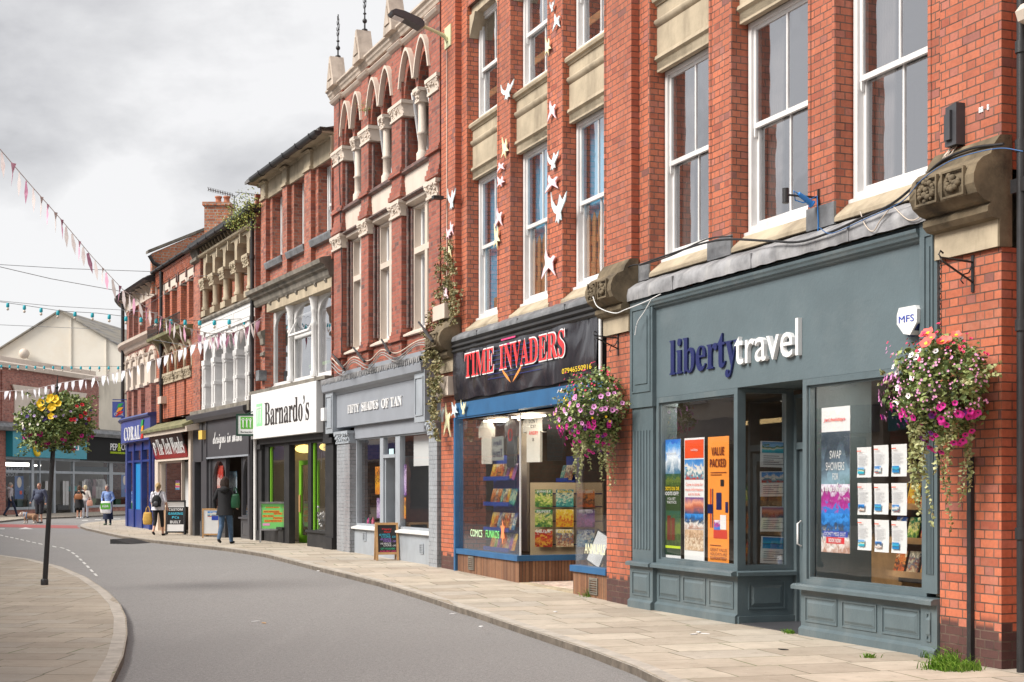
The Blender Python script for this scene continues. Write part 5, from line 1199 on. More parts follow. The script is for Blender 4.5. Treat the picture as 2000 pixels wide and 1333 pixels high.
for px in (422, 438.5):
    a, _ = P(px, 0); MB().lathe((a, Yc+.4, cz1), [(.10, 0), (.12, .04), (.10, .1), (.095, .2), (.125, .22), (.125, .27), (.08, .27)], 12).build('chimney_pot', M_TERR, ch, uv=False)
ae = MB(); ax_, az = P(452, 376); ae.tube([(ax_, Yc+.5, cz1-.4), (ax_, Yc+.5, az)], .02, 5)
p0 = Vector((P(401, 364)[0], Yc+.5, P(401, 364)[1])); p1 = Vector((P(453, 377)[0], Yc+.5, P(453, 377)[1])); ae.tube([p0, p1], .016, 5)
for k in range(11): q = p0.lerp(p1, k/11); ae.tube([q+Vector((0, -.12, .05)), q+Vector((0, .12, -.05))], .009, 4); ae.tube([q+Vector((-.02, 0, -.07)), q+Vector((.02, 0, .07))], .009, 4)
p0 = Vector((P(443, 358)[0], Yc+1.5, P(443, 358)[1])); p1 = Vector((P(490, 363)[0], Yc+1.5, P(490, 363)[1])); ae.tube([p0, p1], .014, 5); ae.tube([p0.lerp(p1, .2), Vector((ax_, Yc+.5, az-.1))], .014, 5)
ae.build('aerial', M_LEADD, ch, uv=False)

# ------------------------------------------------------------------ the corner building: a bowed front turning away into the side street
S1, RAD = 4.8, 10.0
def cwarp(v):
    s = -v[0]; y = v[1]
    if s <= S1: p = SA.mx @ Vector((-s, y, v[2])); return p
    th = (s-S1)/RAD; u = Vector((-SA.d[0], -SA.d[1], 0)); n = Vector((-SA.n[0], -SA.n[1], 0))
    o = Vector((SA.o[0], SA.o[1], 0))+u*S1; c = o+n*RAD
    p = c+(-n*math.cos(th)+u*math.sin(th))*(RAD-y); p.z = v[2]; return p
def cs(px, y=0):                                 # photo column -> distance along the bow
    lo, hi = 0, S1+2.6
    for _ in range(50):
        m_ = (lo+hi)/2; w_ = cwarp(Vector((-m_, y, 0)))
        if 1000+F*w_.x/w_.y > px: lo = m_
        else: hi = m_
    return -lo
def cz(px, py, y=0): w_ = cwarp(Vector((cs(px, y), y, 0))); return EYE-(py-HY)/F*w_.y
bK = thing('corner_building', 'bowed brick and cream corner building over the royal blue betting shop', 'building')
CE = -(S1+RAD*math.pi/2*.8)
def cbox(mb, x0, x1, y0, y1, z0, z1, st=.4):
    if x0 > x1: x0, x1 = x1, x0
    n = max(1, int((x1-x0)/st))
    for k in range(n): mb.box(x0+(x1-x0)*k/n, x0+(x1-x0)*(k+1)/n, y0, y1, z0, z1)
def cprof(mb, poly, x0, x1, st=.35):
    if x0 > x1: x0, x1 = x1, x0
    n = max(1, int((x1-x0)/st))
    for k in range(n): mb.prof(poly, x0+(x1-x0)*k/n, x0+(x1-x0)*(k+1)/n)
ze = av(cz(307, 542), cz(262, 574)); zcor = av(cz(304, 651), cz(262, 676)); zs_ = av(cz(312, 683), cz(262, 704)); zcap = av(cz(291, 743), cz(262, 755)); zb1 = 3.95
z2t = av(cz(303, 578), cz(281, 591)); zfr = z2t+.1; z1t = av(cz(291, 703), cz(262, 718))
print('K', ze, zcor, zs_, zcap, z2t, cs(243), cs(250), cs(265))
def slots(pxs, y=.3): return [(min(cs(a), cs(b)), max(cs(a), cs(b))) for a, b in pxs]
win1 = slots([(305, 299), (283.4, 279), (268.5, 264.5), (257, 253)]); win2 = slots([(306, 300), (284, 278), (270, 265.5), (259, 255.5)])
last = min(w_[0] for w_ in win1)
for k in range(4): win1.append((last-2.6-k*2.6, last-2.0-k*2.6)); win2.append((last-2.6-k*2.6, last-2.0-k*2.6))
def cwall(mb, x0, x1, z0, z1, yf, yb, wins, wz0, wz1):
    ws = sorted(wins); c = x0
    for a, b in ws:
        cbox(mb, c, a, yf, yb, wz0, wz1); c = b
    cbox(mb, c, x1, yf, yb, wz0, wz1)
    if z0 < wz0: cbox(mb, x0, x1, yf, yb, z0, wz0)
    if wz1 < z1: cbox(mb, x0, x1, yf, yb, wz1, z1)
M_REDK = brick('corner_brick', [(0, (.20, .06, .04)), (.3, (.38, .12, .085)), (.6, (.44, .16, .115)), (1, (.34, .11, .085))], (.34, .27, .23), dirt=.4)
w1 = [(a-.35, b+.02) for a, b in win1]; w2_ = [(a-.45, b+.02) for a, b in win2]
m = MB(); cwall(m, CE, 0, 3.8, zcap-.1, .0, .4, w1, 4.2, zcap-.1); cwall(m, CE, 0, zcor+.1, z2t+.02, .0, .4, w2_, zcor+.3, z2t); cbox(m, CE, 0, .02, .4, zs_+.05, zcor-.05); m.build('wall', M_REDK, bK, warp=cwarp)
m = MB(); cwall(m, CE, 0, zcap-.1, zs_-.1, -.03, .4, w1, zcap-.1, z1t); m.build('cream_arcade', M_CREAM, bK, warp=cwarp, uv=False)
m = MB()
for a, b in w1: cbox(m, b, b+.75, -.08, .1, zcap-.16, zcap-.04); arch_band(m, a-.1, b+.1, z1t-.1, z1t+.35, .12, -.10, -.02, 'round', 5)
cprof(m, [(.0, zs_-.08), (-.08, zs_-.04), (-.12, zs_+.02), (0, zs_+.08)], CE, 0)
cprof(m, [(.0, zcor-.25), (-.08, zcor-.2), (-.15, zcor-.05), (-.34, zcor+.02), (-.36, zcor+.12), (0, zcor+.2)], CE, 0); m.build('cornice', M_CREAM, bK, warp=cwarp, uv=False)
m = MB(); cbox(m, CE, 0, -.02, .4, z2t+.02, ze-.1); k = -.3
while k > CE: m.prof([(0, z2t+.1), (-.06, z2t+.12), (-.10, z2t+.3), (-.2, z2t+.5), (-.34, ze-.16), (0, ze-.12)], k-.16, k); k -= .9
m.build('eaves_frieze', M_CREAM, bK, warp=cwarp, uv=False)
m = MB(); cprof(m, [(.3, ze-.12), (-.42, ze-.08), (-.48, ze+.0), (-.36, ze+.03), (.3, ze+.3)], CE, 0); m.build('gutter', M_IRON, bK, warp=cwarp, uv=False)
m = MB(); cprof(m, [(-.36, ze+.07), (2.4, ze+1.1), (2.4, ze+1.0), (-.36, ze+.0)], CE, 0, .6); m.build('roof', M_SLATE, bK, warp=cwarp)
for wins, z0_, z1_ in ((w1, 4.2, z1t), (w2_, zcor+.3, z2t)):
    for a, b in wins:
        m = MB(); frame(m, a, b, z0_, z1_, .22, .3, .07); m.box(a, b, .2, .29, (z0_+z1_)/2-.03, (z0_+z1_)/2+.03); w = m.build('window', M_WHITE, bK, warp=cwarp, uv=False)
        MB().box(a+.06, b-.06, .25, .256, z0_+.06, z1_-.06).build('pane', M_GLASSU, w, uv=False, warp=cwarp)
m = MB(); cbox(m, CE, 0, 1.5, 1.6, 3.9, ze); m.build('inner_partition', M_DARK, bK, warp=cwarp, uv=False)
for ch_, a in zip('HOUSE', (0, 1, 2, 3, 4)):
    p_ = 257.5+6.2*a; c = cs(p_); t_ = text(bK, 'raised_lettering', ch_, c-.20, c+.24, zs_+.16, zcor-.34, .0, M_CREAM, .04); 
    for v_ in t_.data.vertices: v_.co = cwarp(v_.co)
m = MB(); dp = cs(247.5)
for k in (0,): m.tube([(dp-.1, -.15, 3.9), (dp-.1, -.15, ze-.1)], .07, 8)
m.build('downpipe', M_IRON, bK, uv=False, warp=cwarp)
# betting shop: bowed blue fascia, glazed front
zf1 = av(cz(300, 814), cz(262, 822)); zf0 = av(cz(298, 858.5), cz(262, 865)); gK = .06
M_CORF = paint('blue_vinyl_fascia', (.055, .085, .30), .35, .1, 2, (.1, .12, .3), .4, .05)
m = MB(); cbox(m, CE, -.05, -.22, .0, zf0, zf1); m.build('fascia', M_CORF, bK, warp=cwarp, uv=False)
m = MB(); cprof(m, [(.3, zf1), (-.28, zf1), (-.34, zf1+.06), (-.3, zf1+.12), (.3, zf1+.2)], CE, -.02); m.build('fascia_cornice', M_CORAL, bK, warp=cwarp, uv=False)
m = MB(); cbox(m, CE, -.1, -.06, .0, zf0-.04, zf0-.0); cbox(m, CE, -.1, .0, .3, 3.0, zf0); cbox(m, CE, -.1, -.03, .3, 2.55, 2.63)
for px0, px1 in ((304, 300.5), (279.5, 277), (263.5, 261), (250.5, 244)): a, b = cs(px0), cs(px1); cbox(m, b, a, -.05, .3, gK, zf0, .3)
k = cs(244)-1.4
while k > CE: m.box(k-.2, k, -.05, .3, gK, zf0); k -= 2.2
m.build('shop_pilaster', M_CORAL, bK, warp=cwarp, uv=False)
m = MB(); cbox(m, CE, cs(277), .05, .1, .75, 3.0); cbox(m, cs(279), -.3, .05, .1, .6, 3.0); m.build('shop_window', M_GLASS, bK, warp=cwarp, uv=False)
m = MB(); cbox(m, CE, cs(277), .0, .2, gK, .75); cbox(m, cs(279), -.3, .0, .2, gK, .6); m.build('stall_riser', M_CORAL, bK, warp=cwarp, uv=False)
m = MB(); cbox(m, cs(263), cs(277), .04, .12, .45, 2.55); m.build('poster_panel', flat('bright_blue_panel', 30, 130, 190), bK, warp=cwarp, uv=False)
m = MB()
for k in range(12): m.tube([(cs(296)-.10+k*-.09, .5, .7), (cs(296)-.10-k*.09, .5, 2.5)], .055, 6)
m.build('curtain', paint('grey_curtain', (.22, .20, .22), .8, .1, 2, None, 0, 0), bK, warp=cwarp, uv=False)
m = MB(); cbox(m, CE, -.1, 2.0, 2.1, gK, 3.2); m.build('back_wall', M_DARK, bK, warp=cwarp, uv=False)
m = MB(); m.tube([(cs(302.5), -.16, gK), (cs(302.5), -.16, zf0+.2)], .06, 8); m.build('downpipe', M_CORAL, bK, uv=False, warp=cwarp)
L0, L1 = cs(254), cs(287)
for i, c in enumerate('CORAL'):
    a = L0+(L1-L0)*i/5; t_ = text(bK, 'fascia_lettering', c, a+.05, a+(L1-L0)/5-.04, av(cz(258, 860, -.2), cz(287, 856, -.2)), av(cz(258, 834, -.2), cz(287, 828, -.2)), -.222, M_UPVC, .02, SERIF)
    for v_ in t_.data.vertices: v_.co = cwarp(v_.co)
for k, (c_, px) in enumerate((('#2a9a4a', 289.5), ('#e8a020', 291), ('#d03020', 292.3))):
    a = cs(288.2); b = cs(293.5); z0_ = cz(290, 842, -.2)+.22*(2-k)-.25
    m = MB(); m.prism([(a, z0_), (a+.2, z0_+.22), (b, z0_+.26), (b-.12, z0_+.02)], -.26, -.23); m.build('fascia_emblem', flat('emblem'+c_, c_), bK, uv=False, warp=cwarp)
# projecting sign
hs = thing('hanging_sign', 'small royal blue hanging sign with a rainbow flash, projecting from the corner by a drainpipe', 'sign', cwarp(Vector((cs(248), -.1, 0))))
o_ = hs.location; Yh = o_.y; hx0, hx1 = (220-1000)/F*Yh-o_.x, (244-1000)/F*Yh-o_.x; hz = lambda py: EYE-(py-HY)/F*Yh
MB().box(hx0, hx1, -.05, .05, hz(816), hz(785)).build('sign_board', M_CORF, hs, uv=False); MB().box(hx0, hx1+.1, -.03, .03, hz(782), hz(780.5)).build('bracket', M_CORAL, hs, uv=False)
text(hs, 'sign_lettering', 'CORAL', hx0+.08, hx1-.05, hz(812), hz(807), -.055, M_UPVC, .005)
for k, c_ in enumerate(('#2a9a4a', '#e8a020', '#d03020')):
    q = hz(789)-.16*k; m = MB(); m.prism([(hx0+.12+.03*(2-k), q-.2), (hx0+.25, q), (hx1-.05, q+.02), (hx1-.15, q-.13), (hx0+.3, q-.12)], -.06, -.05); m.build('sign_emblem', flat('emblem'+c_, c_), hs, uv=False)

# ------------------------------------------------------------------ the discount shop closing the view, and the rendered gable behind it
SF_o = ground_pt(0, 1006.5)
class FS:                                        # frontal facade: x grows to the right of the picture, y away
    def __init__(s, p, t): s.p = p; L = math.hypot(t, 1); s.d = (t/L, 1/L); s.rz = math.atan2(s.d[1], s.d[0]); s.n = (s.d[1], -s.d[0])
    def at(s, px, py=952, y=0):                  # y>0 = behind the face
        r = (px-1000)/F; ox = s.p[0]-s.n[0]*y; oy = s.p[1]-s.n[1]*y; Y = (ox*s.d[1]-oy*s.d[0])/(r*s.d[1]-s.d[0]); X = r*Y
        return ((X-ox)*s.d[0]+(Y-oy)*s.d[1], EYE-(py-HY)/F*Y)
    def x(s, px, y=0): return s.at(px, 952, y)[0]
    def z(s, px, py, y=0): return s.at(px, py, y)[1]
    def w(s, x, y=0, z=0): return Vector((s.p[0]+s.d[0]*x-s.n[0]*y, s.p[1]+s.d[1]*x-s.n[1]*y, z))
SFr = FS(SF_o, .2)
bF = thing('discount_shop_building', 'low brick building with blocked cream windows over the teal and black shop signs', 'building', (SF_o.x, SF_o.y, 0), SFr.rz)
x = SFr.x; z = SFr.z; gF = .05
zt = av(z(0, 717), z(190, 746)); zf1 = av(z(9, 839), z(190, 852)); zf0 = av(z(9, 892), z(242, 901)); zwb = av(z(60, 995), z(220, 991))
print('F', zt, zf1, zf0, zwb)
xe = x(193); xr = x(300)
m = MB(); wall(m, x(-160), x(9), gF-.1, zt, .0, .4, []); m.box(x(9), xe, 0, .4, zf1+.2, zt); m.box(x(-20), x(8), -.1, 0, gF, z(0, 826)); m.box(x(2), x(9), -.06, 0, gF, zt); m.build('wall', M_FARB, bF)
m = MB(); m.box(xe, xr, -.0, .4, zf1, av(z(193, 746), z(240, 742))); m.build('render_wall', paint('stained_render', (.66, .60, .50), .8, .08, .8, (.30, .26, .20), .75, .1, streak=True), bF)
m = MB(); m.prof([(-.25, zt), (-.3, zt+.25), (-.1, zt+.35), (.1, zt+.35), (.1, zt)], x(-160), xe+.1); m.build('cornice', M_CREAM, bF)
m = MB(); m.box(x(-160), xe, .2, .4, zt+.35, z(0, 694)); m.build('parapet', M_CREAM, bF)
for a, b, c, d, e in ((27, 88, 752, 765, 824), (136, 161, 765, 775, 824)):
    m = MB(); m.box(x(a), x(b), -.06, .0, z(a, e), z(a, d)+.3); m.box(x(a)-.15, x(b)+.15, -.16, .0, z(a, e)-.25, z(a, e)); m.prism([(x(a)-.1, z(a, d)), (x(b)+.1, z(a, d)), (x(b)+.35, z(a, c)), (x(a)-.35, z(a, c))], -.14, -.06); m.build('blocked_window', M_CREAM, bF)
MB().prof([(-.7, zf1-.1), (-.8, zf1+.1), (-.7, zf1+.3), (.0, zf1+.45), (.0, zf1-.1)], x(-60), xr).build('lead_canopy', M_LEADD, bF)
M_TEAL = flat('teal_fascia', 30, 140, 160, rough=.4)
MB().box(x(9), x(155), -.5, .0, zf0, zf1).build('fascia', M_TEAL, bF); MB().box(x(155), x(243)+1.5, -.48, .0, zf0-.05, zf1+.02).build('fascia', flat('matt_black', 14, 14, 16, rough=.9), bF)
text(bF, 'fascia_lettering', 'P', x(40.5), x(46.5), z(43, 878), z(43, 861), -.52, M_UPVC, .03)
m = MB(); a0 = x(56); c0 = z(56, 872); m.tube([(a0+.42*math.cos(t)*.8, -.53, c0+.5*math.sin(t)) for t in [k*2*math.pi/14 for k in range(15)]], .13, 6); m.build('fascia_lettering', M_YEL, bF, uv=False)
text(bF, 'fascia_lettering', 'undland', x(62.5), x(138), z(90, 878), z(90, 861), -.52, M_UPVC, .03)
text(bF, 'fascia_lettering', 'PEP', x(201), x(214.5), z(207, 880), z(207, 867), -.5, M_UPVC, .03); text(bF, 'fascia_lettering', 'CO', x(222.5), x(234.5), z(228, 880), z(228, 867.5), -.5, M_UPVC, .03)
M_LIME = flat('lime_text', 190, 215, 30); text(bF, 'fascia_lettering', '&', x(215.5), x(222), z(218, 882), z(218, 866), -.5, M_LIME, .03)
text(bF, 'fascia_lettering', 'FASHION FOR WOMEN, MEN & KIDS', x(201), x(235), z(218, 887.6), z(218, 883.2), -.5, M_LIME, .03)
m = MB(); m.box(x(9), x(70), -.1, .2, gF-.05, zwb); m.box(x(168), xr, -.1, .2, gF-.05, zwb); m.build('stall_riser', M_FARB, bF)
MB().box(x(9), x(70), -.16, .0, zwb, zwb+.15).build('sill', M_GREY, bF); MB().box(x(170), xr, -.16, .0, zwb, zwb+.15).build('sill', M_GREY, bF)
m = MB()
for a, b in ((60, 65), (75.5, 77.5), (103, 107), (141, 144), (212, 219)): m.box(x(a), x(b), -.06, .1, gF, zf0)
m.box(x(9), x(243), -.05, .1, zf0-.9, zf0-.75); m.box(x(9), xr, -.05, .12, zf0-.15, zf0); w = m.build('shop_window', M_GREY, bF)
for a, b in ((9, 60), (65, 103), (107, 141), (144, 212), (219, 245)): pane(w, x(a), x(b), gF+(.8 if a < 60 or a > 141 else 0), zf0-.1, .0, glassm('far_glass', (.9, .92, .92), 1.4, .6, .0, .004, -.02))
hm = MB()
for a in (86.5, 89, 121, 123.5, 127, 129.5, 158.5, 161.5): hm.tube([(x(a), -.1, z(a, 940)), (x(a), -.1, z(a, 987 if a > 100 and a < 150 else 958))], .035, 6)
hm.build('door_handle', M_UPVC, w, uv=False)
room(bF, x(9), xr, .12, 9, gF, zf0+.1, M_DARK, M_FLOORI)
MB().box(x(9, 3), x(54, 3), 2.9, 3.1, z(30, 911, 3), z(30, 904, 3)).build('strip_light', emit('cool_strip', (1, .95, .85), 3.5), bF, uv=False)
MB().box(x(67, 3), x(77, 3), 2.9, 3.1, z(70, 911, 3), z(70, 908, 3)).build('strip_light', emit('cool_strip', (1, .95, .85), 3.5), bF, uv=False)
MB().box(x(144, 2), x(210, 2), 2, 2.1, z(180, 924, 2), z(180, 912, 2)).build('header_board', flat('teal_header', 20, 70, 85), bF, uv=False)
m = MB(); m.box(x(-160), xr, 9.2, 9.4, 0, zt); m.box(x(-160), x(-160)+.3, .4, 9.2, 0, zt); m.box(xr-.3, xr, .4, 9.2, 0, 7.4); m.build('rear_wall', M_FARB, bF); MB().box(x(-160), xr, .4, 9.4, zt-.3, zt-.05).build('flat_roof', M_LEADD, bF)
# cream rendered gable with a slate roof running away behind
Yg = 99.; G = lambda px, py, Y=Yg: ((px-1000)/F*Y, EYE-(py-HY)/F*Y)
bG = thing('rendered_gable_building', 'cream rendered gable end with a grey slate roof behind the discount shop', 'building')
ax_, az = G(118, 609); rx_, rz_ = G(241, 682); lx_, lz_ = G(-120, 760)
sl = (az-lz_)/(ax_-lx_)
dY = 34.; ddx = .093*dY
gfr = M_RENDER = paint('cream_render', (.74, .69, .60), .8, .04, .5, (.68, .58, .44), .5, .08)
m = MB(); pts = [(lx_, 0), (rx_, 0), (rx_, rz_), (ax_, az), (lx_, lz_)]
m.faces([(a, Yg, b) for a, b in pts]+[(a+ddx, Yg+dY, b) for a, b in pts], [(0, 1, 2, 3, 4), (1, 6, 7, 2), (4, 9, 5, 0), (9, 8, 7, 6, 5)]); m.build('wall', M_RENDER, bG, uv=False)
m = MB(); th = .1
for (p, q) in (((ax_, az), (rx_+.2, rz_-.1)), ((ax_, az), (lx_, lz_))):
    a = [(p[0], Yg-.25, p[1]+.02), (q[0], Yg-.25, q[1]+.02), (q[0]+ddx, Yg+dY, q[1]+.02), (p[0]+ddx, Yg+dY, p[1]+.02)]; b = [(X_, Y_, Z_+th) for X_, Y_, Z_ in a]
    m.faces(a+b, [(0, 1, 2, 3), (4, 5, 6, 7), (0, 1, 5, 4), (1, 2, 6, 5), (2, 3, 7, 6), (3, 0, 4, 7)])
def slate_mat():
    m_, t, b = newmat('slate_courses'); v = N(t, 'ShaderNodeTexCoord').outputs['Object']; w_ = N(t, 'ShaderNodeTexWave', ins={'Scale': .9, 'Distortion': .6, 'Detail': 3}); w_.bands_direction = 'Z'; t.links.new(v, w_.inputs[0])
    c = mixc(t, w_.outputs['Fac'], (.13, .125, .12), (.24, .23, .225)); c = mixc(t, noise_fac(t, v, .6, 6, .4, .6), c, (.28, .25, .20)); t.links.new(c, b.inputs['Base Color']); b.inputs['Roughness'].default_value = .8; return m_
m.build('roof', slate_mat(), bG, uv=False)
MB().box(G(207, 0)[0], G(208.5, 0)[0], Yg-.12, Yg, 5, G(207, 664)[1]).build('render_band', M_RENDER, bG, uv=False)
MB().box(G(137.5, 0)[0], G(140, 0)[0], Yg-.08, Yg, 5, G(137, 620)[1]).build('render_band', M_RENDER, bG, uv=False)
gb = thing('globe_lamp', 'round white globe fixed to the cream gable wall', 'lamp'); MB().ball((G(52, 0)[0], Yg-.5, G(0, 692.5)[1]), .19*2.8*.52*1.3, 14, 10).build('globe', M_CREAM, gb, uv=False); MB().tube([(G(52, 0)[0], Yg-.5, G(0, 695)[1]), (G(52, 0)[0], Yg, G(0, 698)[1])], .04, 5).build('bracket', M_CREAM, gb, uv=False)
# ------------------------------------------------------------------ the other side of the street, seen only in the shop windows
for i, (y0, y1, h, mt) in enumerate(((-22, -9, 6.5, M_FARB), (-8.8, 3, 5.6, M_RENDER), (3.2, 14, 6.4, M_REDC), (14.2, 26, 5.4, M_FARB), (26.2, 44, 6.0, M_RENDER), (44.2, 58, 6.2, M_REDC), (58.2, 74, 5.8, M_RENDER))):
    t = .3946; off = -13.5
    p1 = Vector((9.27-t*y0+off*math.hypot(t, 1), y0, 0)); p2 = Vector((9.27-t*y1+off*math.hypot(t, 1), y1, 0))
    dd = p2-p1; L = dd.length; ang = math.atan2(dd.y, dd.x)
    ob = thing('terraced_building', 'plain building on the other side of the street, seen only in window reflections', 'building', p1, ang, 'buildings across the street')
    hol = [(1.2+k*2.6, 2.4+k*2.6, 4.2, 5.2) for k in range(int((L-1.5)/2.6))]; hol2 = [(.8+k*(L-1)/3, .8+(k+1)*(L-1)/3-.8, .6, 2.9) for k in range(3)]
    MBw = MB(); wall(MBw, 0, L, -.1, h, 0, -.3, []); MBw.box(0, L, .01, 7.0, -.1, h); MBw.build('wall', mt, ob)
    for a, b, c, d in hol: g = MB(); frame(g, a, b, c, d, -.40, -.31, .08); wq = g.build('window', M_WHITE, ob, uv=False); MB().box(a, b, -.35, -.34, c, d).build('pane', M_DARK, wq, uv=False)
    for a, b, c, d in hol2: g = MB(); frame(g, a, b, c, d, -.40, -.31, .1); wq = g.build('shop_window', M_CHAR, ob, uv=False); MB().box(a, b, -.35, -.34, c, d).build('pane', M_DARK, wq, uv=False)
    MB().box(0.2, L-.2, -.5, -.31, 3.0, 3.7).build('fascia', (M_CHAR, M_CORF, M_CREAM, M_TEAL, M_GREYF)[i % 5], ob, uv=False)
    MB().prof([(-.5, h), (3.5, h+1.5), (7.2, h)], 0, L).build('roof', M_SLATE, ob, uv=False)
# ------------------------------------------------------------------ helpers for leaves, flowers, prints
def foliage_mat(name, dark, mid, light):
    m, t, b = newmat(name); g = N(t, 'ShaderNodeObjectInfo'); ge = N(t, 'ShaderNodeNewGeometry'); v = N(t, 'ShaderNodeTexCoord').outputs['Object']
    n = N(t, 'ShaderNodeTexNoise', ins={'Scale': 9., 'Detail': 3}); t.links.new(v, n.inputs['Vector'])
    a = N(t, 'ShaderNodeMath', operation='MULTIPLY_ADD', ins={1: .55}); t.links.new(ge.outputs['Random Per Island'], a.inputs[0]); t.links.new(n.outputs['Fac'], a.inputs[2])
    r = N(t, 'ShaderNodeValToRGB'); t.links.new(a.outputs[0], r.inputs[0]); ramp(r, [(.35, dark), (.68, mid), (1, light)])
    t.links.new(r.outputs[0], b.inputs['Base Color']); b.inputs['Roughness'].default_value = .55
    b.inputs['Subsurface Weight'].default_value = 0; MATS[name] = m; return m
M_LEAF = foliage_mat('basket_leaves', (.03, .055, .015), (.11, .17, .045), (.34, .40, .14))
M_LEAFL = foliage_mat('pale_trailing_leaves', (.12, .15, .05), (.28, .31, .12), (.50, .50, .26))
M_IVY = foliage_mat('ivy_leaves', (.05, .055, .02), (.17, .17, .07), (.36, .30, .15))
M_GRASS = foliage_mat('grass_blades', (.05, .12, .015), (.13, .28, .03), (.25, .45, .06))
M_WEED = foliage_mat('gutter_weed', (.10, .16, .03), (.22, .30, .06), (.45, .42, .10))
def leaf(mb, c, s, rnd, droop=0):
    a = rnd.random()*6.283; b = rnd.uniform(-.9, .9); d = Vector((math.cos(a)*math.cos(b), math.sin(a)*math.cos(b), math.sin(b)-droop)).normalized()
    e = d.cross(Vector((rnd.uniform(-1, 1), rnd.uniform(-1, 1), rnd.uniform(-1, 1)))).normalized(); n = d.cross(e)
    w = s*.38; p = Vector(c)
    mb.faces([p, p+d*s*.45+e*w, p+d*s-n*s*.12, p+d*s*.45-e*w, p+d*s*.5+n*s*.06], [(0, 1, 4), (1, 2, 4), (2, 3, 4), (3, 0, 4)], False)
def petunia(mb, c, nrm, r, rnd, m_pet, m_eye):
    nrm = Vector(nrm).normalized(); a = nrm.cross(Vector((.3, .2, 1))).normalized(); b = nrm.cross(a); c = Vector(c)
    ph = rnd.random()*6; pts = [c-nrm*r*.35]
    for k in range(10):
        t = ph+k*math.pi/5; rr = r*(1 if k % 2 else .84); pts.append(c+(a*math.cos(t)+b*math.sin(t))*rr+nrm*r*.12*(1 if k % 2 else -.3))
    mb.mat(m_pet); mb.faces(pts, [(0, 1+k, 1+(k+1) % 10) for k in range(10)], False)
    mb.mat(m_eye); mb.faces([c-nrm*r*.15+(a*math.cos(k*1.047)+b*math.sin(k*1.047))*r*.3 for k in range(6)], [tuple(range(6))], False)
def flowerm(n, c): return paint('petal_'+n, srgb(c), .6, .12, 20, None, 0, 0)
PET = {k: flowerm(k, c) for k, c in dict(magenta='#c81e8c', purple='#6a1480', pink='#d890c8', white='#f0ecea', red='#c81828', yellow='#f2c81e', salmon='#f06a60', lilac='#b8a0d0', fuchsia='#d83060', violet='#3c2070').items()}
M_EYE = flowerm('eye', '#381030')
def flowers(parent, name, spots, col, rnd, eye=True):
    mb = MB()
    for c, n, r in spots: petunia(mb, c, n, r, rnd, 0, 1)
    o = mb.build(name, [PET[col], M_EYE if eye else PET['yellow']], parent, uv=False); o['kind'] = 'stuff'; return o
def photo_mat(name, stops, sc=6., amt=.35, axis='Z'):
    """a printed picture: broad fields from bottom to top, broken up by patches of other tones"""
    if name in MATS: return MATS[name]
    m, t, b = newmat(name); v = N(t, 'ShaderNodeTexCoord').outputs['Generated']; ob = N(t, 'ShaderNodeTexCoord').outputs['Object']; oi = N(t, 'ShaderNodeObjectInfo')
    ad = N(t, 'ShaderNodeVectorMath', operation='ADD'); t.links.new(ob, ad.inputs[0]); t.links.new(oi.outputs['Location'], ad.inputs[1])
    s_ = N(t, 'ShaderNodeSeparateXYZ'); t.links.new(v, s_.inputs[0]); n = N(t, 'ShaderNodeTexNoise', ins={'Scale': sc*1.6, 'Detail': 7, 'Roughness': .75}); t.links.new(ad.outputs[0], n.inputs['Vector'])
    vo = N(t, 'ShaderNodeTexVoronoi', ins={'Scale': sc*1.5, 'Randomness': 1.}); t.links.new(ad.outputs[0], vo.inputs['Vector']); vs_ = N(t, 'ShaderNodeSeparateXYZ'); t.links.new(vo.outputs['Color'], vs_.inputs[0])
    mx = N(t, 'ShaderNodeMath', operation='MULTIPLY_ADD', ins={1: .55}); t.links.new(vs_.outputs['X'], mx.inputs[0]); t.links.new(n.outputs['Fac'], mx.inputs[2])
    a = N(t, 'ShaderNodeMath', operation='MULTIPLY_ADD', ins={1: amt*1.1}); t.links.new(mx.outputs[0], a.inputs[0])
    sb = N(t, 'ShaderNodeMath', operation='SUBTRACT', ins={1: amt*.85}); t.links.new(s_.outputs[axis], sb.inputs[0]); t.links.new(sb.outputs[0], a.inputs[2])
    r = N(t, 'ShaderNodeValToRGB'); t.links.new(a.outputs[0], r.inputs[0]); ramp(r, [(p, srgb(c)) for p, c in stops]); t.links.new(r.outputs[0], b.inputs['Base Color']); b.inputs['Roughness'].default_value = .45
    MATS[name] = m; return m
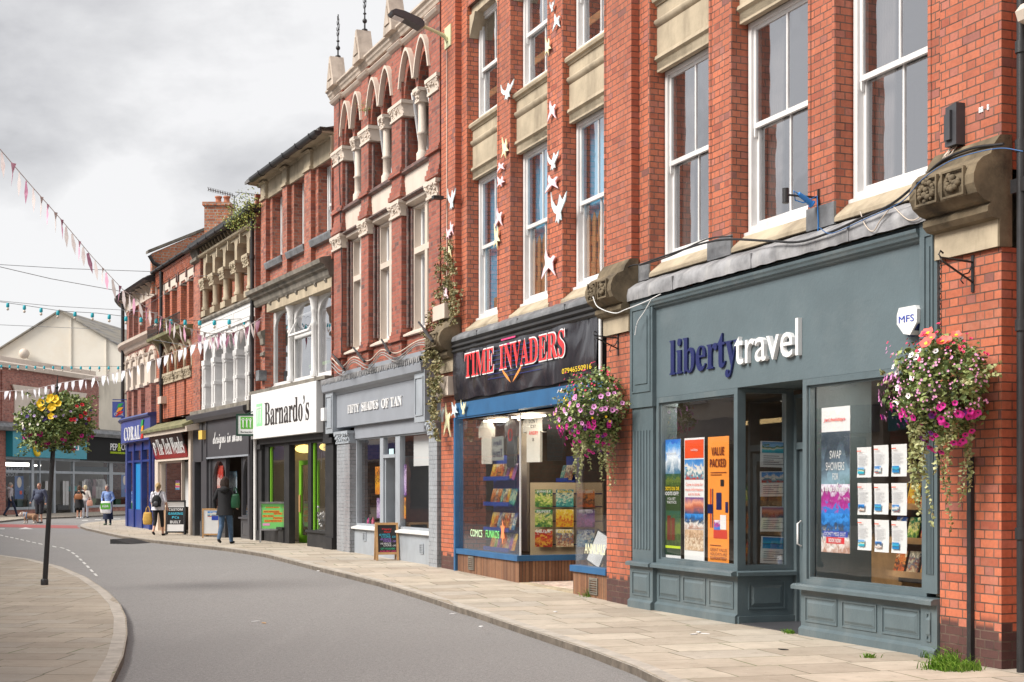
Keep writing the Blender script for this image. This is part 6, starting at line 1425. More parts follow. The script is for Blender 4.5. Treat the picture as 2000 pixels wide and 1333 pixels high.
PH = [photo_mat('beach_photo', [(0, '#20a0c0'), (.35, '#40c0d0'), (.45, '#e8e0c0'), (.6, '#306a30'), (.7, '#88b8e0'), (1, '#5a9ad8')]),
      photo_mat('harbour_photo', [(0, '#c03828'), (.25, '#308aa0'), (.45, '#e8e4dc'), (.6, '#d8d0c8'), (.75, '#5a9ad8'), (1, '#3a80c8')], 14, .6),
      photo_mat('sunset_photo', [(0, '#3a5078'), (.4, '#c06a50'), (.6, '#e8a080'), (1, '#70508a')]),
      photo_mat('island_photo', [(0, '#1890c8'), (.45, '#1478b8'), (.5, '#2a4a3a'), (.58, '#3ab0d0'), (1, '#2a80c8')]),
      photo_mat('meadow_photo', [(0, '#2a3a18'), (.3, '#48602a'), (.55, '#6a7a30'), (.75, '#3a5a3a'), (1, '#2f5a48')], 18, .5),
      photo_mat('sky_photo', [(0, '#4a7898'), (.4, '#e8eef4'), (.7, '#5aa0e0'), (1, '#2a70c8')], 5, .5),
      photo_mat('ruin_photo', [(0, '#c0a080'), (.4, '#e8d8c0'), (.6, '#a07a58'), (1, '#d8b898')], 22, .9),
      photo_mat('storm_photo', [(0, '#48685a'), (.25, '#8aa8b8'), (.5, '#5a6a78'), (.75, '#38424e'), (1, '#4a5460')], 4, .5),
      photo_mat('blossom_photo', [(0, '#2a70c8'), (.35, '#3a80d0'), (.45, '#b83a98'), (.7, '#982a80'), (1, '#e8e4f0')], 16, .6),
      photo_mat('village_photo', [(0, '#b08878'), (.3, '#e8e4e0'), (.5, '#3a4858'), (.7, '#2060a0'), (1, '#3a90e0')], 14, .6)]
def sheet(S, label, cat, group, x0, x1, z0, z1, y, base, layers=(), words=(), curl=.0):
    """printed paper or poster with its own coloured fields and words; the coordinates inside are fractions of its face"""
    xc = (x0+x1)/2; t = S.thing({'poster': 'poster', 'price sheet': 'price_sheet', 'sticker': 'window_sticker'}.get(cat, 'poster'), label, cat, xc, y, z0, group)
    w, h = x1-x0, z1-z0; X_ = lambda u: -w/2+w*u
    mb = MB(); n = 8
    pts = [(X_(u), curl*math.sin(k/n*3.1)*(.5 if u else 1)-.002, h*k/n) for k in range(n+1) for u in (0, 1)]
    pts += [(a, b+.003, c) for a, b, c in pts]
    f = [(2*k, 2*k+1, 2*k+3, 2*k+2) for k in range(n)]; f += [tuple(i+2*(n+1) for i in q[::-1]) for q in f]
    mb.faces(pts, f, True); mb.build('paper', base, t, uv=False)
    for i, (u0, u1, v0, v1, m) in enumerate(layers): MB().box(X_(u0), X_(u1), -.0052-.0004*i-curl, -.0045-.0004*i-curl, h*v0, h*v1).build('print', m, t, uv=False)
    for (s, u0, u1, v0, v1, m, fnt) in words: text(t, 'lettering', s, X_(u0), X_(u1), h*v0, h*v1, -.0115-curl, m, 0, fnt)
    return t
M_TXG = flat('grey_print', 120, 120, 125); M_BLKT = flat('black_print', 25, 25, 28); M_ORG = flat('orange_paper', 240, 150, 60); M_ORD = flat('orange_red_print', 230, 80, 30)
lines = lambda u0, u1, v0, v1, n, m=None: [(u0, u0+(u1-u0)*(1 if k % 3 else .7), v0+(v1-v0)*(k+.2)/n, v0+(v1-v0)*(k+.55)/n, m or M_TXG) for k in range(n)]
# ------------------------------------------------------------------ travel agency: posters and price sheets on the glass
E_ = SE; X = SE.x; Z = SE.z
yq = .125
def ez(px, py): return Z(px, py, yq)
xx = lambda p: X(p, yq)
M_BRT = flat('brown_print', 110, 40, 20)
sheet(E_, 'tall green and blue mountain poster, BOOTS ON OR BOOTS OFF?, leftmost in the left window', 'poster', 'tall posters in the left agency window', xx(1293.5), xx(1330), av(ez(1294, 1097), ez(1330, 1100)), av(ez(1294, 860), ez(1330, 857.5)), yq, M_PAPER,
      [(0, 1, .12, .42, PH[4]), (0, 1, .42, .60, flat('moss_green', 50, 70, 35)), (0, 1, .60, .72, PH[4]), (0, 1, .72, 1, PH[5]), (0, 1, .06, .12, flat('dark_green', 25, 55, 35)), (0, 1, .115, .135, M_LIME), (.3, .48, .18, .38, M_BRT), (.52, .70, .18, .36, M_BRT)],
      [('INGHAMS', .25, .8, .875, .895, M_UPVC, None), ('BOOTS ON OR', .1, .95, .585, .615, M_YEL, SANSB), ('BOOTS OFF?', .15, .93, .545, .575, M_UPVC, SANSB), ('YOU SET', .32, .75, .505, .527, M_UPVC, None), ('THE PACE', .3, .8, .478, .498, M_UPVC, None)])
sheet(E_, 'tall white, orange and blue holidays poster with harbour photo, middle of the left window', 'poster', 'tall posters in the left agency window', xx(1337), xx(1376), av(ez(1337, 1101), ez(1376, 1105)), av(ez(1337, 857), ez(1376, 854)), yq, M_PAPER,
      [(0.03, .97, .84, .985, M_ORD), (0.03, .97, .67, .83, PH[1]), (.03, .97, .40, .53, PH[2]), (.03, .97, .28, .40, PH[9]), (.03, .97, .11, .275, PH[6])],
      [('holidays', .36, .7, .89, .915, M_UPVC, None), ('Come in-store for', .1, .95, .62, .645, M_ORD, None), ('more information', .08, .95, .58, .605, M_ORD, None), ('and to book.', .22, .82, .545, .568, M_ORD, None)])
sheet(E_, 'tall orange VALUE PACKED poster with a suitcase, rightmost in the left window', 'poster', 'tall posters in the left agency window', xx(1383), xx(1424), av(ez(1383, 1106), ez(1424, 1110.5)), av(ez(1383, 855), ez(1424, 851)), yq, M_ORG,
      [(.28, .92, .22, .285, flat('suitcase_red', 200, 50, 30)), (.30, .6, .285, .36, PH[8]), (.6, .88, .29, .40, M_UPVC), (.12, .17, .30, .60, flat('suitcase_red', 200, 50, 30)), (.22, .26, .30, .60, M_NAVY), (.42, .66, .44, .57, M_NAVY), (.0, .22, .41, .48, M_NAVY), (.85, .97, .42, .50, M_NAVY), (.62, .78, .62, .67, M_BLKT)]+lines(.15, .9, .70, .735, 2, M_BRT)+lines(.12, .88, .16, .175, 1, M_BRT),
      [('VALUE', .2, .8, .855, .92, M_BRT, SANSB), ('PACKED', .12, .88, .765, .83, M_BRT, SANSB), ('GREAT VALUE', .14, .93, .12, .145, M_BRT, None), ('HOLIDAYS ARE', .14, .93, .088, .112, M_BRT, None), ('GUARANTEED!', .14, .93, .055, .08, M_BRT, SANSB)])
# side window sheets
sidep = lambda px, py: None
for i, (py0, py1, ph, nm, tl) in enumerate(((862, 913, 0, 'green and turquoise beach', .02), (921, 970, 1, 'blue harbour and palms', -.01), (990, 1039, 2, 'pink sunset city', .01), (1049, 1102, 3, 'dark island in blue sea', .05))):
    # plane of the angled glass: local frame MX
    w_ = .36; Yd = 17.0; zt_ = EYE-(py0-HY)/F*Yd; zb_ = EYE-(py1-HY)/F*Yd; h_ = zt_-zb_
    lc = MX @ Vector((.52, .075, zb_)); wl_ = SE.mx @ lc
    t = thing('price_sheet', f'offer sheet with a {nm} photo, {["topmost", "second down", "third down", "lowest"][i]} of four by the door', 'price sheet', wl_, SE.rz+SIDE_ANG, 'offer sheets by the agency door')
    a = w_*.5; MB().box(-a/1.0, a/1.0, -.004, -.001, 0, h_).build('paper', M_PAPER, t, uv=False); MB().box(-a+.02, a-.02, -.0065, -.005, h_*.55, h_*.97).build('print', PH[ph], t, uv=False)
    for k in range(5): MB().box(-a+.04, a-.04-.07*(k % 3), -.0065, -.005, h_*(.1+.08*k), h_*(.125+.08*k)).build('print', M_TXG, t, uv=False)
    t.rotation_euler = (0, tl, t.rotation_euler[2])
sheet(E_, 'tall banner poster, SWAP SHOWERS FOR sunshine, in the right window of the travel agency', 'poster', None, xx(1605), xx(1660.5), av(ez(1605, 1078), ez(1660, 1082)), av(ez(1605, 797), ez(1660, 793)), yq, M_PAPER,
      [(0, 1, .40, .83, PH[7]), (0, 1, .20, .47, PH[8]), (0, 1, .0, .27, PH[9]), (.08, .93, .108, .148, flat('royal_blue', 40, 70, 170)), (.18, .82, .062, .106, flat('bright_red', 215, 40, 50))],
      [('Jet2holidays', .1, .86, .895, .925, M_REDT, SBI), ('SWAP', .32, .72, .645, .70, M_UPVC, None), ('SHOWERS', .18, .83, .565, .62, M_UPVC, None), ('FOR', .42, .62, .50, .545, M_UPVC, None), ('sunshine', .06, .96, .42, .48, M_UPVC, SCRIPT), ("DON'T MISS OUT", .13, .88, .115, .142, M_UPVC, None), ('BOOK NOW!', .28, .72, .07, .098, M_UPVC, SANSB)])
rows = [((1673.8, 1701.5), (1706.5, 1735), (1741, 1771)), ((1675, 1702), (1707, 1735), (1741, 1771)), ((1675, 1702), (1708, 1736), (1741, 1771))]
ry = [((874, 933), (870, 931), (868, 931)), ((944, 1006), (945, 1005), (944, 1007)), ((1014, 1075), (1016, 1079), (1018, 1081))]
for j in range(3):
    for i in range(3):
        (a, b), (c, e) = rows[j][i], ry[j][i]
        sheet(E_, f'white price sheet, {["left", "middle", "right"][i]} of the {["top", "middle", "bottom"][j]} row in the right agency window', 'price sheet', 'nine price sheets in the right agency window', xx(a), xx(b), ez((a+b)/2, e), ez((a+b)/2, c), yq, M_PAPER,
              [(.13, .58, .12, .33, PH[(0, 1, 3, 9, 3, 1, 0, 9, 3)[j*3+i]])]+lines(.1, .75, .42, .78, 9, flat('pale_print', 190, 190, 195))+[(.1, .4, .86, .89, M_ORD)], curl=.01)
sheet(E_, 'small white and blue ABTA sticker on the agency door glass', 'sticker', None, 11.02, 11.25, .60, .76, DY+.03, M_PAPER, [], [('ABTA', .1, .9, .35, .7, flat('royal_blue', 40, 70, 170), SANSB)])
# racks of brochures in the agency
rnd = random.Random(5)
COVN = ['red', 'blue', 'yellow', 'green', 'orange', 'cream', 'purple', 'teal']
COV = [photo_mat('cover_'+n, [(0, a), (.35, b), (.6, c), (.85, a), (1, e)], 22, .9) for n, a, b, c, e in
       (('red', '#a02018', '#e8b040', '#c83028', '#e8e0c0'), ('blue', '#1a4a8a', '#50a0c0', '#e8e0d0', '#2a5aa0'), ('yellow', '#d8a820', '#c04020', '#e8c840', '#f0e0a0'), ('green', '#2a6a3a', '#a8c050', '#e8d890', '#3a8a5a'), ('orange', '#d06020', '#30302a', '#e89040', '#f0d0a0'), ('cream', '#d8c8a0', '#a05030', '#607080', '#f0e8d0'), ('purple', '#4a2a6a', '#c060a0', '#8a70b0', '#e0d0e8'), ('teal', '#1a6a70', '#58b0a0', '#d8d0b0', '#2a8090'))]
def rack(name, label, cat, S, x0, x1, zs_, y, depth=.12, mat=M_WOOD):
    t = S.thing(name, label, cat, (x0+x1)/2, y, zs_[0]); w = (x1-x0)/2
    for z in zs_: MB().prof([(-depth, z-zs_[0]-.03), (-depth, z-zs_[0]+.04), (-depth+.02, z-zs_[0]+.04), (-depth+.02, z-zs_[0]), (0, z-zs_[0]), (0, z-zs_[0]-.03)], -w, w).build('shelf', mat, t, uv=False)
    MB().box(-w, w, .06, .08, -.1, zs_[-1]-zs_[0]+.42).build('back_panel', M_MIDI if mat is M_WOOD else mat, t, uv=False)
    return t
def book(S, name, x, y, z, w, h, ci, label, cat, group, lean=.25, rzo=0):
    key = (round(w, 2), round(h, 2), ci)
    t = S.thing(name, label, cat, x, y, z, group)
    if key not in BK: BK[key] = MB().box(-w/2, w/2, -.012, 0, 0, h).build(name+'_body', COV[ci], t, uv=False)
    else: o = BK[key].copy(); COL.objects.link(o); o.parent = t
    o = [c for c in kids(t)][-1]; o.name = 'cover'
    t.rotation_euler = (-lean, 0, S.rz+rzo) if False else (0, 0, S.rz+rzo)
    o.rotation_euler = (-lean, 0, 0); return t
BK = {}
zr = [.62, 1.0, 1.38]
rack('brochure_rack', 'low wooden rack of holiday brochures behind the right window of the travel agency', 'rack', SE, 11.9, 14.9, zr, 1.45)
for j, z0_ in enumerate(zr):
    for k in range(12):
        ci = rnd.randrange(8); book(SE, 'brochure', 12.05+k*.24, 1.40, z0_, .19, .27, ci, f'{COVN[ci]} brochure {["at the left", "in the middle", "at the right"][k//4]} of the {["bottom", "middle", "top"][j]} shelf of the agency rack', 'brochure', 'brochures on the agency rack')
dk = SE.thing('counter', 'brown counter standing behind the posters inside the travel agency', 'counter', 9.5, 2.6, 0); MB().box(-1, 1, 0, .6, 0, 1.0).build('body', M_WOOD, dk, uv=False); MB().box(-1.05, 1.05, -.05, .65, 1.0, 1.04).build('top', M_MIDI, dk, uv=False)

# ------------------------------------------------------------------ comics shop: racks, comics, shirts
M_BLUR = paint('blue_rack_metal', (.02, .07, .42), .4, .1, 3, None, 0, 0)
R1 = rack('comic_rack', 'blue shelf rack of comics behind the large comics-shop window', 'rack', SE, X(958, .55), X(1008, .55), [.50, .85, 1.3, 1.75, 2.1][:4], .55, .14, M_BLUR)
zr = [.50, .86, 1.28, 1.72]
for j, z0_ in enumerate(zr):
    n = 8; a, b = X(958, .5), X(1008, .5)
    for k in range(n): ci = rnd.randrange(8); book(SE, 'comic', a+.1+(b-a-.1)*k/n, .49, z0_, .2, .30, ci, f'{COVN[ci]} comic on the {["lowest", "second", "third", "top"][j]} shelf of the blue window rack', 'comic', 'comics on the blue window rack')
# stand seen through the lobby glass: panel faces along the street towards the travel agency
stand = thing('display_stand', 'beech slatted display stand of comics and annuals beside the shop lobby', 'display stand', SE.w(3.05, 1.25, .06), SE.rz+R(62))
M_BEECH = paint('beech_board', (.52, .40, .25), .5, .06, 2, None, 0, 0)
MB().box(-.62, .62, 0, .3, 0, 1.62).build('board', M_BEECH, stand, uv=False)
for z0_ in (.55, .95, 1.2, 1.42): MB().box(-.5, .62, -.006, 0, z0_, z0_+.018).build('groove', M_NAVY, stand, uv=False)
STX = Matrix.Translation(stand.location) @ Matrix.Rotation(stand.rotation_euler[2], 4, 'Z')
cv = [('RUPERT', 5), ('LION', 2), ('HULK', 3), ('BEANO', 0)]
for j, z0_ in enumerate((.52, .86, 1.2)):
    for k in range(3):
        ci = (0, 5, 1, 3, 2, 6, 3, 7, 4)[j*3+k]
        p = STX @ Vector((-.38+k*.36, -.05, z0_)); t = thing('annual', f'{COVN[ci]} annual, {["left", "middle", "right"][k]} of the {["lowest", "middle", "top"][j]} row on the beech stand', 'book', p, stand.rotation_euler[2], 'annuals on the beech stand')
        MB().box(-.15, .15, -.02, 0, 0, .30).build('cover', COV[ci], t, uv=False)
        text(t, 'title', ('HULK', 'OCEAN', 'HEROES', 'RUPERT', 'LION', 'HERO', 'JUNGLE', 'SQUAD', 'STAR WARS')[j*3+k], -.12, .12, .24, .285, -.024, M_YEL if k % 2 else M_UPVC, 0, SANSB)
R2 = rack('comic_rack', 'narrow blue shelf rack of comics standing left of the beech stand', 'rack', SE, 2.35, 2.85, zr, 1.5, .14, M_BLUR)
for j, z0_ in enumerate(zr):
    for k in range(3): ci = rnd.randrange(8); book(SE, 'comic', 2.43+.17*k, 1.44, z0_, .16, .27, ci, f'{COVN[ci]} comic on the {["lowest", "second", "third", "top"][j]} shelf of the narrow blue rack', 'comic', 'comics on the narrow blue rack')
R3 = rack('comic_rack', 'long wall rack of comics at the back of the comics shop', 'rack', SE, 1.6, 7.2, [.6, 1.05, 1.5, 1.95, 2.3], 3.4, .14, M_WOOD)
for j, z0_ in enumerate([.6, 1.05, 1.5, 1.95, 2.3]):
    for k in range(20): ci = rnd.randrange(8); book(SE, 'comic', 1.75+.27*k, 3.34, z0_, .2, .30, ci, f'{COVN[ci]} comic on the {["lowest", "second", "third", "fourth", "top"][j]} row of the back wall rack', 'comic', 'comics on the back wall rack')
def tshirt(S, x, y, zt, col, label, w=.5, h=.78, name='t_shirt', rz=0, mat=None, words=()):
    t = S.thing(name, label, 't-shirt', x, y, zt-h); t.rotation_euler = (0, 0, S.rz+rz); a = w/2
    pl_ = [(-a*.62, 0), (a*.62, 0), (a*.62, h*.62), (a*.98, h*.58), (a, h*.80), (a*.55, h*.97), (a*.22, h), (0, h*.95), (-a*.22, h), (-a*.55, h*.97), (-a, h*.80), (-a*.98, h*.58), (-a*.62, h*.62)]
    MB().prism(pl_, -.03, .03).build('fabric', mat or flat('shirt_'+col, col), t, uv=False)
    hg = MB(); hg.tube([(0, 0, h*.98), (0, 0, h*1.06), (.03, 0, h*1.09), (0, 0, h*1.12)], .006, 5); hg.tube([(-a*.4, 0, h*.95), (0, 0, h*1.03), (a*.4, 0, h*.95)], .006, 5); hg.build('hanger', M_IRON, t, uv=False)
    for s, u0, u1, v0, v1, m in words: text(t, 'lettering', s, -a+w*u0, -a+w*u1, h*v0, h*v1, -.034, m, 0, SANSB)
    return t
tshirt(SE, X(1044, .75), .75, Z(1044, 805, .75), '#e8e6e2', 'white t-shirt with black and red lettering hanging in the comics-shop window', .50, .86, rz=R(25), words=[("DON'T", .3, .7, .78, .85, M_BLKT), ('GET', .38, .62, .68, .74, M_BLKT), ('ANGRY', .3, .72, .54, .62, M_REDT), ('X', .45, .55, .42, .48, M_BLKT)])
tshirt(SE, X(1086, .9), .9, Z(1086, 800, .9), '#141414', 'black t-shirt hanging beside the white one in the comics shop', .62, .86, rz=R(20))
tshirt(SE, X(951, .45), .45, Z(951, 820, .45), '#dedcd8', 'white t-shirt seen edge-on at the left of the comics-shop window', .3, .8, rz=.9)
tshirt(SE, X(1000, .55), .55, Z(1000, 812, .55), '#6a7078', 'grey t-shirt with a red print hanging near the glass corner', .55, .9, words=[('O', .3, .7, .5, .75, M_REDT)])
# words painted on the comics-shop glass, and a sign reflection built as a panel
M_NEON = flat('neon_green', 130, 225, 130)
for s, a, b, py, lb in (('COMICS', 919, 942, 1042, 'pale green COMICS'), ('FUNKOS', 949, 975, 1044, 'neon green FUNKOS')):
    t = SE.thing('window_lettering', f'{lb} lettering on the comics-shop window', 'window lettering', X(a, .045), .045, Z(a, py+6, .045)); text(t, 'lettering', s, 0, X(b, .045)-X(a, .045), 0, .13, 0, M_NEON if s[0] == 'F' else flat('pale_green2', 205, 235, 190), .003)
t = SE.thing('window_lettering', 'pale yellow ANNUALS lettering on the narrow right-hand comics-shop window', 'window lettering', X(1142, .045), .045, Z(1142, 1081, .045)); text(t, 'lettering', 'ANNUALS', 0, X(1182, .045)-X(1142, .045), 0, .15, 0, flat('pale_yellow', 235, 235, 200), .003)
t = SE.thing('star_sticker', 'jagged orange paper star stuck on the comics-shop glass', 'sticker', X(982, .04), .04, Z(982, 1040, .04)); MB().prism([(.13*(1 if k % 2 else .55)*math.cos(k*.5236)*.8, .16*(1 if k % 2 else .55)*math.sin(k*.5236)*1.3) for k in range(12)], -.003, 0).build('paper', flat('orange_star', 250, 140, 90), t, uv=False)
t = SE.thing('framed_notice', 'white framed notice leaning in the narrow comics-shop window', 'notice', X(1158, .2), .2, .46); m = MB(); frame(m, -.24, .24, 0, .50, -.02, 0, .02); m.build('frame', M_BLACK, t, uv=False); MB().box(-.22, .22, -.012, -.006, .02, .48).build('paper', M_PAPER, t, uv=False); t.rotation_euler = (-.3, .25, SE.rz)
t = SE.thing('sign_reflection', 'painted reflection of a blue-lettered white sign in the comics-shop window', 'notice', X(972, .3), .3, Z(972, 900, .3)); MB().box(-.28, .28, 0, .004, 0, .42).build('paper', flat('dim_paper', 170, 175, 175), t, uv=False); text(t, 'lettering', 'Hays', -.2, .2, .24, .36, -.004, M_NAVY, 0, SERIF, mirror=True); text(t, 'lettering', 'Travel', -.24, .24, .06, .2, -.004, M_NAVY, 0, SERIF, mirror=True)  # dim panel with mirrored words stands in for a reflected sign

# ------------------------------------------------------------------ hanging baskets
def hanging_basket(S, xw, out, z, label, chain_top, rad=.42, seed=1, big=True):
    t = S.thing('hanging_basket', label, 'hanging basket', xw, -out, z, 'hanging baskets on the brick piers')
    rnd = random.Random(seed); fol = MB(); 
    m = MB(); m.lathe((0, 0, -.30), [(.06, 0), (.20, .06), (.27, .18), (.29, .30), (.27, .30)], 14); m.build('basket', flat('moss_liner', 60, 55, 30), t, uv=False)
    ch = MB()
    n = int((chain_top-z-.45)/.045)
    for k in range(n):
        zc_ = chain_top-z-k*.045; a = k % 2
        ch.tube([(.012*math.cos(q)*(1-a), .012*math.cos(q)*a, zc_-.022+.03*math.sin(q)) for q in [i*math.pi/3 for i in range(7)]], .0045, 4)
    for k in range(3): q = k*2.09; ch.tube([(0, 0, .50), (.27*math.cos(q), .27*math.sin(q), 0)], .005, 4)
    ch.build('chain', M_IRON, t, uv=False)
    def shell(): 
        u = rnd.uniform(-1, 1); q = rnd.random()*6.283; r = math.sqrt(1-u*u); return Vector((r*math.cos(q), r*math.sin(q), u))
    wob = lambda dvec: 1+.42*noise.noise(dvec*2.0+Vector((seed*7., 0, 0)))+.18*noise.noise(dvec*5+Vector((0, seed, 0)))
    for _ in range(4600):
        dv = shell(); q = rad*wob(dv)*(rnd.random()**.25); p = Vector((dv.x*q, dv.y*q, dv.z*q*1.12+.02))
        if p.y > out-.03: continue
        leaf(fol, p, .028+.05*rnd.random()**2, rnd)
    fol.build('foliage', M_LEAF, t, uv=False)['kind'] = 'stuff'
    tr = MB()
    for k in range(22):
        q = rnd.random()*6.283; b = Vector((math.cos(q)*rad*.55, math.sin(q)*rad*.55, -.25)); ln = rnd.uniform(.25, 1.1 if big else .85)*(1 if k % 2 else .8); 
        if b.y > out-.05: b.y = out-.05
        s = 0
        while s < ln:
            p = b+Vector((math.sin(s*5+k)*.04, math.cos(s*4+k)*.03, -s)); leaf(tr, p, .05*(1-.4*s/ln)+.012, rnd, .6); leaf(tr, p, .05*(1-.4*s/ln), rnd, .6); s += .028
    for k in range(9):                               # sprays reaching out to the side
        q = rnd.uniform(2.3, 4.2) if k < 6 else rnd.uniform(-.8, .8); s = .1
        while s < rnd.uniform(.3, .6): 
            p = Vector((math.cos(q)*(rad*.75+s), math.sin(q)*(rad*.75+s)*.6-.02, .05+.25*s*(k % 3)-.4*s*s))
            if p.y < out-.04: leaf(tr, p, .045, rnd); leaf(tr, p+Vector((0, 0, .01)), .04, rnd)
            s += .025
    tr.build('trailing_leaves', M_LEAFL, t, uv=False)['kind'] = 'stuff'
    def spots(n, ulo, uhi, qlo, qhi, r0, r1, lift=.04):
        out_ = []
        for _ in range(n*6):
            if len(out_) >= n: break
            u = rnd.uniform(ulo, uhi); q = rnd.uniform(qlo, qhi); dv = Vector((math.cos(q)*math.sqrt(1-u*u), math.sin(q)*math.sqrt(1-u*u), u)); p = dv*(rad*wob(dv)+lift); p.z = p.z*1.12+.02
            if p.y > out-.03: continue
            out_.append((p, dv+Vector((0, -.4, .1)), rnd.uniform(r0, r1)))
        return out_
    P2 = math.pi
    flowers(t, 'magenta_petunias', spots(44 if big else 60, -.95, -.3, P2*.9, P2*2.1, .028, .04, .06), 'magenta', rnd)
    flowers(t, 'purple_petunias', spots(12, -.98, -.4, P2*.9, P2*2.1, .025, .036, .06), 'purple', rnd)
    flowers(t, 'pink_petunias', spots(26, -.5, .35, P2*.85 if big else P2*1.4, P2*1.45 if big else P2*2.1, .03, .042, .06), 'pink', rnd)
    flowers(t, 'white_petunias', spots(12 if big else 3, -.3, .9, P2*1.3, P2*2, .026, .036, .06), 'white', rnd)
    flowers(t, 'lobelia_flowers', spots(260 if big else 60, -.5, .6, P2*.9, P2*2.1, .008, .013, .04), 'pink', rnd, False)
    flowers(t, 'fuchsia_flowers', spots(60, .4, 1, P2*.8, P2*2.1, .012, .02, .07), 'fuchsia', rnd)
    if big: flowers(t, 'salmon_begonias', spots(7, .6, .85, P2*1.6, P2*1.95, .05, .065, .06), 'salmon', rnd, False)
    else: flowers(t, 'yellow_flowers', spots(16, -.4, .8, P2*.9, P2*2.1, .016, .022, .06), 'yellow', rnd, False)
    return t
def wall_bracket(S, xw, yw, z0, z1, out, label):
    t = S.thing('wall_bracket', label, 'bracket', xw, yw, z0, 'iron basket brackets'); h = z1-z0; m = MB()
    m.box(-.018, .018, -.012, 0, -.06, h+.04); m.tube([(0, -.01, h-.02), (0, -out, h-.0)], .011, 6); m.tube([(0, -.01, .03), (0, -out+.02, h-.03)], .010, 6)
    m.tube([(0, -.02, h-.06), (0, -.05, h-.12), (0, -.12, h-.14), (0, -.14, h-.19), (0, -.11, h-.22)], .007, 5); m.tube([(0, -out, h), (0, -out-.02, h+.03), (0, -out-.0, h+.06), (0, -out+.03, h+.04)], .009, 5); m.build('iron_frame', M_IRON, t, uv=False); return t
xb_, o1 = X(1901), .36
wall_bracket(SE, xb_, 0, Z(1901, 558), Z(1901, 508), o1, 'black iron bracket with a scroll under the right-hand corbel')
hanging_basket(SE, xb_, o1, Z(1835, 760, -.36), 'large hanging basket of petunias, fuchsias and trailing ivy on the rightmost brick pier', Z(1901, 508)-.01, .40, 1, True)
xb2 = X(1208)
wall_bracket(SE, xb2, 0, Z(1208, 686), Z(1208, 658), .36, 'black iron bracket with a scroll on the pier between the two shops')
hanging_basket(SE, xb2, .36, Z(1163, 805, -.36), 'hanging basket of pink and magenta petunias on the pier beside the comics shop', Z(1208, 658)-.01, .46, 4, False)

# planted lamp post on the near corner of the left pavement
base = ground_pt(87, 1143)
lp = thing('planted_post', 'leaning black post with a ball of yellow and magenta flowers on the rounded pavement', 'flower post', base, 0)
Yp = base.y; top = Vector(((112-1000)/F*Yp-base.x, 0, EYE-(745-HY)/F*Yp-base.z))
m = MB(); m.tube([(0, 0, -.05), top*.32, top*.92], .042, 10, .034); m.lathe((0, 0, -.02), [(.06, 0), (.06, .10), (.045, .12)], 12); m.build('post', M_IRON, lp, uv=False)
m = MB(); m.tube([top*.92, top*1.03], .03, 8, .004); m.ball(top*.93, .05, 8, 6); m.ball(top*.97, .03, 8, 6); m.build('finial', M_IRON, lp, uv=False)
rnd = random.Random(11); C0 = Vector(((112-1000)/F*Yp-base.x, 0, EYE-(832-HY)/F*Yp-base.z)); fol = MB()
lob = lambda dv: 1+.40*noise.noise(dv*2.0+Vector((3, 5, 1)))+.28*noise.noise(dv*4.3)
for _ in range(8600):
    u = rnd.uniform(-1, 1); q = rnd.random()*6.283; s = math.sqrt(1-u*u); dv = Vector((s*math.cos(q), s*math.sin(q), u)); r = .50*lob(dv)*rnd.random()**.22
    p = C0+Vector((dv.x*r*1.08, dv.y*r*1.0, dv.z*r*(.98 if dv.z > 0 else .72))); leaf(fol, p, .035+.035*rnd.random(), rnd)
for k in range(64):
    q = rnd.random()*6.283; u = rnd.uniform(-.9, 1); s = .3
    while s < rnd.uniform(.5, .72): p = C0+Vector((math.cos(q)*s*1.1, math.sin(q)*s, u*s*.9)); leaf(fol, p, .05, rnd); leaf(fol, p, .045, rnd); s += .025
fol.build('foliage', M_LEAF, lp, uv=False)['kind'] = 'stuff'
def ps(n, ulo, uhi, qlo, qhi, r0, r1, lift=.05):
    o_ = []
    for _ in range(n):
        u = rnd.uniform(ulo, uhi); q = rnd.uniform(qlo, qhi); s = math.sqrt(1-u*u); dv = Vector((s*math.cos(q), s*math.sin(q), u)); r = .47*lob(dv)+lift
        o_.append((C0+Vector((dv.x*r*1.08, dv.y*r, dv.z*r*(.86 if dv.z > 0 else .62))), dv+Vector((0, -.5, .1)), rnd.uniform(r0, r1)))
    return o_
pi = math.pi
flowers(lp, 'magenta_petunias', ps(46, -.95, -.4, pi, 2*pi, .026, .04), 'magenta', rnd); flowers(lp, 'yellow_begonias', [(C0+Vector((dx, -.50, dz)), (0, -1, .2), r) for dx, dz, r in ((-.1, .34, .07), (-.09, .27, .07), (.05, .42, .065), (.12, .40, .07), (.07, .27, .075), (.17, .33, .06), (.06, .13, .06), (.02, .38, .05), (-.12, .30, .05))], 'yellow', rnd, False)
flowers(lp, 'violet_petunias', ps(16, -.2, .8, pi, 2*pi, .022, .032), 'violet', rnd); flowers(lp, 'red_petunias', ps(9, .0, .6, pi*1.7, 2*pi, .03, .042), 'red', rnd); flowers(lp, 'lilac_petunias', ps(18, .1, .95, pi, 2*pi, .018, .026), 'lilac', rnd); flowers(lp, 'white_flowers', ps(12, -.7, .4, pi, 2*pi, .016, .024), 'white', rnd, False)
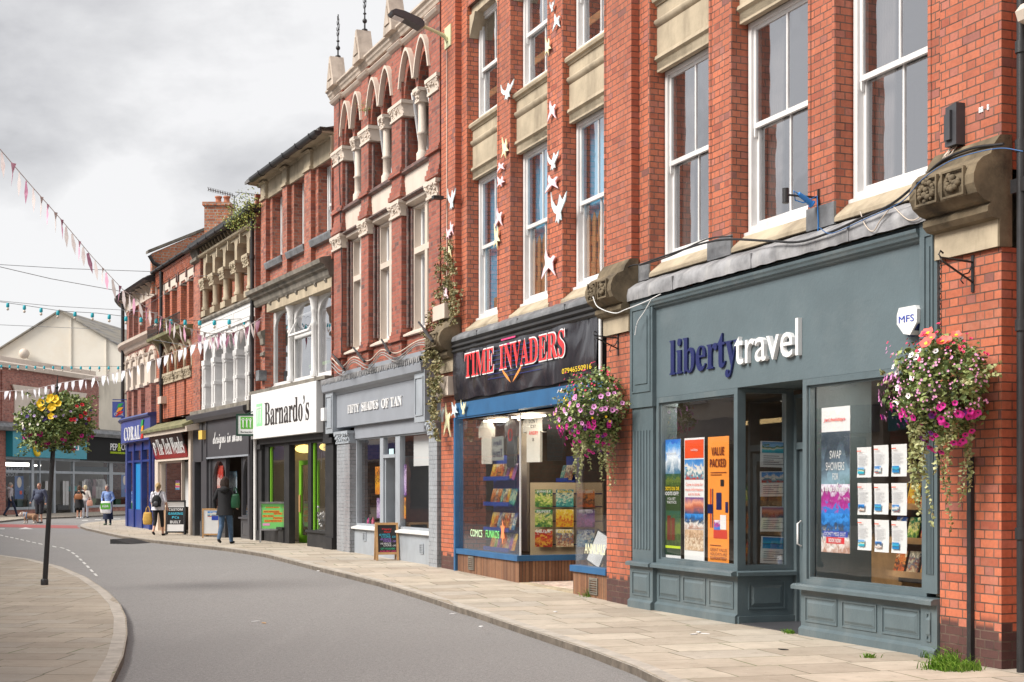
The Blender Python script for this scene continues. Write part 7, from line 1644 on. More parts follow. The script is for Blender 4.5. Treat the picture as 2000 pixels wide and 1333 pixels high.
# ------------------------------------------------------------------ things fixed to the near facade
X = SE.x; Z = SE.z
ab = SE.thing('alarm_box', 'white hexagonal alarm box lettered MFS at the right end of the slate-blue fascia', 'alarm box', X(1783), .03, Z(1783, 652)); h_ = Z(1783, 600)-Z(1783, 652); w_ = .155
MB().prism([(-w_*.8, h_), (w_*.8, h_), (w_, h_*.85), (w_*.95, h_*.35), (w_*.3, -.02), (-w_*.35, 0), (-w_, h_*.4), (-w_, h_*.75)], -.10, 0).build('case', M_UPVC, ab, uv=False)
text(ab, 'lettering', 'MFS', -w_*.78, w_*.72, h_*.42, h_*.68, -.103, flat('royal_blue', 40, 70, 170), .002)
MB().prism([(-.02, -.03), (w_*.8, .04), (w_*.95, h_*.3), (w_*.2, -.02)], -.08, -.01).build('strobe_lens', M_NAVY, ab, uv=False)
tb = SE.thing('junction_box', 'black telecoms box on the brick pier above the right-hand corbel', 'junction box', X(1873), 0, Z(1873, 287)); h_ = Z(1873, 206)-Z(1873, 287)
m = MB(); m.prism([(-.075, 0), (.085, 0), (.085, h_), (-.065, h_-.02)], -.10, 0); m.prism([(-.05, .05), (.03, .05), (.03, h_-.06), (-.05, h_-.10)], -.13, -.10); m.build('case', M_CHAR, tb, uv=False)
rnd = random.Random(8); m = MB()
for k in range(7):
    a = rnd.uniform(-.06, .06); m.tube([(a, -.04, 0), (a+rnd.uniform(-.1, .05), -.07, -.06), (a-.1+rnd.uniform(-.1, .1), -.08, -.14), (a-.2, -.05, -.10), (a-.3*rnd.random(), -.04, -.22)], .006, 4)
m.build('loose_wires', M_CREAM, tb, uv=False)
wm = SE.thing('wall_marks', 'cluster of white wall plugs dotted on the brick beside the black telecoms box', 'wall plugs', X(1915), 0, Z(1915, 213)); m = MB()
for px in (1914.5, 1919, 1930.5): 
    for dz in (0, -.025): m.lathe((X(px)-X(1915), -.001, dz), [(.012, -.012), (.014, 0), (.012, .012)], 8)
m.build('plug', M_UPVC, wm, uv=False)
fl = SE.thing('power_bracket', 'black bracket arm with a blue power connector on the pilaster between the upper agency windows', 'bracket', X(1600, .12), .12, Z(1600, 410)); m = MB(); m.box(-.012, .012, -.02, 0, 0, .26); m.tube([(0, -.02, .17), (0, -.42, .17)], .012, 6); m.tube([(0, -.42, .08), (0, -.42, .24)], .035, 10); m.build('iron_frame', M_IRON, fl, uv=False)
MBL = flat('connector_blue', 50, 130, 205); m = MB(); m.tube([(0, -.10, .10), (0, -.18, .15), (0, -.26, .19)], .034, 8, .026); m.tube([(0, -.10, .1), (0, -.085, .09)], .045, 8); m.build('connector', MBL, fl, uv=False)
m = MB(); m.tube([(0, -.26, .19), (0, -.32, .22), (0, -.3, .12), (0, -.2, .1), (.03, -.05, .18), (.03, -.03, -.1), (.03, -.04, -.35)], .008, 5); m.build('cable', MBL, fl, uv=False)
def cable(label, pts, r, mat, S=SE):
    """a cable slung along the wall; points are x, y, z on the facade"""
    P_ = []; Q = [Vector(p) for p in pts]; Q = [Q[0]*2-Q[1]]+Q+[Q[-1]*2-Q[-2]]
    for i in range(1, len(Q)-2):
        a, b, c, d_ = Q[i-1:i+3]
        for k in range(6): t = k/6; P_.append(.5*(2*b+(c-a)*t+(2*a-5*b+4*c-d_)*t*t+(3*b-a-3*c+d_)*t**3))
    P_.append(Q[-2]); o = pts[0]; e = S.thing('cable', label, 'cable', *o, 'cables along the facade'); MB().tube([(p[0]-o[0], p[1]-o[1], p[2]-o[2]) for p in P_], r, 5).build('strand', mat, e, uv=False); return e
def cpath(S, pix, y): return [(S.x(a, y), y, S.z(a, b, y)) for a, b in pix]
cable('thick black cable slung across the lead flashing up to the right-hand corbel', cpath(SE, [(1250, 518), (1300, 500), (1400, 470), (1500, 471), (1560, 473), (1620, 455), (1680, 428), (1740, 400), (1790, 360), (1840, 315), (1900, 290), (1960, 282)], -.12), .014, M_CABLEB)
cable('blue cable running beside the black one over the right-hand corbel', cpath(SE, [(1600, 445), (1625, 456), (1690, 428), (1760, 395), (1800, 352), (1850, 318), (1900, 300), (1955, 290), (1998, 296)], -.34), .005, flat('cable_blue', 60, 100, 150))
cable('black cable along the wall from the middle corbel under the first agency window', cpath(SE, [(1185, 545), (1232, 520), (1260, 516), (1310, 500), (1380, 468), (1430, 462)], -.05), .010, M_CABLEB)
cable('looped pale wire hanging below the cables at the agency lead flashing', cpath(SE, [(1680, 414), (1690, 440), (1705, 452), (1720, 430), (1740, 405)], -.10), .006, M_CREAM)
cable('looped pale wire hanging beside the right-hand corbel', cpath(SE, [(1745, 404), (1775, 430), (1800, 420), (1812, 380)], -.10), .006, M_CREAM)
cable('thin white wire hanging over the middle corbel and down the fascia', cpath(SE, [(1158, 580), (1168, 600), (1200, 612), (1222, 605), (1260, 590), (1290, 575)], -.36), .007, M_UPVC)
cable('thin white wire dangling beside the middle corbel', cpath(SE, [(1272, 585), (1258, 610), (1245, 630), (1240, 655)], -.12), .006, M_UPVC)
for i, (px, a, b) in enumerate(((1900, 893, 1297), )):
    dp = SE.thing('drainpipe', 'square black pipe running down the rightmost brick pier behind the basket', 'drainpipe', X(px), 0, Z(px, b)); MB().box(-.026, .026, -.045, -.002, 0, Z(px, a)-Z(px, b)).build('pipe', M_IRON, dp, uv=False)
dp = SE.thing('drainpipe', 'round black drainpipe at the far right edge beside the rightmost pier', 'drainpipe', 15.62, .02, -.05); m = MB(); m.tube([(0, 0, 0), (0, 0, 7)], .038, 10)
for q in (1.2, 3.0, 4.55, 5.4): m.tube([(0, 0, q), (0, 0, q+.1)], .052, 10)
m.box(-.1, .1, -.03, .08, 4.2, 4.32); m.build('pipe', M_IRON, dp, uv=False)
nb = SE.thing('neighbouring_building', 'brick building with buff stone trim just beyond the drainpipe at the right edge', 'building', 15.40, 0, 0)
m = MB(); m.box(0, 4.5, .17, 7, -.1, 12); m.build('wall', M_RED, nb)
m = MB(); m.box(.34, .9, .05, .169, 2.9, 6.9); m.prof([(.17, 5.55), (-.05, 5.6), (-.08, 5.68), (-.02, 5.75), (.17, 5.78)], .26, .95); m.build('stone_jamb', M_CREAM, nb)
jb = SE.thing('meter_conduit', 'thin black conduit hooked down the side of the right edge wall', 'conduit', 15.55, .14, 1.2); m = MB(); m.tube([(0, 0, 0), (0, 0, 1.5), (.02, -.02, 1.75), (.1, -.02, 1.8)], .012, 5); m.box(-.04, .04, -.05, 0, .9, 1.35); m.build('conduit', M_IRON, jb, uv=False)

# street lamp on its arm
sl_ = SE.thing('street_lamp', 'dark grey street lamp on a cream arm fixed high on the brick pier', 'street lamp', X(876, 0), 0, Z(876, 75)); sl_.scale = (1, .70, 1); m = MB(); m.box(-.17, .17, -.03, 0, -.17, .22)
M_ARM = flat('cream_green_arm', 205, 205, 165); m.tube([(0, -.03, -.06), (0, -.12, .04), (0, -.5, .12), (0, -.75, .17)], .035, 8); m.tube([(-.02, -.02, -.12), (-.02, -.1, .0), (0, -.4, .09)], .015, 6); m.build('arm', M_ARM, sl_, uv=False)
m = MB(); m.prof([(-.72, .20), (-.80, .26), (-1.25, .36), (-1.50, .38), (-1.62, .335), (-1.58, .29), (-1.2, .22), (-.8, .10), (-.72, .13)], -.13, .13); m.build('lamp_head', M_CHAR, sl_, uv=False)
m = MB(); m.prof([(-1.52, .272), (-1.26, .222), (-1.26, .216), (-1.52, .266)], -.09, .09); m.build('lamp_glass', M_PAPER, sl_, uv=False)
m = MB(); m.tube([(-.05, -.02, -.2), (-.05, -.02, -5.2)], .012, 5); m.build('conduit', M_CREAM, sl_, uv=False)
# painted birds
M_BB = paint('pale_blue_bird', srgb(216, 230, 233), .6, .06, 12, srgb(140, 180, 200), .5, 0); M_PB = paint('pale_pink_bird', srgb(240, 215, 222), .6, .06, 12, srgb(214, 90, 130), .6, 0); M_YB = paint('pale_yellow_bird', srgb(240, 235, 195), .6, .06, 12, srgb(235, 215, 110), .6, 0)
BT = [[(0, .98), (.10, .72), (.28, .54), (.42, .50), (.50, .62), (.56, .80), (.66, .66), (.74, .60), (1, .80), (.92, .56), (.74, .40), (.62, .28), (.68, .06), (.56, .12), (.48, 0), (.42, .12), (.30, .05), (.38, .28), (.22, .36), (.06, .56)],
      [(.30, 1.0), (.42, .74), (.60, .62), (.80, .70), (.92, .62), (.76, .48), (.80, .20), (.92, .0), (.62, .26), (.50, .34), (.28, .22), (.02, .04), (.16, .34), (.30, .50), (.24, .74)],
      [(.1, 1.0), (.34, .70), (.52, .60), (.66, .84), (.78, .60), (.74, .44), (1.0, .26), (.72, .30), (.60, .30), (.62, .0), (.46, .26), (.20, .22), (.0, .12), (.24, .40), (.16, .66)]]
BIRDS = [(1075, 1084, 0, 24, 0, 'b', 2), (1080, 1096, 25, 58, 1, 'b', 2), (1065, 1077, 70, 110, 2, 'y', 2), (979, 1005, 156, 195, 0, 'b', 1), (1070, 1088, 195, 236, 1, 'p', 2), (980, 994, 265, 311, 2, 'y', 1), (971, 987, 316, 335, 1, 'p', 1), (1070, 1093, 291, 333, 0, 'b', 2), (971, 987, 342, 366, 2, 'p', 1), (1065, 1093, 339, 374, 1, 'p', 2), (1077, 1108, 367, 437, 0, 'b', 2), (967, 983, 405, 444, 1, 'p', 1), (965, 977, 435, 488, 2, 'y', 1), (1058, 1088, 485, 543, 1, 'p', 2), (875, 891, 363, 410, 0, 'b', 0), (878, 887, 431, 460, 1, 'p', 0), (872, 881, 445, 468, 2, 'p', 0), (875, 883, 468, 505, 1, 'y', 0), (864, 877, 550, 598, 2, 'p', 0), (861, 869, 788, 826, 0, 'b', 3), (867, 882, 787, 854, 1, 'y', 3), (882, 895, 785, 816, 2, 'b', 3), (901, 911, 780, 811, 0, 'y', 3)]
cnt = {}
for (a, b, c, d_, tp, cl, g) in BIRDS:
    yy = (-.03, .08, .08, -.06)[g]; x0, x1, z0, z1 = X(a, yy), X(b, yy), Z((a+b)/2, d_, yy), Z((a+b)/2, c, yy); k = cnt.get(g, 0); cnt[g] = k+1
    cn = dict(b='pale blue', p='pink-white', y='pale yellow')[cl]; od = ['first', 'second', 'third', 'fourth', 'fifth', 'sixth', 'seventh', 'eighth', 'ninth'][k]
    wh = ('on the pier beside the street lamp', 'on the left comics-shop pilaster', 'on the right comics-shop pilaster', 'beside the blue comics fascia')[g]
    t = SE.thing('bird_cutout', f'{cn} bird cut-out, {od} from the top {wh}', 'bird cut-out', x0, yy, z0, 'painted bird cut-outs on the brickwork'); w_, h_ = x1-x0, z1-z0
    MB().prism([(u*w_, v*h_) for u, v in BT[tp]], -.015, 0).build('bird', dict(b=M_BB, p=M_PB, y=M_YB)[cl], t, uv=False)
# boxes on the brick between salon and comics shop
for px0, px1, py0, py1, lb in ((863, 886, 740, 776, 'cream alarm box on the stone below the ivy, left of the banner'), (856, 879, 601, 629, 'mossy cream junction box nestled in the ivy above the corbel')):
    yy = -.02; t = SE.thing('alarm_box', lb, 'alarm box', X(px0, yy), -.0, Z(px0, py1, yy)); m = MB(); m.box(0, X(px1, yy)-X(px0, yy), -.13, -.0, 0, Z(px0, py0, yy)-Z(px0, py1, yy)); m.build('case', M_CREAM, t)
cc_ = SE.thing('wall_light', 'small dark floodlight sticking out of the brick near the top of the ivy pier', 'wall light', X(873), 0, Z(873, 388)); m = MB(); m.box(-.06, .06, -.28, -.08, -.03, .03); m.tube([(0, 0, 0), (0, -.1, 0)], .012, 5); m.build('lamp', M_IRON, cc_, uv=False)
# ivy on the pier
iv = thing('ivy', 'ivy climbing the brick beside the salon and spilling over the corbel', 'ivy', (0, 0, 0)); rnd = random.Random(4); m = MB()
def ivyp(S, px, py, y): return S.w(S.x(px, y), y, S.z(px, py, y))
blobs = [(872, 500, 14, 42), (868, 560, 20, 60), (885, 570, 16, 45), (862, 625, 26, 40), (850, 650, 22, 20), (835, 645, 14, 14)]
for cx_, cy_, rx, ry_ in blobs:
    for _ in range(int(rx*ry_*1.15)):
        q = rnd.random()*6.283; r = rnd.random()**.8; px, py = cx_+rx*r*math.cos(q)*1.1, cy_+ry_*r*math.sin(q)*1.1
        if noise.noise(Vector((px*.09, py*.06, 0))) > .02: continue
        leaf(m, ivyp(SE, px, py, -.02-rnd.random()*.07), .03+.035*rnd.random(), rnd, .3)
for cx_, cy_, rx, ry_ in [(846, 700, 20, 30), (850, 750, 14, 45), (847, 800, 11, 50), (838, 690, 14, 18), (850, 850, 7, 22)]:
    for _ in range(int(rx*ry_*1.0)):
        q = rnd.random()*6.283; r = rnd.random()**.8; px, py = cx_+rx*r*math.cos(q), cy_+ry_*r*math.sin(q)
        if noise.noise(Vector((px*.12, py*.07, 3))) > .05: continue
        leaf(m, ivyp(SD, px, py, -.20-rnd.random()*.12), .045+.035*rnd.random(), rnd, .2)
m.build('leaves', M_IVY, iv, uv=False)['kind'] = 'stuff'
# tangle of old cable trays over the salon
x = SD.x; z = SD.z
for i, (a, b) in enumerate((((650, 703), (672, 722)), ((690, 690), (712, 708)), ((745, 675), (762, 692)), ((818, 642), (845, 668)))):
    t = SD.thing('cable_bracket', ['leftmost rusty cable arm over the salon', 'second rusty cable arm from the left over the salon', 'third rusty cable arm from the left over the salon', 'rusty cable arm beside the ivy corbel over the salon'][i], 'bracket', x(a[0], -.1), -.1, z(a[0], a[1], -.1), 'rusty cable arms over the salon')
    dx_, dz_ = x(b[0], -.5)-x(a[0], -.1), z(b[0], b[1], -.45)-z(a[0], a[1], -.1); m = MB(); m.tube([(0, .1, 0), (dx_*.5, -.2, dz_*.4), (dx_, -.4, dz_)], .03, 6); m.tube([(0, .0, .12), (dx_*.6, -.22, dz_*.5)], .022, 6); m.build('arm', M_IRON, t, uv=False)
for k, (dy, lb) in enumerate(((0, 'upper pale cable looping over the salon fascia'), (9, 'lower pale cable looping over the salon fascia'), (16, 'lowest grey cable looping over the salon fascia'))):
    cable(lb, cpath(SD, [(648, 700+dy), (668, 716+dy), (690, 698+dy*.6), (720, 705+dy), (745, 684+dy*.6), (775, 690+dy), (812, 668+dy*.5), (840, 660+dy)], -.3), .012, (M_CREAM, M_CABLE, M_CABLE)[k], SD)
cable('black cable running down the left pier of the gothic front', cpath(SD, [(663, 180), (662, 300), (665, 420), (668, 560), (667, 690)], -.03), .013, M_CABLEB, SD)
# things in the salon window
fl_ = SD.thing('chalkboard', 'timber-framed chalkboard A-board standing outside the salon', 'A-board', 0, 0, 0)
p0 = ground_pt(757, 1095); fl_.location = p0; fl_.rotation_euler = (0, 0, R(14))
sc_ = p0.y/F; bw, bh = 45*sc_, 74*sc_
def aboard(t, bw, bh, face, frm, foot=.1, lean=.16, header=0):
    fx = Matrix.Rotation(-lean, 4, 'X'); bx_ = Matrix.Translation((0, .30, 0)) @ Matrix.Rotation(lean, 4, 'X')
    m = MB(); frame(m, -bw/2, bw/2, foot, bh, -.02, .02, .045); m.box(-bw/2, -bw/2+.045, -.02, .02, 0, foot); m.box(bw/2-.045, bw/2, -.02, .02, 0, foot); fr_ = m.build('frame', frm, t, xf=fx)
    m = MB(); frame(m, -bw/2, bw/2, foot, bh, -.02, .02, .045); m.box(-bw/2, -bw/2+.04, -.02, .02, 0, foot); m.box(bw/2-.04, bw/2, -.02, .02, 0, foot); m.build('rear_frame', frm, t, xf=bx_)
    MB().box(-bw/2+.045, bw/2-.045, -.008, .008, foot+.045, bh-.045).build('board', face, t, uv=False, xf=fx); MB().box(-bw/2+.045, bw/2-.045, -.008, .008, foot+.045, bh-.045).build('rear_board', face, t, uv=False, xf=bx_)
    return fx
def wtext(t, fx, s, x0, x1, z0, z1, mat, fnt=None): o_ = text(t, 'lettering', s, x0, x1, z0, z1, -.0105, mat, 0, fnt); o_.data.transform(fx); return o_
fx = aboard(fl_, bw, bh, M_BLACK, M_WOOD, .12)
for s, a, b, c, dd_, m_ in (('Happy', -.5, .5, .80, .86, M_REDT), ('Hour', -.3, .4, .73, .79, M_REDT), ('60 MINUTE', -.8, .3, .655, .71, flat('chalk_blue', 70, 190, 220)), ('COURSE  £20', -.6, .9, .60, .65, flat('chalk_blue', 70, 190, 220)), ('100 MINUTE', -.7, .4, .535, .585, flat('chalk_purple', 170, 130, 220)), ('COURSE  £30', -.4, .9, .485, .53, flat('chalk_purple', 170, 130, 220)), ('140 MINUTE', -.7, .4, .42, .47, M_UPVC), ('COURSE  £40', -.4, .9, .37, .415, M_UPVC), ('GIFT VOUCHERS', -.7, .8, .285, .335, flat('chalk_green', 60, 190, 140)), ('AVAILABLE HERE', -.8, .9, .22, .265, flat('chalk_pink', 230, 60, 120))):
    wtext(fl_, fx, s, a*bw*.42, b*bw*.42, c*bh, dd_*bh, m_)
vb = thing('a_board', 'aluminium A-board with a green VOLUNTEERS WANTED poster outside the charity shop', 'A-board', ground_pt(532, 1060), R(8)); p0 = vb.location; sc_ = p0.y/F; bw, bh = 50*sc_, 80*sc_
fx = aboard(vb, bw, bh, flat('mint_green', 120, 205, 110), M_LEAD, .32)
for s, a, b, c, dd_ in (('VOLUNTEERS', -.95, .95, .91, .96), ('WANTED', -.6, .6, .86, .9), ('MERCHANDISING', -.8, .6, .74, .78), ('SORTING', .1, .8, .69, .73), ('TILL WORK', -.85, .1, .63, .67), ('STEAMING', .05, .85, .58, .62), ('STOCK PREPARATION', -.7, .8, .51, .55)):
    MB().box(a*bw*.45, b*bw*.45, -.0100, -.0095, c*bh-.01, dd_*bh+.01).build('orange_strip', flat('orange_strip', 240, 150, 50), vb, uv=False, xf=fx); wtext(vb, fx, s, a*bw*.42, b*bw*.42, c*bh, dd_*bh, M_BRT, SANSB)
MB().box(-.75*bw/2, -.2*bw/2, -.0105, -.0095, .36*bh+.06, .47*bh).build('pink_note', flat('pink_note', 230, 150, 200), vb, uv=False, xf=fx)
wb = thing('a_board', 'white A-board with blue photos leaning outside the charcoal shop', 'A-board', ground_pt(412, 1051), R(12)); p0 = wb.location; sc_ = p0.y/F; bw, bh = 34*sc_, 58*sc_; fx = aboard(wb, bw, bh, M_PAPER, M_WOOD, .08)
MB().box(-.1, .25, -.011, -.0095, bh*.72, bh*.9).build('print', PH[1], wb, uv=False, xf=fx); MB().box(.02, .27, -.012, -.0105, bh*.6, bh*.74).build('print', flat('royal_blue', 40, 70, 170), wb, uv=False, xf=fx)
cb = thing('a_board', 'black and white CUSTOM GAMING PCs BUILT A-board outside the repair shop', 'A-board', ground_pt(342, 1045), R(4)); p0 = cb.location; sc_ = p0.y/F; bw, bh = 38*sc_, 68*sc_; fx = aboard(cb, bw, bh, M_PAPER, M_BLACK, .07)
MB().box(-bw/2+.05, bw/2-.05, -.0095, -.009, bh*.30, bh*.80).build('black_field', M_BLKT, cb, uv=False, xf=fx)
for s, a, b, c, dd_, m_ in (('CUSTOM', -.8, .8, .70, .77, M_UPVC), ('GAMING', -.85, .85, .58, .65, flat('chalk_blue', 70, 190, 220)), ('PCs', -.4, .4, .47, .54, flat('chalk_blue', 70, 190, 220)), ('BUILT', -.6, .6, .33, .41, M_UPVC)): wtext(cb, fx, s, a*bw*.44, b*bw*.44, c*bh, dd_*bh, m_, SANSB)
# projecting charity sign
hb = SCC.thing('hanging_sign', 'square white and green charity hanging sign in a dark green frame', 'sign', SCC.x(503, -.1), -.1, SCC.z(503, 852, -.1)); Yh = hb.location.y; wS, hS = 41*Yh/F, 43*Yh/F; hb.rotation_euler = (0, 0, R(4))
m = MB(); frame(m, -wS, 0, 0, hS, -.05, .05, .05); m.tube([(-wS*.5, 0, hS), (0, 0, hS+.12), (.1, 0, hS+.12)], .015, 5); m.build('sign_frame', flat('dark_sign_green', 20, 60, 45), hb, uv=False); MB().box(-wS+.05, -.05, -.035, .035, .05, hS-.05).build('sign_board', M_UPVC, hb, uv=False)
MB().box(-wS*.79, -wS*.21, -.04, -.036, hS*.32, hS*.86).build('green_square', flat('leaf_green', 90, 175, 50), hb, uv=False); kidsmark(hb, -wS*.76, -wS*.24, hS*.35, hS*.82, -.043); text(hb, 'sign_lettering', 'Barnardo\u2019s', -wS*.8, -wS*.18, hS*.13, hS*.23, -.038, M_BLKT, 0, SERIF)
for S_, px0, px1, py0, py1, yy, lb, m_ in ((SCC, 636, 642, 798, 823, -.1, 'white and red alarm box between the charity shop and salon signs', M_UPVC), (SB, 395, 402, 842, 859, -.05, 'yellow alarm box on the charcoal pilaster left of the script sign', flat('alarm_yellow', 225, 185, 90)), (SA, 314.5, 321, 776, 790, -.05, 'cream floodlight box on the narrow building beside the downpipe', M_CREAM), (SCC, 508, 514, 725, 745, -.05, 'grey cable box on the brick left of the charity shop windows', M_LEADD), (SE, 1204, 1211, 0, 1, 0, '', None)):
    if not m_: continue
    t = S_.thing('alarm_box', lb, 'alarm box', S_.x(px0, yy), yy, S_.z(px0, py1, yy)); MB().box(0, S_.x(px1, yy)-S_.x(px0, yy), -.12, .1, 0, S_.z(px0, py0, yy)-S_.z(px0, py1, yy)).build('case', m_, t, uv=False)
# salon window posters and bottles
for i, (a, b, c, e, m_, lb) in enumerate(((733, 743, 912, 966, photo_mat('yellow_poster', [(0, '#c86a20'), (.4, '#f0b020'), (.6, '#402010'), (1, '#e89028')], 20, .8), 'yellow and black poster left of the salon door'), (736, 744, 973, 1012, photo_mat('purple_poster', [(0, '#6a2a90'), (.5, '#e0c8e8'), (1, '#502070')], 20, .8), 'purple poster low down left of the salon door'), (781, 794, 908, 968, MATS.get('purple_poster') or PH[2], 'purple and white poster right of the salon door'), (783, 793, 972, 1013, MATS.get('yellow_poster') or PH[2], 'yellow poster below the purple one right of the salon door'))):
    sheet(SD, lb, 'poster', 'posters beside the salon door', x(a, .19), x(b, .19), z(a, e, .19), z(a, c, .19), .19, MATS['yellow_poster'] if 'yellow' in lb else MATS['purple_poster'])
sheet(SD, 'small pale blue notice on the light above the salon door', 'poster', None, x(760, .14), x(769, .14), z(765, 888, .14), z(765, 877, .14), .14, flat('pale_blue_note', 190, 220, 225))
hp = SD.thing('blank_sign', 'blank white panel hanging in the right-hand salon window', 'panel', x(808, .3), .3, z(808, 911, .3)); MB().box(0, x(838, .3)-x(808, .3), 0, .02, 0, z(808, 852, .3)-z(808, 911, .3)).build('board', M_PAPER, hp, uv=False)
for i, (px, c_, h_) in enumerate(((701, '#30287a', .26), (704.5, '#403090', .30), (708, '#30287a', .28), (712, '#68c0b0', .22), (715, '#68b8b0', .2), (720, '#d83080', .2), (724, '#302020', .24), (729, '#e06080', .22))):
    b = SD.thing('product_bottle', f'{["dark blue", "violet", "navy", "turquoise", "teal", "magenta", "black", "rose"][i]} bottle on the salon window ledge', 'bottle', x(px, .35), .35, zsill_D if 'zsill_D' in globals() else 1.0); MB().lathe((0, 0, 0), [(.035, 0), (.038, .02), (.038, h_*.75), (.015, h_*.82), (.015, h_)], 10).build('bottle_body', flat('bottle_'+c_, c_), b, uv=False)
# charity shop window things
x = SCC.x; z = SCC.z
for i, (px, c_) in enumerate(((548, '#283a60'), (554, '#304868'), (572, '#34486a'), (578, '#2c3c5c'), (563, '#506080'))): tshirt(SCC, x(px, 1.2), 1.2, 1.95, c_, f'{["dark blue", "navy", "slate blue", "indigo", "grey blue"][i]} garment hanging inside the charity shop', .5, .9, 'garment')
bl = SCC.thing('flower_bunch', 'bunch of white paper flowers in the right charity-shop window', 'flowers', x(630, .4), .4, z(630, 1020, .4)); m = MB(); rnd = random.Random(2)
for _ in range(60): m.ball((rnd.gauss(0, .11), rnd.gauss(0, .08), .1+rnd.gauss(0, .09)), .035, 6, 4)
m.build('blossoms', M_PAPER, bl, uv=False)
for i, (px, py) in enumerate(((622, 885), (628, 900), (633, 875), (637, 905))):
    st = SCC.thing('star_hanging', f'{["first", "second", "third", "fourth"][i]} silver star hanging in the charity-shop window', 'star ornament', x(px, .3), .3, z(px, py, .3), 'silver stars in the charity shop window'); MB().prism([((.16 if k % 4 == 0 else .03 if k % 2 else .08)*math.sin(k*math.pi/4)*(.5 if k % 4 else 1), (.2 if k % 4 == 0 else .03 if k % 2 else .06)*math.cos(k*math.pi/4)) for k in range(8)], -.005, .005).build('star', M_PAPER, st, uv=False)
# a few things in the charcoal shop and the repair shop
sheet(SB, 'red sale poster in the left window of the charcoal shop', 'poster', None, SB.x(424, .2), SB.x(436, .2), SB.z(430, 958, .2), SB.z(430, 910, .2), .2, photo_mat('red_poster', [(0, '#e8a098'), (.4, '#f0e0dc'), (.55, '#c83028'), (1, '#e06050')], 8, .4))
sheet(SB, 'blue and white patterned poster in the charcoal shop doorway', 'poster', None, SB.x(448, .6), SB.x(463, .6), SB.z(455, 963, .6), SB.z(455, 921, .6), .6, photo_mat('blue_pattern', [(0, '#285070'), (.5, '#d8e4ea'), (1, '#4080a0')], 40, 1.2))
sheet(SA, 'striped pink, yellow and blue sticker in the repair-shop window', 'sticker', None, SA.x(343, .2), SA.x(351, .2), SA.z(347, 957, .2), SA.z(347, 939, .2), .2, M_PAPER, [(0, 1, .0, .2, flat('s_blue', 50, 150, 190)), (0, 1, .25, .45, M_PINK), (0, 1, .5, .7, M_YEL), (0, 1, .75, 1, flat('s_purple', 100, 40, 120))])

# ------------------------------------------------------------------ bunting, festoon lights, wires
def P3(px, py, Y): return Vector(((px-1000)/F*Y, Y, EYE-(py-HY)/F*Y))
M_PKF = paint('plum_flag', srgb(150, 92, 118), .7, .1, 8, srgb(225, 180, 200), .5, 0); M_PKP = paint('pale_pink_flag', srgb(205, 150, 175), .7, .1, 8, srgb(240, 225, 232), .6, 0); M_GRF = paint('grey_pink_flag', srgb(196, 186, 184), .7, .1, 8, srgb(160, 110, 115), .4, 0); M_WF = paint('white_flag', srgb(232, 232, 240), .7, .04, 8, None, 0, 0)
def bunting(label, pix, flen, fw, mats, step, seed):
    pts = [P3(*p) for p in pix]; pts = ([pts[0]+(pts[0]-pts[1]).normalized()*11] if pix[0][0] < 0 else [])+pts; b = thing('bunting', label, 'bunting', pts[0]); o = pts[0]; MB().tube([p-o for p in pts], .008, 4).build('cord', M_GRF, b, uv=False)
    rnd = random.Random(seed); L = [0]
    for p, q in zip(pts, pts[1:]): L.append(L[-1]+(q-p).length)
    s = .1; i = 0
    while s < L[-1]-.2:
        k = max(j for j in range(len(L)-1) if L[j] <= s); t = (s-L[k])/(L[k+1]-L[k]); p = pts[k].lerp(pts[k+1], t)-o; u = (pts[k+1]-pts[k]).normalized()
        sw = Vector((rnd.uniform(-.12, .12), rnd.uniform(-.25, .25), 0)); tw = rnd.uniform(-.9, .9); uu = Matrix.Rotation(tw*.7, 3, 'Z') @ u
        l_ = flen*rnd.uniform(.9, 1.05); w_ = fw; tip = p+u*w_*.5+Vector((0, 0, -l_))+sw*l_; mid = p+u*w_*.5*1.0+Vector((0, 0, -l_*.5))+sw*l_*.35
        m = MB(); a, c = p, p+uu*w_; n = uu.cross(Vector((0, 0, 1))).normalized()*.03; ml = p.lerp(tip, .5)+n; mr = c.lerp(tip, .5)-n; cc = (a+c)/2-n*.6
        m.faces([a, cc, c, mr, tip, ml, (ml+mr)/2+n*.5], [(0, 1, 6, 5), (1, 2, 3, 6), (5, 6, 4), (6, 3, 4)], True)
        m.build('flag', mats[i % len(mats)], b, uv=False); i += 1; s += step*rnd.uniform(.85, 1.15)
    return b
bunting('long bunting of plum and grey flags sweeping down the sky to the charcoal shop', [(-30, 262, 19), (0, 292, 20), (60, 362, 22), (120, 430, 24.3), (180, 502, 26.8), (240, 566, 29.5), (300, 612, 32.5), (360, 640, 35.5), (410, 652, 37.5), (455, 650, 39), (490, 636, 39.6), (515, 617, 39.4)], .38, .11, [M_PKP, M_GRF, M_PKF, M_GRF, M_GRF], .50, 3)
bunting('bunting of white flags crossing over the far shops behind the flower post', [(-40, 762, 60), (0, 765, 59), (60, 762, 56.5), (120, 748, 54), (180, 739, 51.5), (240, 725, 48), (310, 700, 46), (380, 672, 43), (440, 650, 40)], .38, .20, [M_WF], .66, 4)
bunting('short bunting of dense pink flags hung under the white arches', [(388, 654, 43), (410, 660, 41.8), (440, 656, 40.6), (470, 645, 39.7), (500, 628, 39.2), (515, 617, 39.1)], .40, .14, [M_PKF, M_GRF, M_PKP, M_WF, M_GRF], .26, 5)
M_TEALS = flat('teal_lampholder', 30, 160, 175)
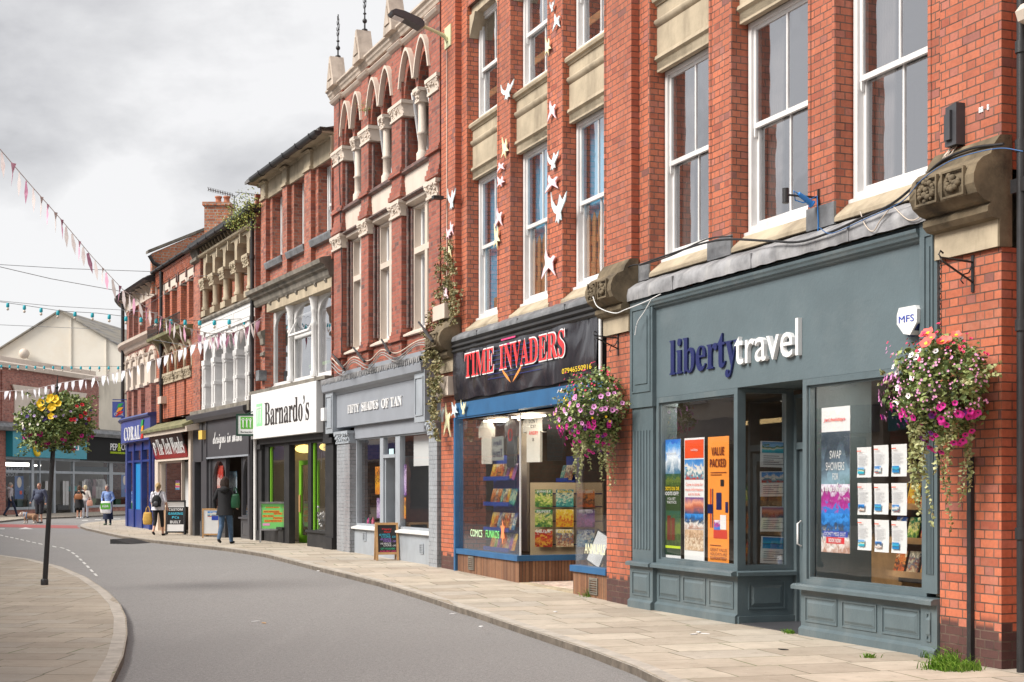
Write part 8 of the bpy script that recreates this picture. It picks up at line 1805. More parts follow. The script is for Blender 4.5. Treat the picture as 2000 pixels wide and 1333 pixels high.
def festoon(label, pix, step, r):
    pts = [P3(*p) for p in pix]; pts = ([pts[0]+(pts[0]-pts[1]).normalized()*11] if pix[0][0] < 0 else [])+pts; b = thing('festoon_lights', label, 'festoon lights', pts[0]); o = pts[0]; MB().tube([p-o for p in pts], .008, 4).build('wire', M_CABLEB, b, uv=False); L = [0]
    for p, q in zip(pts, pts[1:]): L.append(L[-1]+(q-p).length)
    s = .5
    while s < L[-1]:
        k = max(j for j in range(len(L)-1) if L[j] <= s); p = pts[k].lerp(pts[k+1], (s-L[k])/(L[k+1]-L[k]))-o
        m = MB(); m.lathe(p+Vector((0, 0, -r*2.6)), [(r*.8, 0), (r, r*.6), (r*.9, r*2.2), (r*.5, r*2.6)], 8); h = m.build('lampholder', M_TEALS, b, uv=False); MB().ball(p+Vector((0, 0, -r*3.6)), r*.85, 8, 5).build('bulb', M_CREAM, h, uv=False); s += step
    return b
festoon('string of teal festoon lampholders crossing the sky above the cream gable', [(-20, 587, 46), (50, 597, 45.5), (120, 608, 45), (190, 612, 44.5), (250, 619, 44), (330, 624, 43), (400, 627, 42), (470, 623, 41), (492, 628, 40.8)], .66*1.0, .055)
festoon('fainter string of teal festoon lampholders across the cream gable wall', [(-20, 712, 78), (60, 715, 76), (150, 716, 74), (240, 716, 72)], .72, .06)
def wire(label, pix, r=.012, mat=None):
    pts = [P3(*p) for p in pix]; pts = ([pts[0]+(pts[0]-pts[1]).normalized()*11] if pix[0][0] < 0 else [])+pts; b = thing('wire', label, 'wire', pts[0]); MB().tube([p-pts[0] for p in pts], r, 4).build('strand', mat or M_LEADD, b, uv=False)
wire('thin wire crossing the sky from the left edge to the gable wall', [(-20, 516, 50), (130, 525, 51), (300, 531, 52)], .01); wire('thin sagging wire crossing the sky lower down to the corner roof', [(-20, 517, 40), (100, 545, 44), (250, 572, 50), (310, 580, 52)], .01); wire('thin wire just above the teal festoon string', [(-20, 586, 52), (100, 598, 52), (240, 606, 52), (310, 612, 50)], .009); wire('thin wire crossing the middle of the cream gable', [(-20, 634, 60), (120, 640, 60), (245, 645, 58)], .01)
wire('thin wire across the colonnade building at capital height', [(300, 664, 48), (400, 682, 45), (495, 680, 41)], .009); wire('thin wire across the colonnade columns to the downpipe', [(250, 618, 50), (380, 540, 46), (495, 534, 41)], .008)
# weeds
def weed(name, label, cat, pts, s, mat, n, seed, blade=False):
    o = pts[0]; t = thing(name, label, cat, o); rnd = random.Random(seed); m = MB()
    for k in range(n):
        p = pts[rnd.randrange(len(pts))]-o; q = Vector((rnd.gauss(0, s*.5), rnd.gauss(0, s*.35), 0))
        if blade:
            h = s*rnd.uniform(.35, 1.0); dr = Vector((rnd.gauss(0, .5), rnd.gauss(0, .5), 0))*h; w_ = Vector((.006, .003, 0)); b0 = p+q; m.faces([b0-w_, b0+w_, b0+dr*.35+Vector((0, 0, h*.6))+w_*.7, b0+dr*.35+Vector((0, 0, h*.6))-w_*.7, b0+dr+Vector((0, 0, h*.85))], [(0, 1, 2, 3), (3, 2, 4)], False)
        else: q.z = abs(rnd.gauss(0, s*.7)); leaf(m, p+q, s*.16, rnd)
    m.build('leaves' if not blade else 'blades', mat, t, uv=False)['kind'] = 'stuff'; return t
weed('grass_tuft', 'large tuft of grass growing at the foot of the rightmost brick pier', 'grass', [ground_pt(1870, 1292)+Vector((0, 0, 0)), ground_pt(1850, 1306), ground_pt(1880, 1285)], .17, M_GRASS, 420, 1, True)
weed('grass_tuft', 'flat grass tuft in a paving joint left of the rightmost pier', 'grass', [ground_pt(1835, 1308), ground_pt(1866, 1311), ground_pt(1895, 1309)], .12, M_GRASS, 340, 2, True)
weed('grass_tuft', 'small grass tuft at the slate-blue plinth corner by the pier', 'grass', [ground_pt(1832, 1285)], .12, M_GRASS, 120, 3, True)
weed('grass_tuft', 'tuft of grass under the vent of the narrow comics-shop window', 'grass', [ground_pt(1162, 1166)], .16, M_GRASS, 140, 4, True)
weed('grass_tuft', 'tiny grass tuft in the open pavement before the right agency window', 'grass', [ground_pt(1698, 1285)], .06, M_GRASS, 60, 5, True)
weed('grass_tuft', 'little weed at the agency doorstep edge', 'grass', [ground_pt(1545, 1238), ground_pt(1538, 1236)], .06, M_GRASS, 60, 6, True)
gq = [SB.w(SB.x(px, -.3), -.3, SB.z(px, py, -.3)) for px, py in ((455, 440), (465, 435), (475, 428), (485, 425), (490, 405), (470, 415), (460, 450), (482, 450))]
weed('gutter_plant', 'buddleia bush sprouting from the gutter over the stone colonnade', 'plant', gq, .34, M_WEED, 900, 7)
weed('balcony_plant', 'yellow-green weed growing on the mossy balcony slab', 'plant', [SA.w(SA.x(px, -.4), -.4, 6.95) for px in (322, 326, 330, 337)], .22, M_WEED, 200, 8)
weed('roof_plant', 'small green fern on the gothic pier between the first and second arches', 'plant', [SD.w(SD.x(711, -.1), -.1, SD.z(711, 218, -.1))], .16, M_WEED, 110, 9)
weed('weed', 'small weed growing at the foot of the white pipe by the charcoal shop', 'plant', [ground_pt(492, 1052)], .14, M_WEED, 110, 10)
weed('weed', 'small weed at the foot of the black pilaster by the salon', 'plant', [ground_pt(651, 1073)], .1, M_WEED, 70, 12)
# gully, ramp and litter on the road
rp = thing('kerb_ramp', 'black rubber kerb ramp lying in the gutter by the corner pavement', 'ramp', ground_pt(277, 1056)-Vector((0, 0, KERB)), R(70)); MB().prof([(-.0, .0), (.7, .0), (.7, .12), (.6, .13)], -.45, .45).build('wedge', M_BLACK, rp)
rnd = random.Random(21); lt = MB()
for px, py in ((500, 1215), (516, 1218), (622, 1116), (1365, 1236), (1355, 1240), (1377, 1239), (1530, 1270), (940, 1225), (1085, 1196), (884, 1200)):
    p = ground_pt(px, py, -KERB if px < 600 else 0) if px != 622 else ground_pt(px, py)
    t = thing('litter', f'scrap of litter on the ground near column {px} of the street' if False else ['pale dead leaf lying on the open road', 'brown dead leaf beside the pale one on the road', 'pale leaf lying in the gutter', 'white gum spot before the agency', 'left white gum spot before the agency', 'right white gum spot before the agency', 'dark twig on the flags before the agency door', 'pale scrap lying on the tarmac by the kerb', 'white scrap on the flags before the comics shop', 'small pale scrap on the road by the salon'][[500, 516, 622, 1365, 1355, 1377, 1530, 940, 1085, 884].index(px)], 'litter', p+Vector((0, 0, .004)), rnd.random()*3); MB().plan([(-.06, 0), (0, -.025), (.06, .0), (.01, .03)], 0, .006).build('scrap', M_WOOD if px in (516,) else M_PAPER if px != 1530 else M_IRON, t, uv=False)
# ------------------------------------------------------------------ people and the dog
def fuse(mb, voxel, mats, segs, name, parent):
    """one continuous skin over the volumes, each face coloured by the limb or garment it belongs to"""
    me = bpy.data.meshes.new(name); me.from_pydata(mb.v, [], mb.f); o = bpy.data.objects.new(name, me); COL.objects.link(o)
    md = o.modifiers.new('r', 'REMESH'); md.mode = 'VOXEL'; md.voxel_size = voxel; md.use_smooth_shade = True
    sm = o.modifiers.new('s', 'SMOOTH'); sm.factor = .5; sm.iterations = 3
    dg = bpy.context.evaluated_depsgraph_get(); new = bpy.data.meshes.new_from_object(o.evaluated_get(dg)); bpy.data.objects.remove(o)
    for m_ in mats: new.materials.append(m_)
    for p in new.polygons:
        c = p.center; best = None
        for (mi, a, b, r) in segs:
            ab = b-a; t = max(0, min(1, (c-a).dot(ab)/max(ab.length_squared, 1e-9))); dd_ = (c-a-ab*t).length/r
            if best is None or dd_ < best[0]: best = (dd_, mi)
        p.material_index = best[1]; p.use_smooth = True
    o = bpy.data.objects.new(name, new); COL.objects.link(o); o.parent = parent; return o
def figure(label, loc, rz, H, c, pose, hair, extra=None, width=1.0):
    """c: materials shirt, legs, shoes; pose: joints of the two arms and legs for a 1.7 m body facing -y"""
    t = thing('person', label, 'person', loc, rz); t.scale = (H/1.7,)*3
    V = Vector; mb = MB(); segs = []; W = width
    def cap(mi, a, b, r0, r1, sc=(1, 1)):
        a, b = V(a), V(b); n = 5; d_ = b-a; L = d_.length
        if sc == (1, 1): mb.tube([a.lerp(b, k/n) for k in range(n+1)], [r0+(r1-r0)*k/n for k in range(n+1)], 10)
        else:
            pts = [(a.lerp(b, k/n), r0+(r1-r0)*k/n) for k in range(n+1)]; p = [q+V((math.cos(u)*r*sc[0], math.sin(u)*r*sc[1], 0)) for q, r in pts for u in [2*math.pi*j/14 for j in range(14)]]
            mb.faces(p, [(i*14+j, i*14+(j+1) % 14, (i+1)*14+(j+1) % 14, (i+1)*14+j) for i in range(n) for j in range(14)]+[tuple(range(13, -1, -1)), tuple(range(n*14, n*14+14))])
        mb.ball(a, r0, 10, 7, (sc[0], sc[1], 1)); mb.ball(b, r1, 10, 7, (sc[0], sc[1], 1)); segs.append((mi, a, b, (r0+r1)/2*max(sc[0]*.8, 1)))
    SK, SH, LG, SO = 0, 1, 2, 3
    lean = pose.get('lean', 0); hd = V((0, pose.get('hy', -.015)-lean, 1.60)); 
    mb.ball(hd, .10, 14, 10, (.80, .96, 1.16)); mb.ball(hd+V((0, -.03, -.065)), .062, 10, 8, (.85, .9, .9)); segs.append((SK, hd, hd+V((0, -.02, -.06)), .10))
    mb.ball(hd+V((0, -.10, -.015)), .016, 6, 5, (.8, 1.1, 1.4))
    for s in (-1, 1): mb.ball(hd+V((s*.082, .0, -.01)), .02, 6, 5, (.5, .8, 1.4))
    cap(SK, (0, .01-lean*.8, 1.42), (0, .0-lean, 1.53), .055, .05)
    cap(SH, (0, .0-lean*.55, 1.30), (0, .005, 1.10), .115, .105, (1.42*W, 1.0*W)); cap(SH, (0, 0, 1.10), (0, .01, .94), .105, .12, (1.35*W, 1.0*W)); cap(SH, (-.12*W, -lean*.7, 1.385), (.12*W, -lean*.7, 1.385), .07, .07)
    if pose.get('belly'): mb.ball((0, -.10, 1.08), .16, 12, 8, (1.15, 1, 1.1)); segs.append((SH, V((0, -.1, 1.12)), V((0, -.1, 1.04)), .16))
    if pose.get('bust'): 
        for s in (-1, 1): mb.ball((s*.07, -.09-lean*.5, 1.27), .06, 8, 6)
    cap(LG, (-.06, .01, .93), (.06, .01, .93), .12, .12, (1.05*W, 1.0*W))
    for s, A in ((-1, pose['ra']), (1, pose['la'])):
        sh = V((s*.185*W, -lean*.7, 1.385)); el, wr, ha = V(A[0]), V(A[1]), V(A[2]); slv = pose.get('sleeve', 1)
        cap(SH, sh, el, .062*W, .05*W); cap(SH if slv else SK, el, wr, .045*W if slv else .038, .036 if slv else .028)
        cap(SK, wr, wr.lerp(ha, .9), .027, .034)
    for s, A in ((-1, pose['rl']), (1, pose['ll'])):
        hp = V((s*.09*W, .01, .90)); kn, an, toe = V(A[0]), V(A[1]), V(A[2]); bare = pose.get('bare', 0); lw = pose.get('leg_w', 1)*W
        cap(LG, hp, kn, .092*lw, .066*lw); mid = kn.lerp(an, .0 if bare == 1 else .45 if bare == 2 else 1)
        if bare: cap(LG, kn, kn.lerp(an, .04 if bare == 1 else .42), .066*lw, .07*lw if bare == 1 else .058*lw); cap(SK, kn.lerp(an, .08), an, .052, .036)
        else: cap(LG, kn, an, .064*lw, .048*lw)
        cap(SO, an+V((0, .02, -.045)), toe, .045, .036)
    body = fuse(mb, .0135, [M_SKIN, c[0], c[1], c[2]], segs, 'body', t)
    fg = MB()                                        # five fingers on each hand, rooted in the palm
    for s, A in ((-1, pose['ra']), (1, pose['la'])):
        wr, ha = V(A[1]), V(A[2]); dv = (ha-wr).normalized(); side = dv.cross(V((0, 1, 0))); side = side.normalized() if side.length > .2 else V((1, 0, 0)); nn = dv.cross(side)
        for k, L_ in enumerate((.062, .074, .078, .068)): b0 = ha-dv*.02+side*(-.024+.016*k); fg.tube([b0, b0+dv*L_*.5+nn*.006*s, b0+dv*L_*.8+nn*.024], [.0095, .0085, .007], 6)
        b0 = wr.lerp(ha, .45)+side*-.03; fg.tube([b0, b0-side*.02+dv*.03, b0-side*.018+dv*.06], [.012, .010, .008], 6)
    fg.build('fingers', M_SKIN, body, uv=False)
    e = MB()
    for s in (-1, 1): e.ball(hd+V((s*.032, -.083, .012)), .0095, 6, 5)
    e.build('eyes', M_BLKT, body, uv=False); MB().box(hd.x-.022, hd.x+.022, hd.y-.095, hd.y-.085, hd.z-.062, hd.z-.055).build('mouth', flat('lips', 150, 80, 75), body, uv=False)
    hm, style = hair; m = MB(); rn = random.Random(int(H*1000))
    if style != 'bald':
        up = .02; m.ball(hd+V((0, .022, .03)), .104, 16, 11, (.88, .98, 1.05)) 
        if style == 'long':
            for k in range(9): q = math.pi*(k/8); m.tube([hd+V((math.cos(q)*.078, .03+math.sin(q)*.05, .05)), hd+V((math.cos(q)*.088, .05+math.sin(q)*.055, -.06)), hd+V((math.cos(q)*.07, .07+math.sin(q)*.045, -.24-.03*rn.random()))], [.035, .036, .02], 7)
        if style == 'pony': m.tube([hd+V((0, .10, .04)), hd+V((0, .15, -.03)), hd+V((.01, .13, -.16))], [.034, .036, .016], 8); m.ball(hd+V((0, .085, .03)), .045, 8, 6)
        if style == 'bob': m.ball(hd+V((0, .03, -.03)), .10, 12, 8, (.95, .9, 1.0))
    else: m.ball(hd+V((0, .012, .018)), .1015, 14, 9, (.83, .96, 1.06))
    hobj = m.build('hair', hm, t, uv=False)
    if extra: extra(t, body)
    return t
STAND = dict(rl=((-.10, -.01, .49), (-.10, .02, .09), (-.12, -.15, .035)), ll=((.10, -.01, .49), (.10, .02, .09), (.13, -.15, .035)), ra=((-.27, .03, 1.13), (-.28, -.04, .89), (-.27, -.07, .82)), la=((.27, .03, 1.13), (.28, -.04, .89), (.27, -.07, .82)))
WALK = dict(rl=((-.09, -.12, .50), (-.09, -.20, .09), (-.10, -.36, .04)), ll=((.09, .03, .49), (.09, .22, .16), (.10, .10, .06)), ra=((-.25, .12, 1.14), (-.25, .10, .90), (-.25, .08, .83)), la=((.25, -.06, 1.14), (.25, -.18, .92), (.24, -.22, .86)))
cl = lambda n, h: flat('cloth_'+n, h, rough=.85)
M_HBR = cl('dark_brown_hair', '#2a1c16'); M_HBL = cl('blond_hair', '#b09468'); M_HGR = cl('grey_hair', '#8a8580'); M_HWH = cl('pale_blond_hair', '#d0c09a'); M_HSH = cl('shaved_hair', '#8a6a58'); M_HDB = cl('brown_hair', '#5a4232')
M_DEN = paint('blue_denim', srgb(62, 88, 118), .8, .15, 9, srgb(95, 125, 155), .4, .1); M_BLKC = cl('black', '#17171b'); M_NVC = cl('navy', '#1e2740')
# woman in the black coat, walking away
def pose(base, **k): d_ = dict(base); d_.update(k); return d_
def coat(t, body):
    m = MB(); pr = [(1.36, .20, .13), (1.20, .195, .135), (1.02, .185, .13), (.86, .215, .155), (.74, .235, .17)]; n = 22; p = [((r*math.cos(a))*(1+.02*math.sin(5*a)), (q*math.sin(a))*(1+.03*math.cos(4*a)), z) for z, r, q in pr for a in [2*math.pi*k/n for k in range(n)]]
    m.faces(p, [(i*n+k, i*n+(k+1) % n, (i+1)*n+(k+1) % n, (i+1)*n+k) for i in range(len(pr)-1) for k in range(n)], True); m.build('coat', M_BLKC, t, uv=False)
    h = MB(); h.ball((0, .12, 1.40), .12, 12, 8, (1.05, .7, .75)); h.build('hood', M_BLKC, t, uv=False)
g = ground_pt(440, 1063)
figure('woman in a hooded black coat and blue jeans walking away past the charcoal shop', g, R(172), 1.69, (M_BLKC, M_DEN, M_BLKC), pose(WALK, hy=.0, leg_w=1.08, ra=((-.28, .03, 1.14), (-.29, -.10, .95), (-.25, -.18, .93)), la=((.28, .03, 1.14), (.29, -.08, .94), (.26, -.16, .92))), (M_HBR, 'long'), coat)
def bag(name, label, p, s, mat, handle=True, rz=0, top=None):
    t = thing(name, label, 'bag', p, rz); w_, d_, h = s; m = MB(); n = 16; pr = [(0, .80), (h*.08, .98), (h*.45, 1.08), (h*.85, .92), (h, .78)]
    q = [((w_/2)*r*abs(math.cos(a))**.7*(1 if math.cos(a) > 0 else -1), (d_/2)*r*abs(math.sin(a))**.7*(1 if math.sin(a) > 0 else -1), z) for z, r in pr for a in [2*math.pi*k/n for k in range(n)]]
    m.faces(q, [(i*n+k, i*n+(k+1) % n, (i+1)*n+(k+1) % n, (i+1)*n+k) for i in range(4) for k in range(n)]+[tuple(range(n-1, -1, -1)), tuple(range(4*n, 5*n))], True); m.build('body', mat, t, uv=False)
    if handle:
        for y in (-.02, .03): MB().tube([(-w_*.25, y, h*.95), (-w_*.15, y, h*1.35), (0, y, h*1.5), (w_*.15, y, h*1.35), (w_*.25, y, h*.95)], .009, 5).build('strap', mat, t, uv=False)
    return t
bag('carrier_bag', 'green bag held in front by the woman in the black coat', g+Vector((.27, -.05, .92)), (.22, .14, .36), flat('grass_green', 18, 75, 45))
# woman with a backpack
g = ground_pt(309, 1047)
M_PAT = paint('patterned_blouse', srgb(226, 224, 232), .8, .04, 20, srgb(120, 120, 140), .9, 0)
def blouse(t, body):
    m = MB(); pr = [(1.34, .19, .12), (1.15, .20, .14), (.98, .215, .155), (.84, .23, .165)]; n = 20; m.faces([(r*math.cos(a), q*math.sin(a), z) for z, r, q in pr for a in [2*math.pi*k/n for k in range(n)]], [(i*n+k, i*n+(k+1) % n, (i+1)*n+(k+1) % n, (i+1)*n+k) for i in range(3) for k in range(n)], True); m.build('blouse', M_PAT, t, uv=False)
figure('woman in a patterned white blouse and black cropped trousers by the repair shop', g, R(176), 1.68, (M_PAT, M_BLKC, M_BLKC), pose(WALK, bare=2, sleeve=0, ra=((-.26, .03, 1.14), (-.28, -.06, .92), (-.28, -.08, .86))), (M_HBL, 'pony'), blouse)
t = thing('backpack', 'small black backpack worn over the patterned blouse', 'backpack', g+Vector((.0, -.22, .92)), 0); m = MB(); m.ball((0, 0, .20), .165, 14, 10, (.95, .5, 1.2)); m.box(-.13, .13, -.06, .06, .02, .2); m.build('body', M_BLKC, t, uv=False)
for s in (-1, 1): MB().tube([(s*.06, .0, .36), (s*.11, .06, .50), (s*.13, .14, .54)], .018, 6).build('strap', M_BLKC, t, uv=False)
MB().ball((0, -.085, .12), .08, 10, 6, (1.1, .35, 1)).build('pocket', M_CHAR, t, uv=False)
bag('tote_bag', 'mustard yellow tote bag carried low by the woman with the backpack', g+Vector((-.33, -.03, .36)), (.30, .14, .40), paint('mustard_cloth', srgb(200, 160, 80), .9, .12, 12, srgb(150, 110, 50), .6, .1))
# woman looking into a supermarket bag
g = ground_pt(211, 1026)
M_STR = paint('striped_blue_shirt', srgb(120, 150, 205), .8, .10, 30, srgb(215, 225, 240), .7, 0)
def skirt(mat, z0, z1, r0, r1):
    def f(t, body):
        n = 18; m = MB(); m.faces([(r*math.cos(a)*(1+.04*math.sin(6*a)), r*.78*math.sin(a), z) for z, r in ((z1, r0), ((z0+z1)/2, (r0+r1)/2), (z0, r1)) for a in [2*math.pi*k/n for k in range(n)]], [(i*n+k, i*n+(k+1) % n, (i+1)*n+(k+1) % n, (i+1)*n+k) for i in range(2) for k in range(n)], True); m.build('skirt', mat, t, uv=False)
    return f
figure('woman in a striped blue shirt and navy skirt looking down into a shopping bag', g, R(-8), 1.62, (M_STR, M_NVC, cl('sage_shoes', '#8a9a80')), pose(STAND, lean=.05, hy=-.05, sleeve=1, ra=((-.27, .0, 1.14), (-.20, -.16, 1.02), (-.14, -.20, .98)), la=((.27, .0, 1.14), (.20, -.16, 1.0), (.14, -.20, .96))), (M_HGR, 'bob'), skirt(M_NVC, .25, .95, .17, .22))
sb_ = bag('carrier_bag', 'green and white supermarket carrier bag held open by the woman in the striped shirt', g+Vector((0, -.30, .48)), (.46, .14, .50), M_UPVC, False)
MB().prof([(-.085, .18), (-.090, .42), (-.084, .42), (-.079, .18)], -.20, .20).build('green_print', flat('leaf_green', 90, 175, 50), sb_, uv=False); text(sb_, 'lettering', 'ASDA', -.13, .13, .25, .35, -.095, M_UPVC, 0, SANSB)
# two women in front of the discount shop
g = ground_pt(155, 1013, -.05)
figure('woman in a black dress with her hand to her head, facing the discount shop', g, R(170), 1.66, (M_BLKC, M_BLKC, M_UPVC), pose(STAND, bare=1, sleeve=0, ra=((-.27, -.05, 1.28), (-.22, -.12, 1.50), (-.14, -.11, 1.58))), (M_HDB, 'bob'), skirt(M_BLKC, .56, 1.0, .19, .27))
bag('handbag', 'tan brown handbag on the shoulder of the woman in the black dress', g+Vector((.05, -.28, .98)), (.42, .16, .28), flat('tan_leather', 150, 95, 60))
g2 = ground_pt(167, 1012, -.05)
figure('woman in a cream jacket and pale trousers beside the woman in the black dress', g2, R(178), 1.68, (cl('cream', '#d8d0c8'), cl('pale_grey', '#b0b0b8'), M_NVC), pose(STAND), (M_HWH, 'bob'))
bag('handbag', 'salmon pink handbag hanging beside the cream jacket', g2+Vector((.26, -.12, .62)), (.30, .12, .30), flat('salmon_leather', 205, 150, 130))
# man with the dog
g = ground_pt(77, 1022.5, -.065)
figure('heavy man in a navy sweater and dark shorts holding the dog lead on the road', g, R(-22), 1.78, (cl('slate_navy', '#434a5e'), cl('charcoal_shorts', '#33343a'), cl('grey_trainers', '#585858')), pose(STAND, bare=1, belly=1, ra=((-.33, .02, 1.14), (-.36, -.10, .93), (-.36, -.14, .86)), la=((.34, .05, 1.13), (.36, .0, .90), (.35, -.02, .83))), (M_HSH, 'bald'), None, 1.32)
# man in the grey hoodie
g3 = ground_pt(21, 1009.5)
def hoodie(t, body): MB().ball((0, .10, 1.44), .10, 12, 8, (1.2, .8, .8)).build('hood', cl('light_grey', '#a8a4aa'), t, uv=False)
figure('man in a grey hoodie and navy tracksuit trousers walking with a hand behind his head', g3, R(128), 1.76, (cl('light_grey', '#a8a4aa'), M_NVC, M_BLKC), pose(WALK, rl=((-.09, -.16, .51), (-.09, -.28, .09), (-.10, -.44, .05)), ll=((.09, .08, .50), (.09, .30, .14), (.10, .18, .05)), la=((.30, -.02, 1.46), (.20, .02, 1.62), (.12, .06, 1.60))), (M_HGR, 'crop'), hoodie)
# dog
dg_ = thing('dog', 'stocky tan and white bulldog in a blue harness on a lead', 'dog', ground_pt(57, 1023, -.065), R(0)); mb = MB(); segs = []; V = Vector
def dcap(mi, a, b, r0, r1, sc=(1, 1, 1)):
    a, b = V(a), V(b); mb.tube([a.lerp(b, k/5) for k in range(6)], [r0+(r1-r0)*k/5 for k in range(6)], 12); mb.ball(a, r0, 10, 7, sc); mb.ball(b, r1, 10, 7, sc); segs.append((mi, a, b, (r0+r1)/2))
dcap(0, (-.12, 0, .36), (.0, 0, .33), .125, .115); dcap(0, (.0, 0, .33), (.24, 0, .35), .115, .10); dcap(1, (-.17, 0, .30), (-.13, 0, .26), .10, .09)
dcap(1, (-.20, 0, .40), (-.27, -.02, .43), .10, .095); dcap(1, (-.33, -.04, .42), (-.40, -.05, .385), .085, .062); dcap(1, (-.38, -.05, .35), (-.41, -.05, .345), .05, .045)
for y, o_ in ((-.08, 0), (.08, .05)):
    dcap(0, (-.14+o_, y, .30), (-.17+o_, y, .16), .055, .035); dcap(1, (-.17+o_, y, .16), (-.16+o_, y, .04), .032, .03); dcap(1, (-.16+o_, y, .03), (-.21+o_, y, .025), .032, .028)
    dcap(0, (.22+o_, y, .30), (.20+o_, y, .19), .07, .045); dcap(0, (.20+o_, y, .19), (.26+o_, y, .11), .038, .028); dcap(1, (.26+o_, y, .11), (.25+o_, y, .03), .028, .028); dcap(1, (.25+o_, y, .03), (.20+o_, y, .025), .03, .026)
for s in (-1, 1): dcap(0, (-.29, s*.07-.02, .50), (-.31, s*.10-.02, .47), .022, .014)
dcap(0, (.32, 0, .40), (.36, 0, .38), .02, .012)
fuse(mb, .011, [cl('fawn_fur', '#a88468'), cl('white_fur', '#d8ccc0')], segs, 'body', dg_)
m = MB(); m.tube([V((-.10, .128*math.cos(a), .35+.135*math.sin(a))) for a in [k*.524 for k in range(13)]], .022, 6); m.tube([V((-.20, .112*math.cos(a), .38+.115*math.sin(a))) for a in [k*.524 for k in range(13)]], .016, 6); m.build('harness', flat('harness_blue', 110, 170, 215), dg_, uv=False)
m = MB(); m.ball((-.455, -.055, .395), .018, 6, 5); m.ball((-.40, -.11, .44), .012, 6, 5); m.build('nose_and_eyes', M_BLKT, dg_, uv=False)
ld = thing('dog_lead', 'thin lead running from the dog harness up to the man in the navy sweater', 'dog lead', dg_.location+Vector((-.08, 0, .50))); e_ = g+Vector((-.42, -.02, .92))-ld.location; MB().tube([(0, 0, 0), Vector(e_)*.5-Vector((0, 0, .08)), e_], .008, 5).build('cord', M_IRON, ld, uv=False)

# ------------------------------------------------------------------ goods inside the discount shop
x = SFr.x; z = SFr.z
def fplace(px, py, y): return SFr.w(x(px, y), y, z(px, py, y))
class FSeg:
    rz = SFr.rz
    @staticmethod
    def thing(name, label, cat, x_=0, y=0, z_=0, group=None): return thing(name, label, cat, SFr.w(x_, y, z_), SFr.rz, group)
for i, (px, c_, nm) in enumerate(((168, '#d8d4d4', 'white and grey top'), (172, '#a89098', 'dusty pink top'), (177, '#22222a', 'black top'), (183, '#b08890', 'rose jumper'), (190, '#d0ccc8', 'pale slim top'), (195, '#dcd8d8', 'white long top'), (200, '#e0dcdc', 'white shirt with red sleeves'), (181, '#8a9478', 'sage jacket low down'), (16, '#5a3a38', 'dark red jacket'), (60, '#4a5052', 'grey coat'))):
    low = px in (181,) and i == 7; tshirt(FSeg, x(px, 1.2), 1.2, z(px, 968 if low else 950 if px < 100 else 936, 1.2), c_, f'{nm} hanging in the discount shop window', .85 if px > 100 else 1.3, 1.25, 'garment')
for px, c_, lb in ((29, '#2a5590', 'left blue poster with a medal in the discount shop window'), (237, '#2a5590', 'right blue poster with a medal in the discount shop window')):
    a = -7 if px < 100 else -6
    t = FSeg.thing('poster', lb, 'poster', x(px, .3), .3, z(px, 975 if px < 100 else 971, .3)); w_ = .95; h_ = z(px, 930, .3)-z(px, 975, .3); MB().box(0, w_, 0, .02, 0, h_).build('paper', flat('poster_blue', c_), t, uv=False); MB().ball((w_/2, 0, h_*.72), .26, 12, 6, (1, .1, 1.2)).build('print', M_PALEY if 'M_PALEY' in globals() else M_CREAM, t, uv=False); MB().box(w_*.55, w_*.8, -.006, -.001, h_*.2, h_*.35).build('print', M_ORD, t, uv=False)
for px0, px1, py0, py1, c_, lb in ((10, 26, 960, 992, '#2a6a70', 'teal display cabinet at the left of the discount shop'), (34, 46, 968, 990, '#6a7a78', 'patterned grey display unit in the discount shop'), (85, 96, 975, 992, '#8a8a88', 'pale grey bin by the discount shop entrance'), (144, 150, 950, 960, '#30a0a0', 'turquoise notice by the discount shop door'), (226, 236, 975, 990, '#204a30', 'dark green display block at the right of the discount shop'), (113, 134, 986, 997, '#12181a', 'dark mat stand inside the discount shop doors'), (176, 190, 963.5, 966, '#c8c4b8', 'white display shelf in the discount shop window')):
    t = FSeg.thing('display_unit', lb, 'display unit', x(px0, 1.5), 1.5, z(px0, py1, 1.5)); w_ = x(px1, 1.5)-x(px0, 1.5); h_ = z(px0, py0, 1.5)-z(px0, py1, 1.5); m = MB(); m.box(0, w_, 0, .5, 0, h_*.94); m.box(-.04, w_+.04, -.04, .54, h_*.94, h_); m.build('cabinet', flat('unit'+c_, c_), t, uv=False)
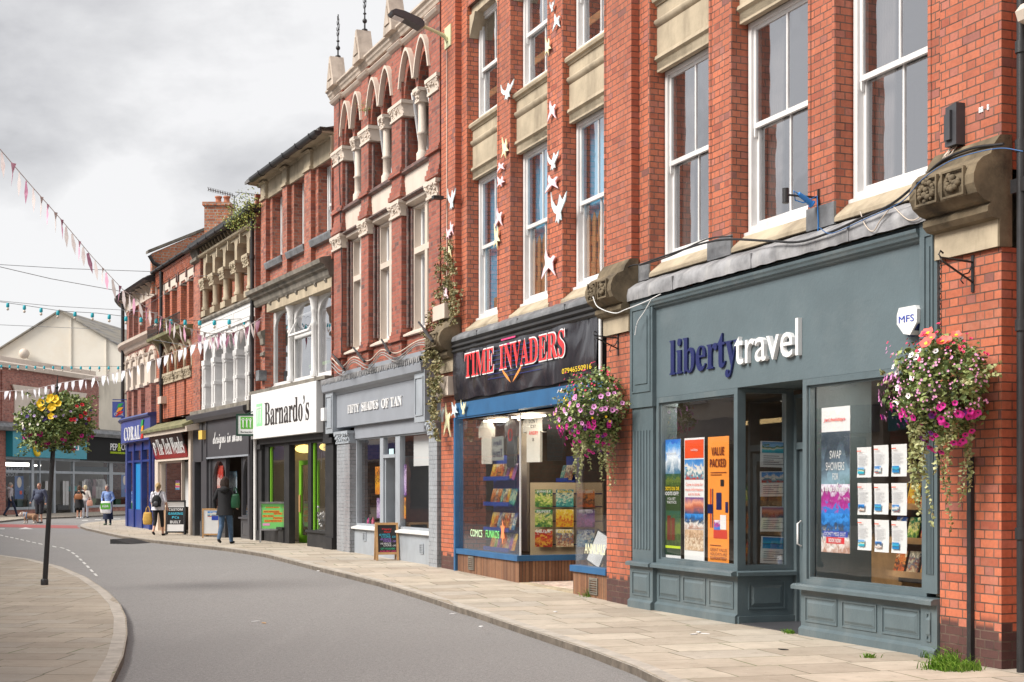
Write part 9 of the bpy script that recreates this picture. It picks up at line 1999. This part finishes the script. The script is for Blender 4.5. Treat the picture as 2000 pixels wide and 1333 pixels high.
text(bF, 'window_lettering', 'SERVICE', x(10), x(46), z(30, 922), z(30, 914), -.03, M_GREY, 0, None); text(bF, 'window_lettering', 'CKOUT', x(10), x(34), z(30, 931), z(30, 924.5), -.03, M_GREY, 0, None)

# ------------------------------------------------------------------ give each separate piece of a repeated part an object of its own
def split_pieces(o, tol=.02):
    me = o.data; n = len(me.vertices); par = list(range(n))
    def find(i):
        while par[i] != i: par[i] = par[par[i]]; i = par[i]
        return i
    for e in me.edges:
        a, b = find(e.vertices[0]), find(e.vertices[1])
        if a != b: par[a] = b
    G = {}
    for v in me.vertices: G.setdefault(find(v.index), []).append(v.index)
    L = []
    for k, ids in G.items():
        c = [me.vertices[i].co for i in ids]; L.append([[min(p[q] for p in c) for q in range(3)], [max(p[q] for p in c) for q in range(3)], set(ids)])
    ch = True
    while ch:
        ch = False
        for i in range(len(L)):
            for j in range(i+1, len(L)):
                if all(L[i][0][q]-tol <= L[j][1][q] and L[j][0][q]-tol <= L[i][1][q] for q in range(3)):
                    L[i] = [[min(L[i][0][q], L[j][0][q]) for q in range(3)], [max(L[i][1][q], L[j][1][q]) for q in range(3)], L[i][2] | L[j][2]]; L.pop(j); ch = True; break
            if ch: break
    if len(L) < 2 or len(L) > 60: return
    for k, (a, b, ids) in enumerate(L):
        bm = bmesh.new(); bm.from_mesh(me); bm.verts.ensure_lookup_table(); bmesh.ops.delete(bm, geom=[v for v in bm.verts if v.index not in ids], context='VERTS')
        nm = bpy.data.meshes.new(o.name.split('.')[0]); bm.to_mesh(nm); bm.free()
        for m_ in me.materials: nm.materials.append(m_)
        c = bpy.data.objects.new(o.name.split('.')[0], nm); COL.objects.link(c); c.parent = o.parent
    bpy.data.objects.remove(o)
SPL = set('quoin_shaft pier timber_pilaster pier_moulding lead_step slim_column stone_capital fascia_end green_trim passage_wall stone_console shop_post lobby_jamb door_handle gablet curtain shop_pilaster stone_column frieze_block pier_band casement'.split())
for o in [o for o in bpy.data.objects if o.type == 'MESH' and o.parent and o.name.split('.')[0] in SPL and not o.children]: split_pieces(o)
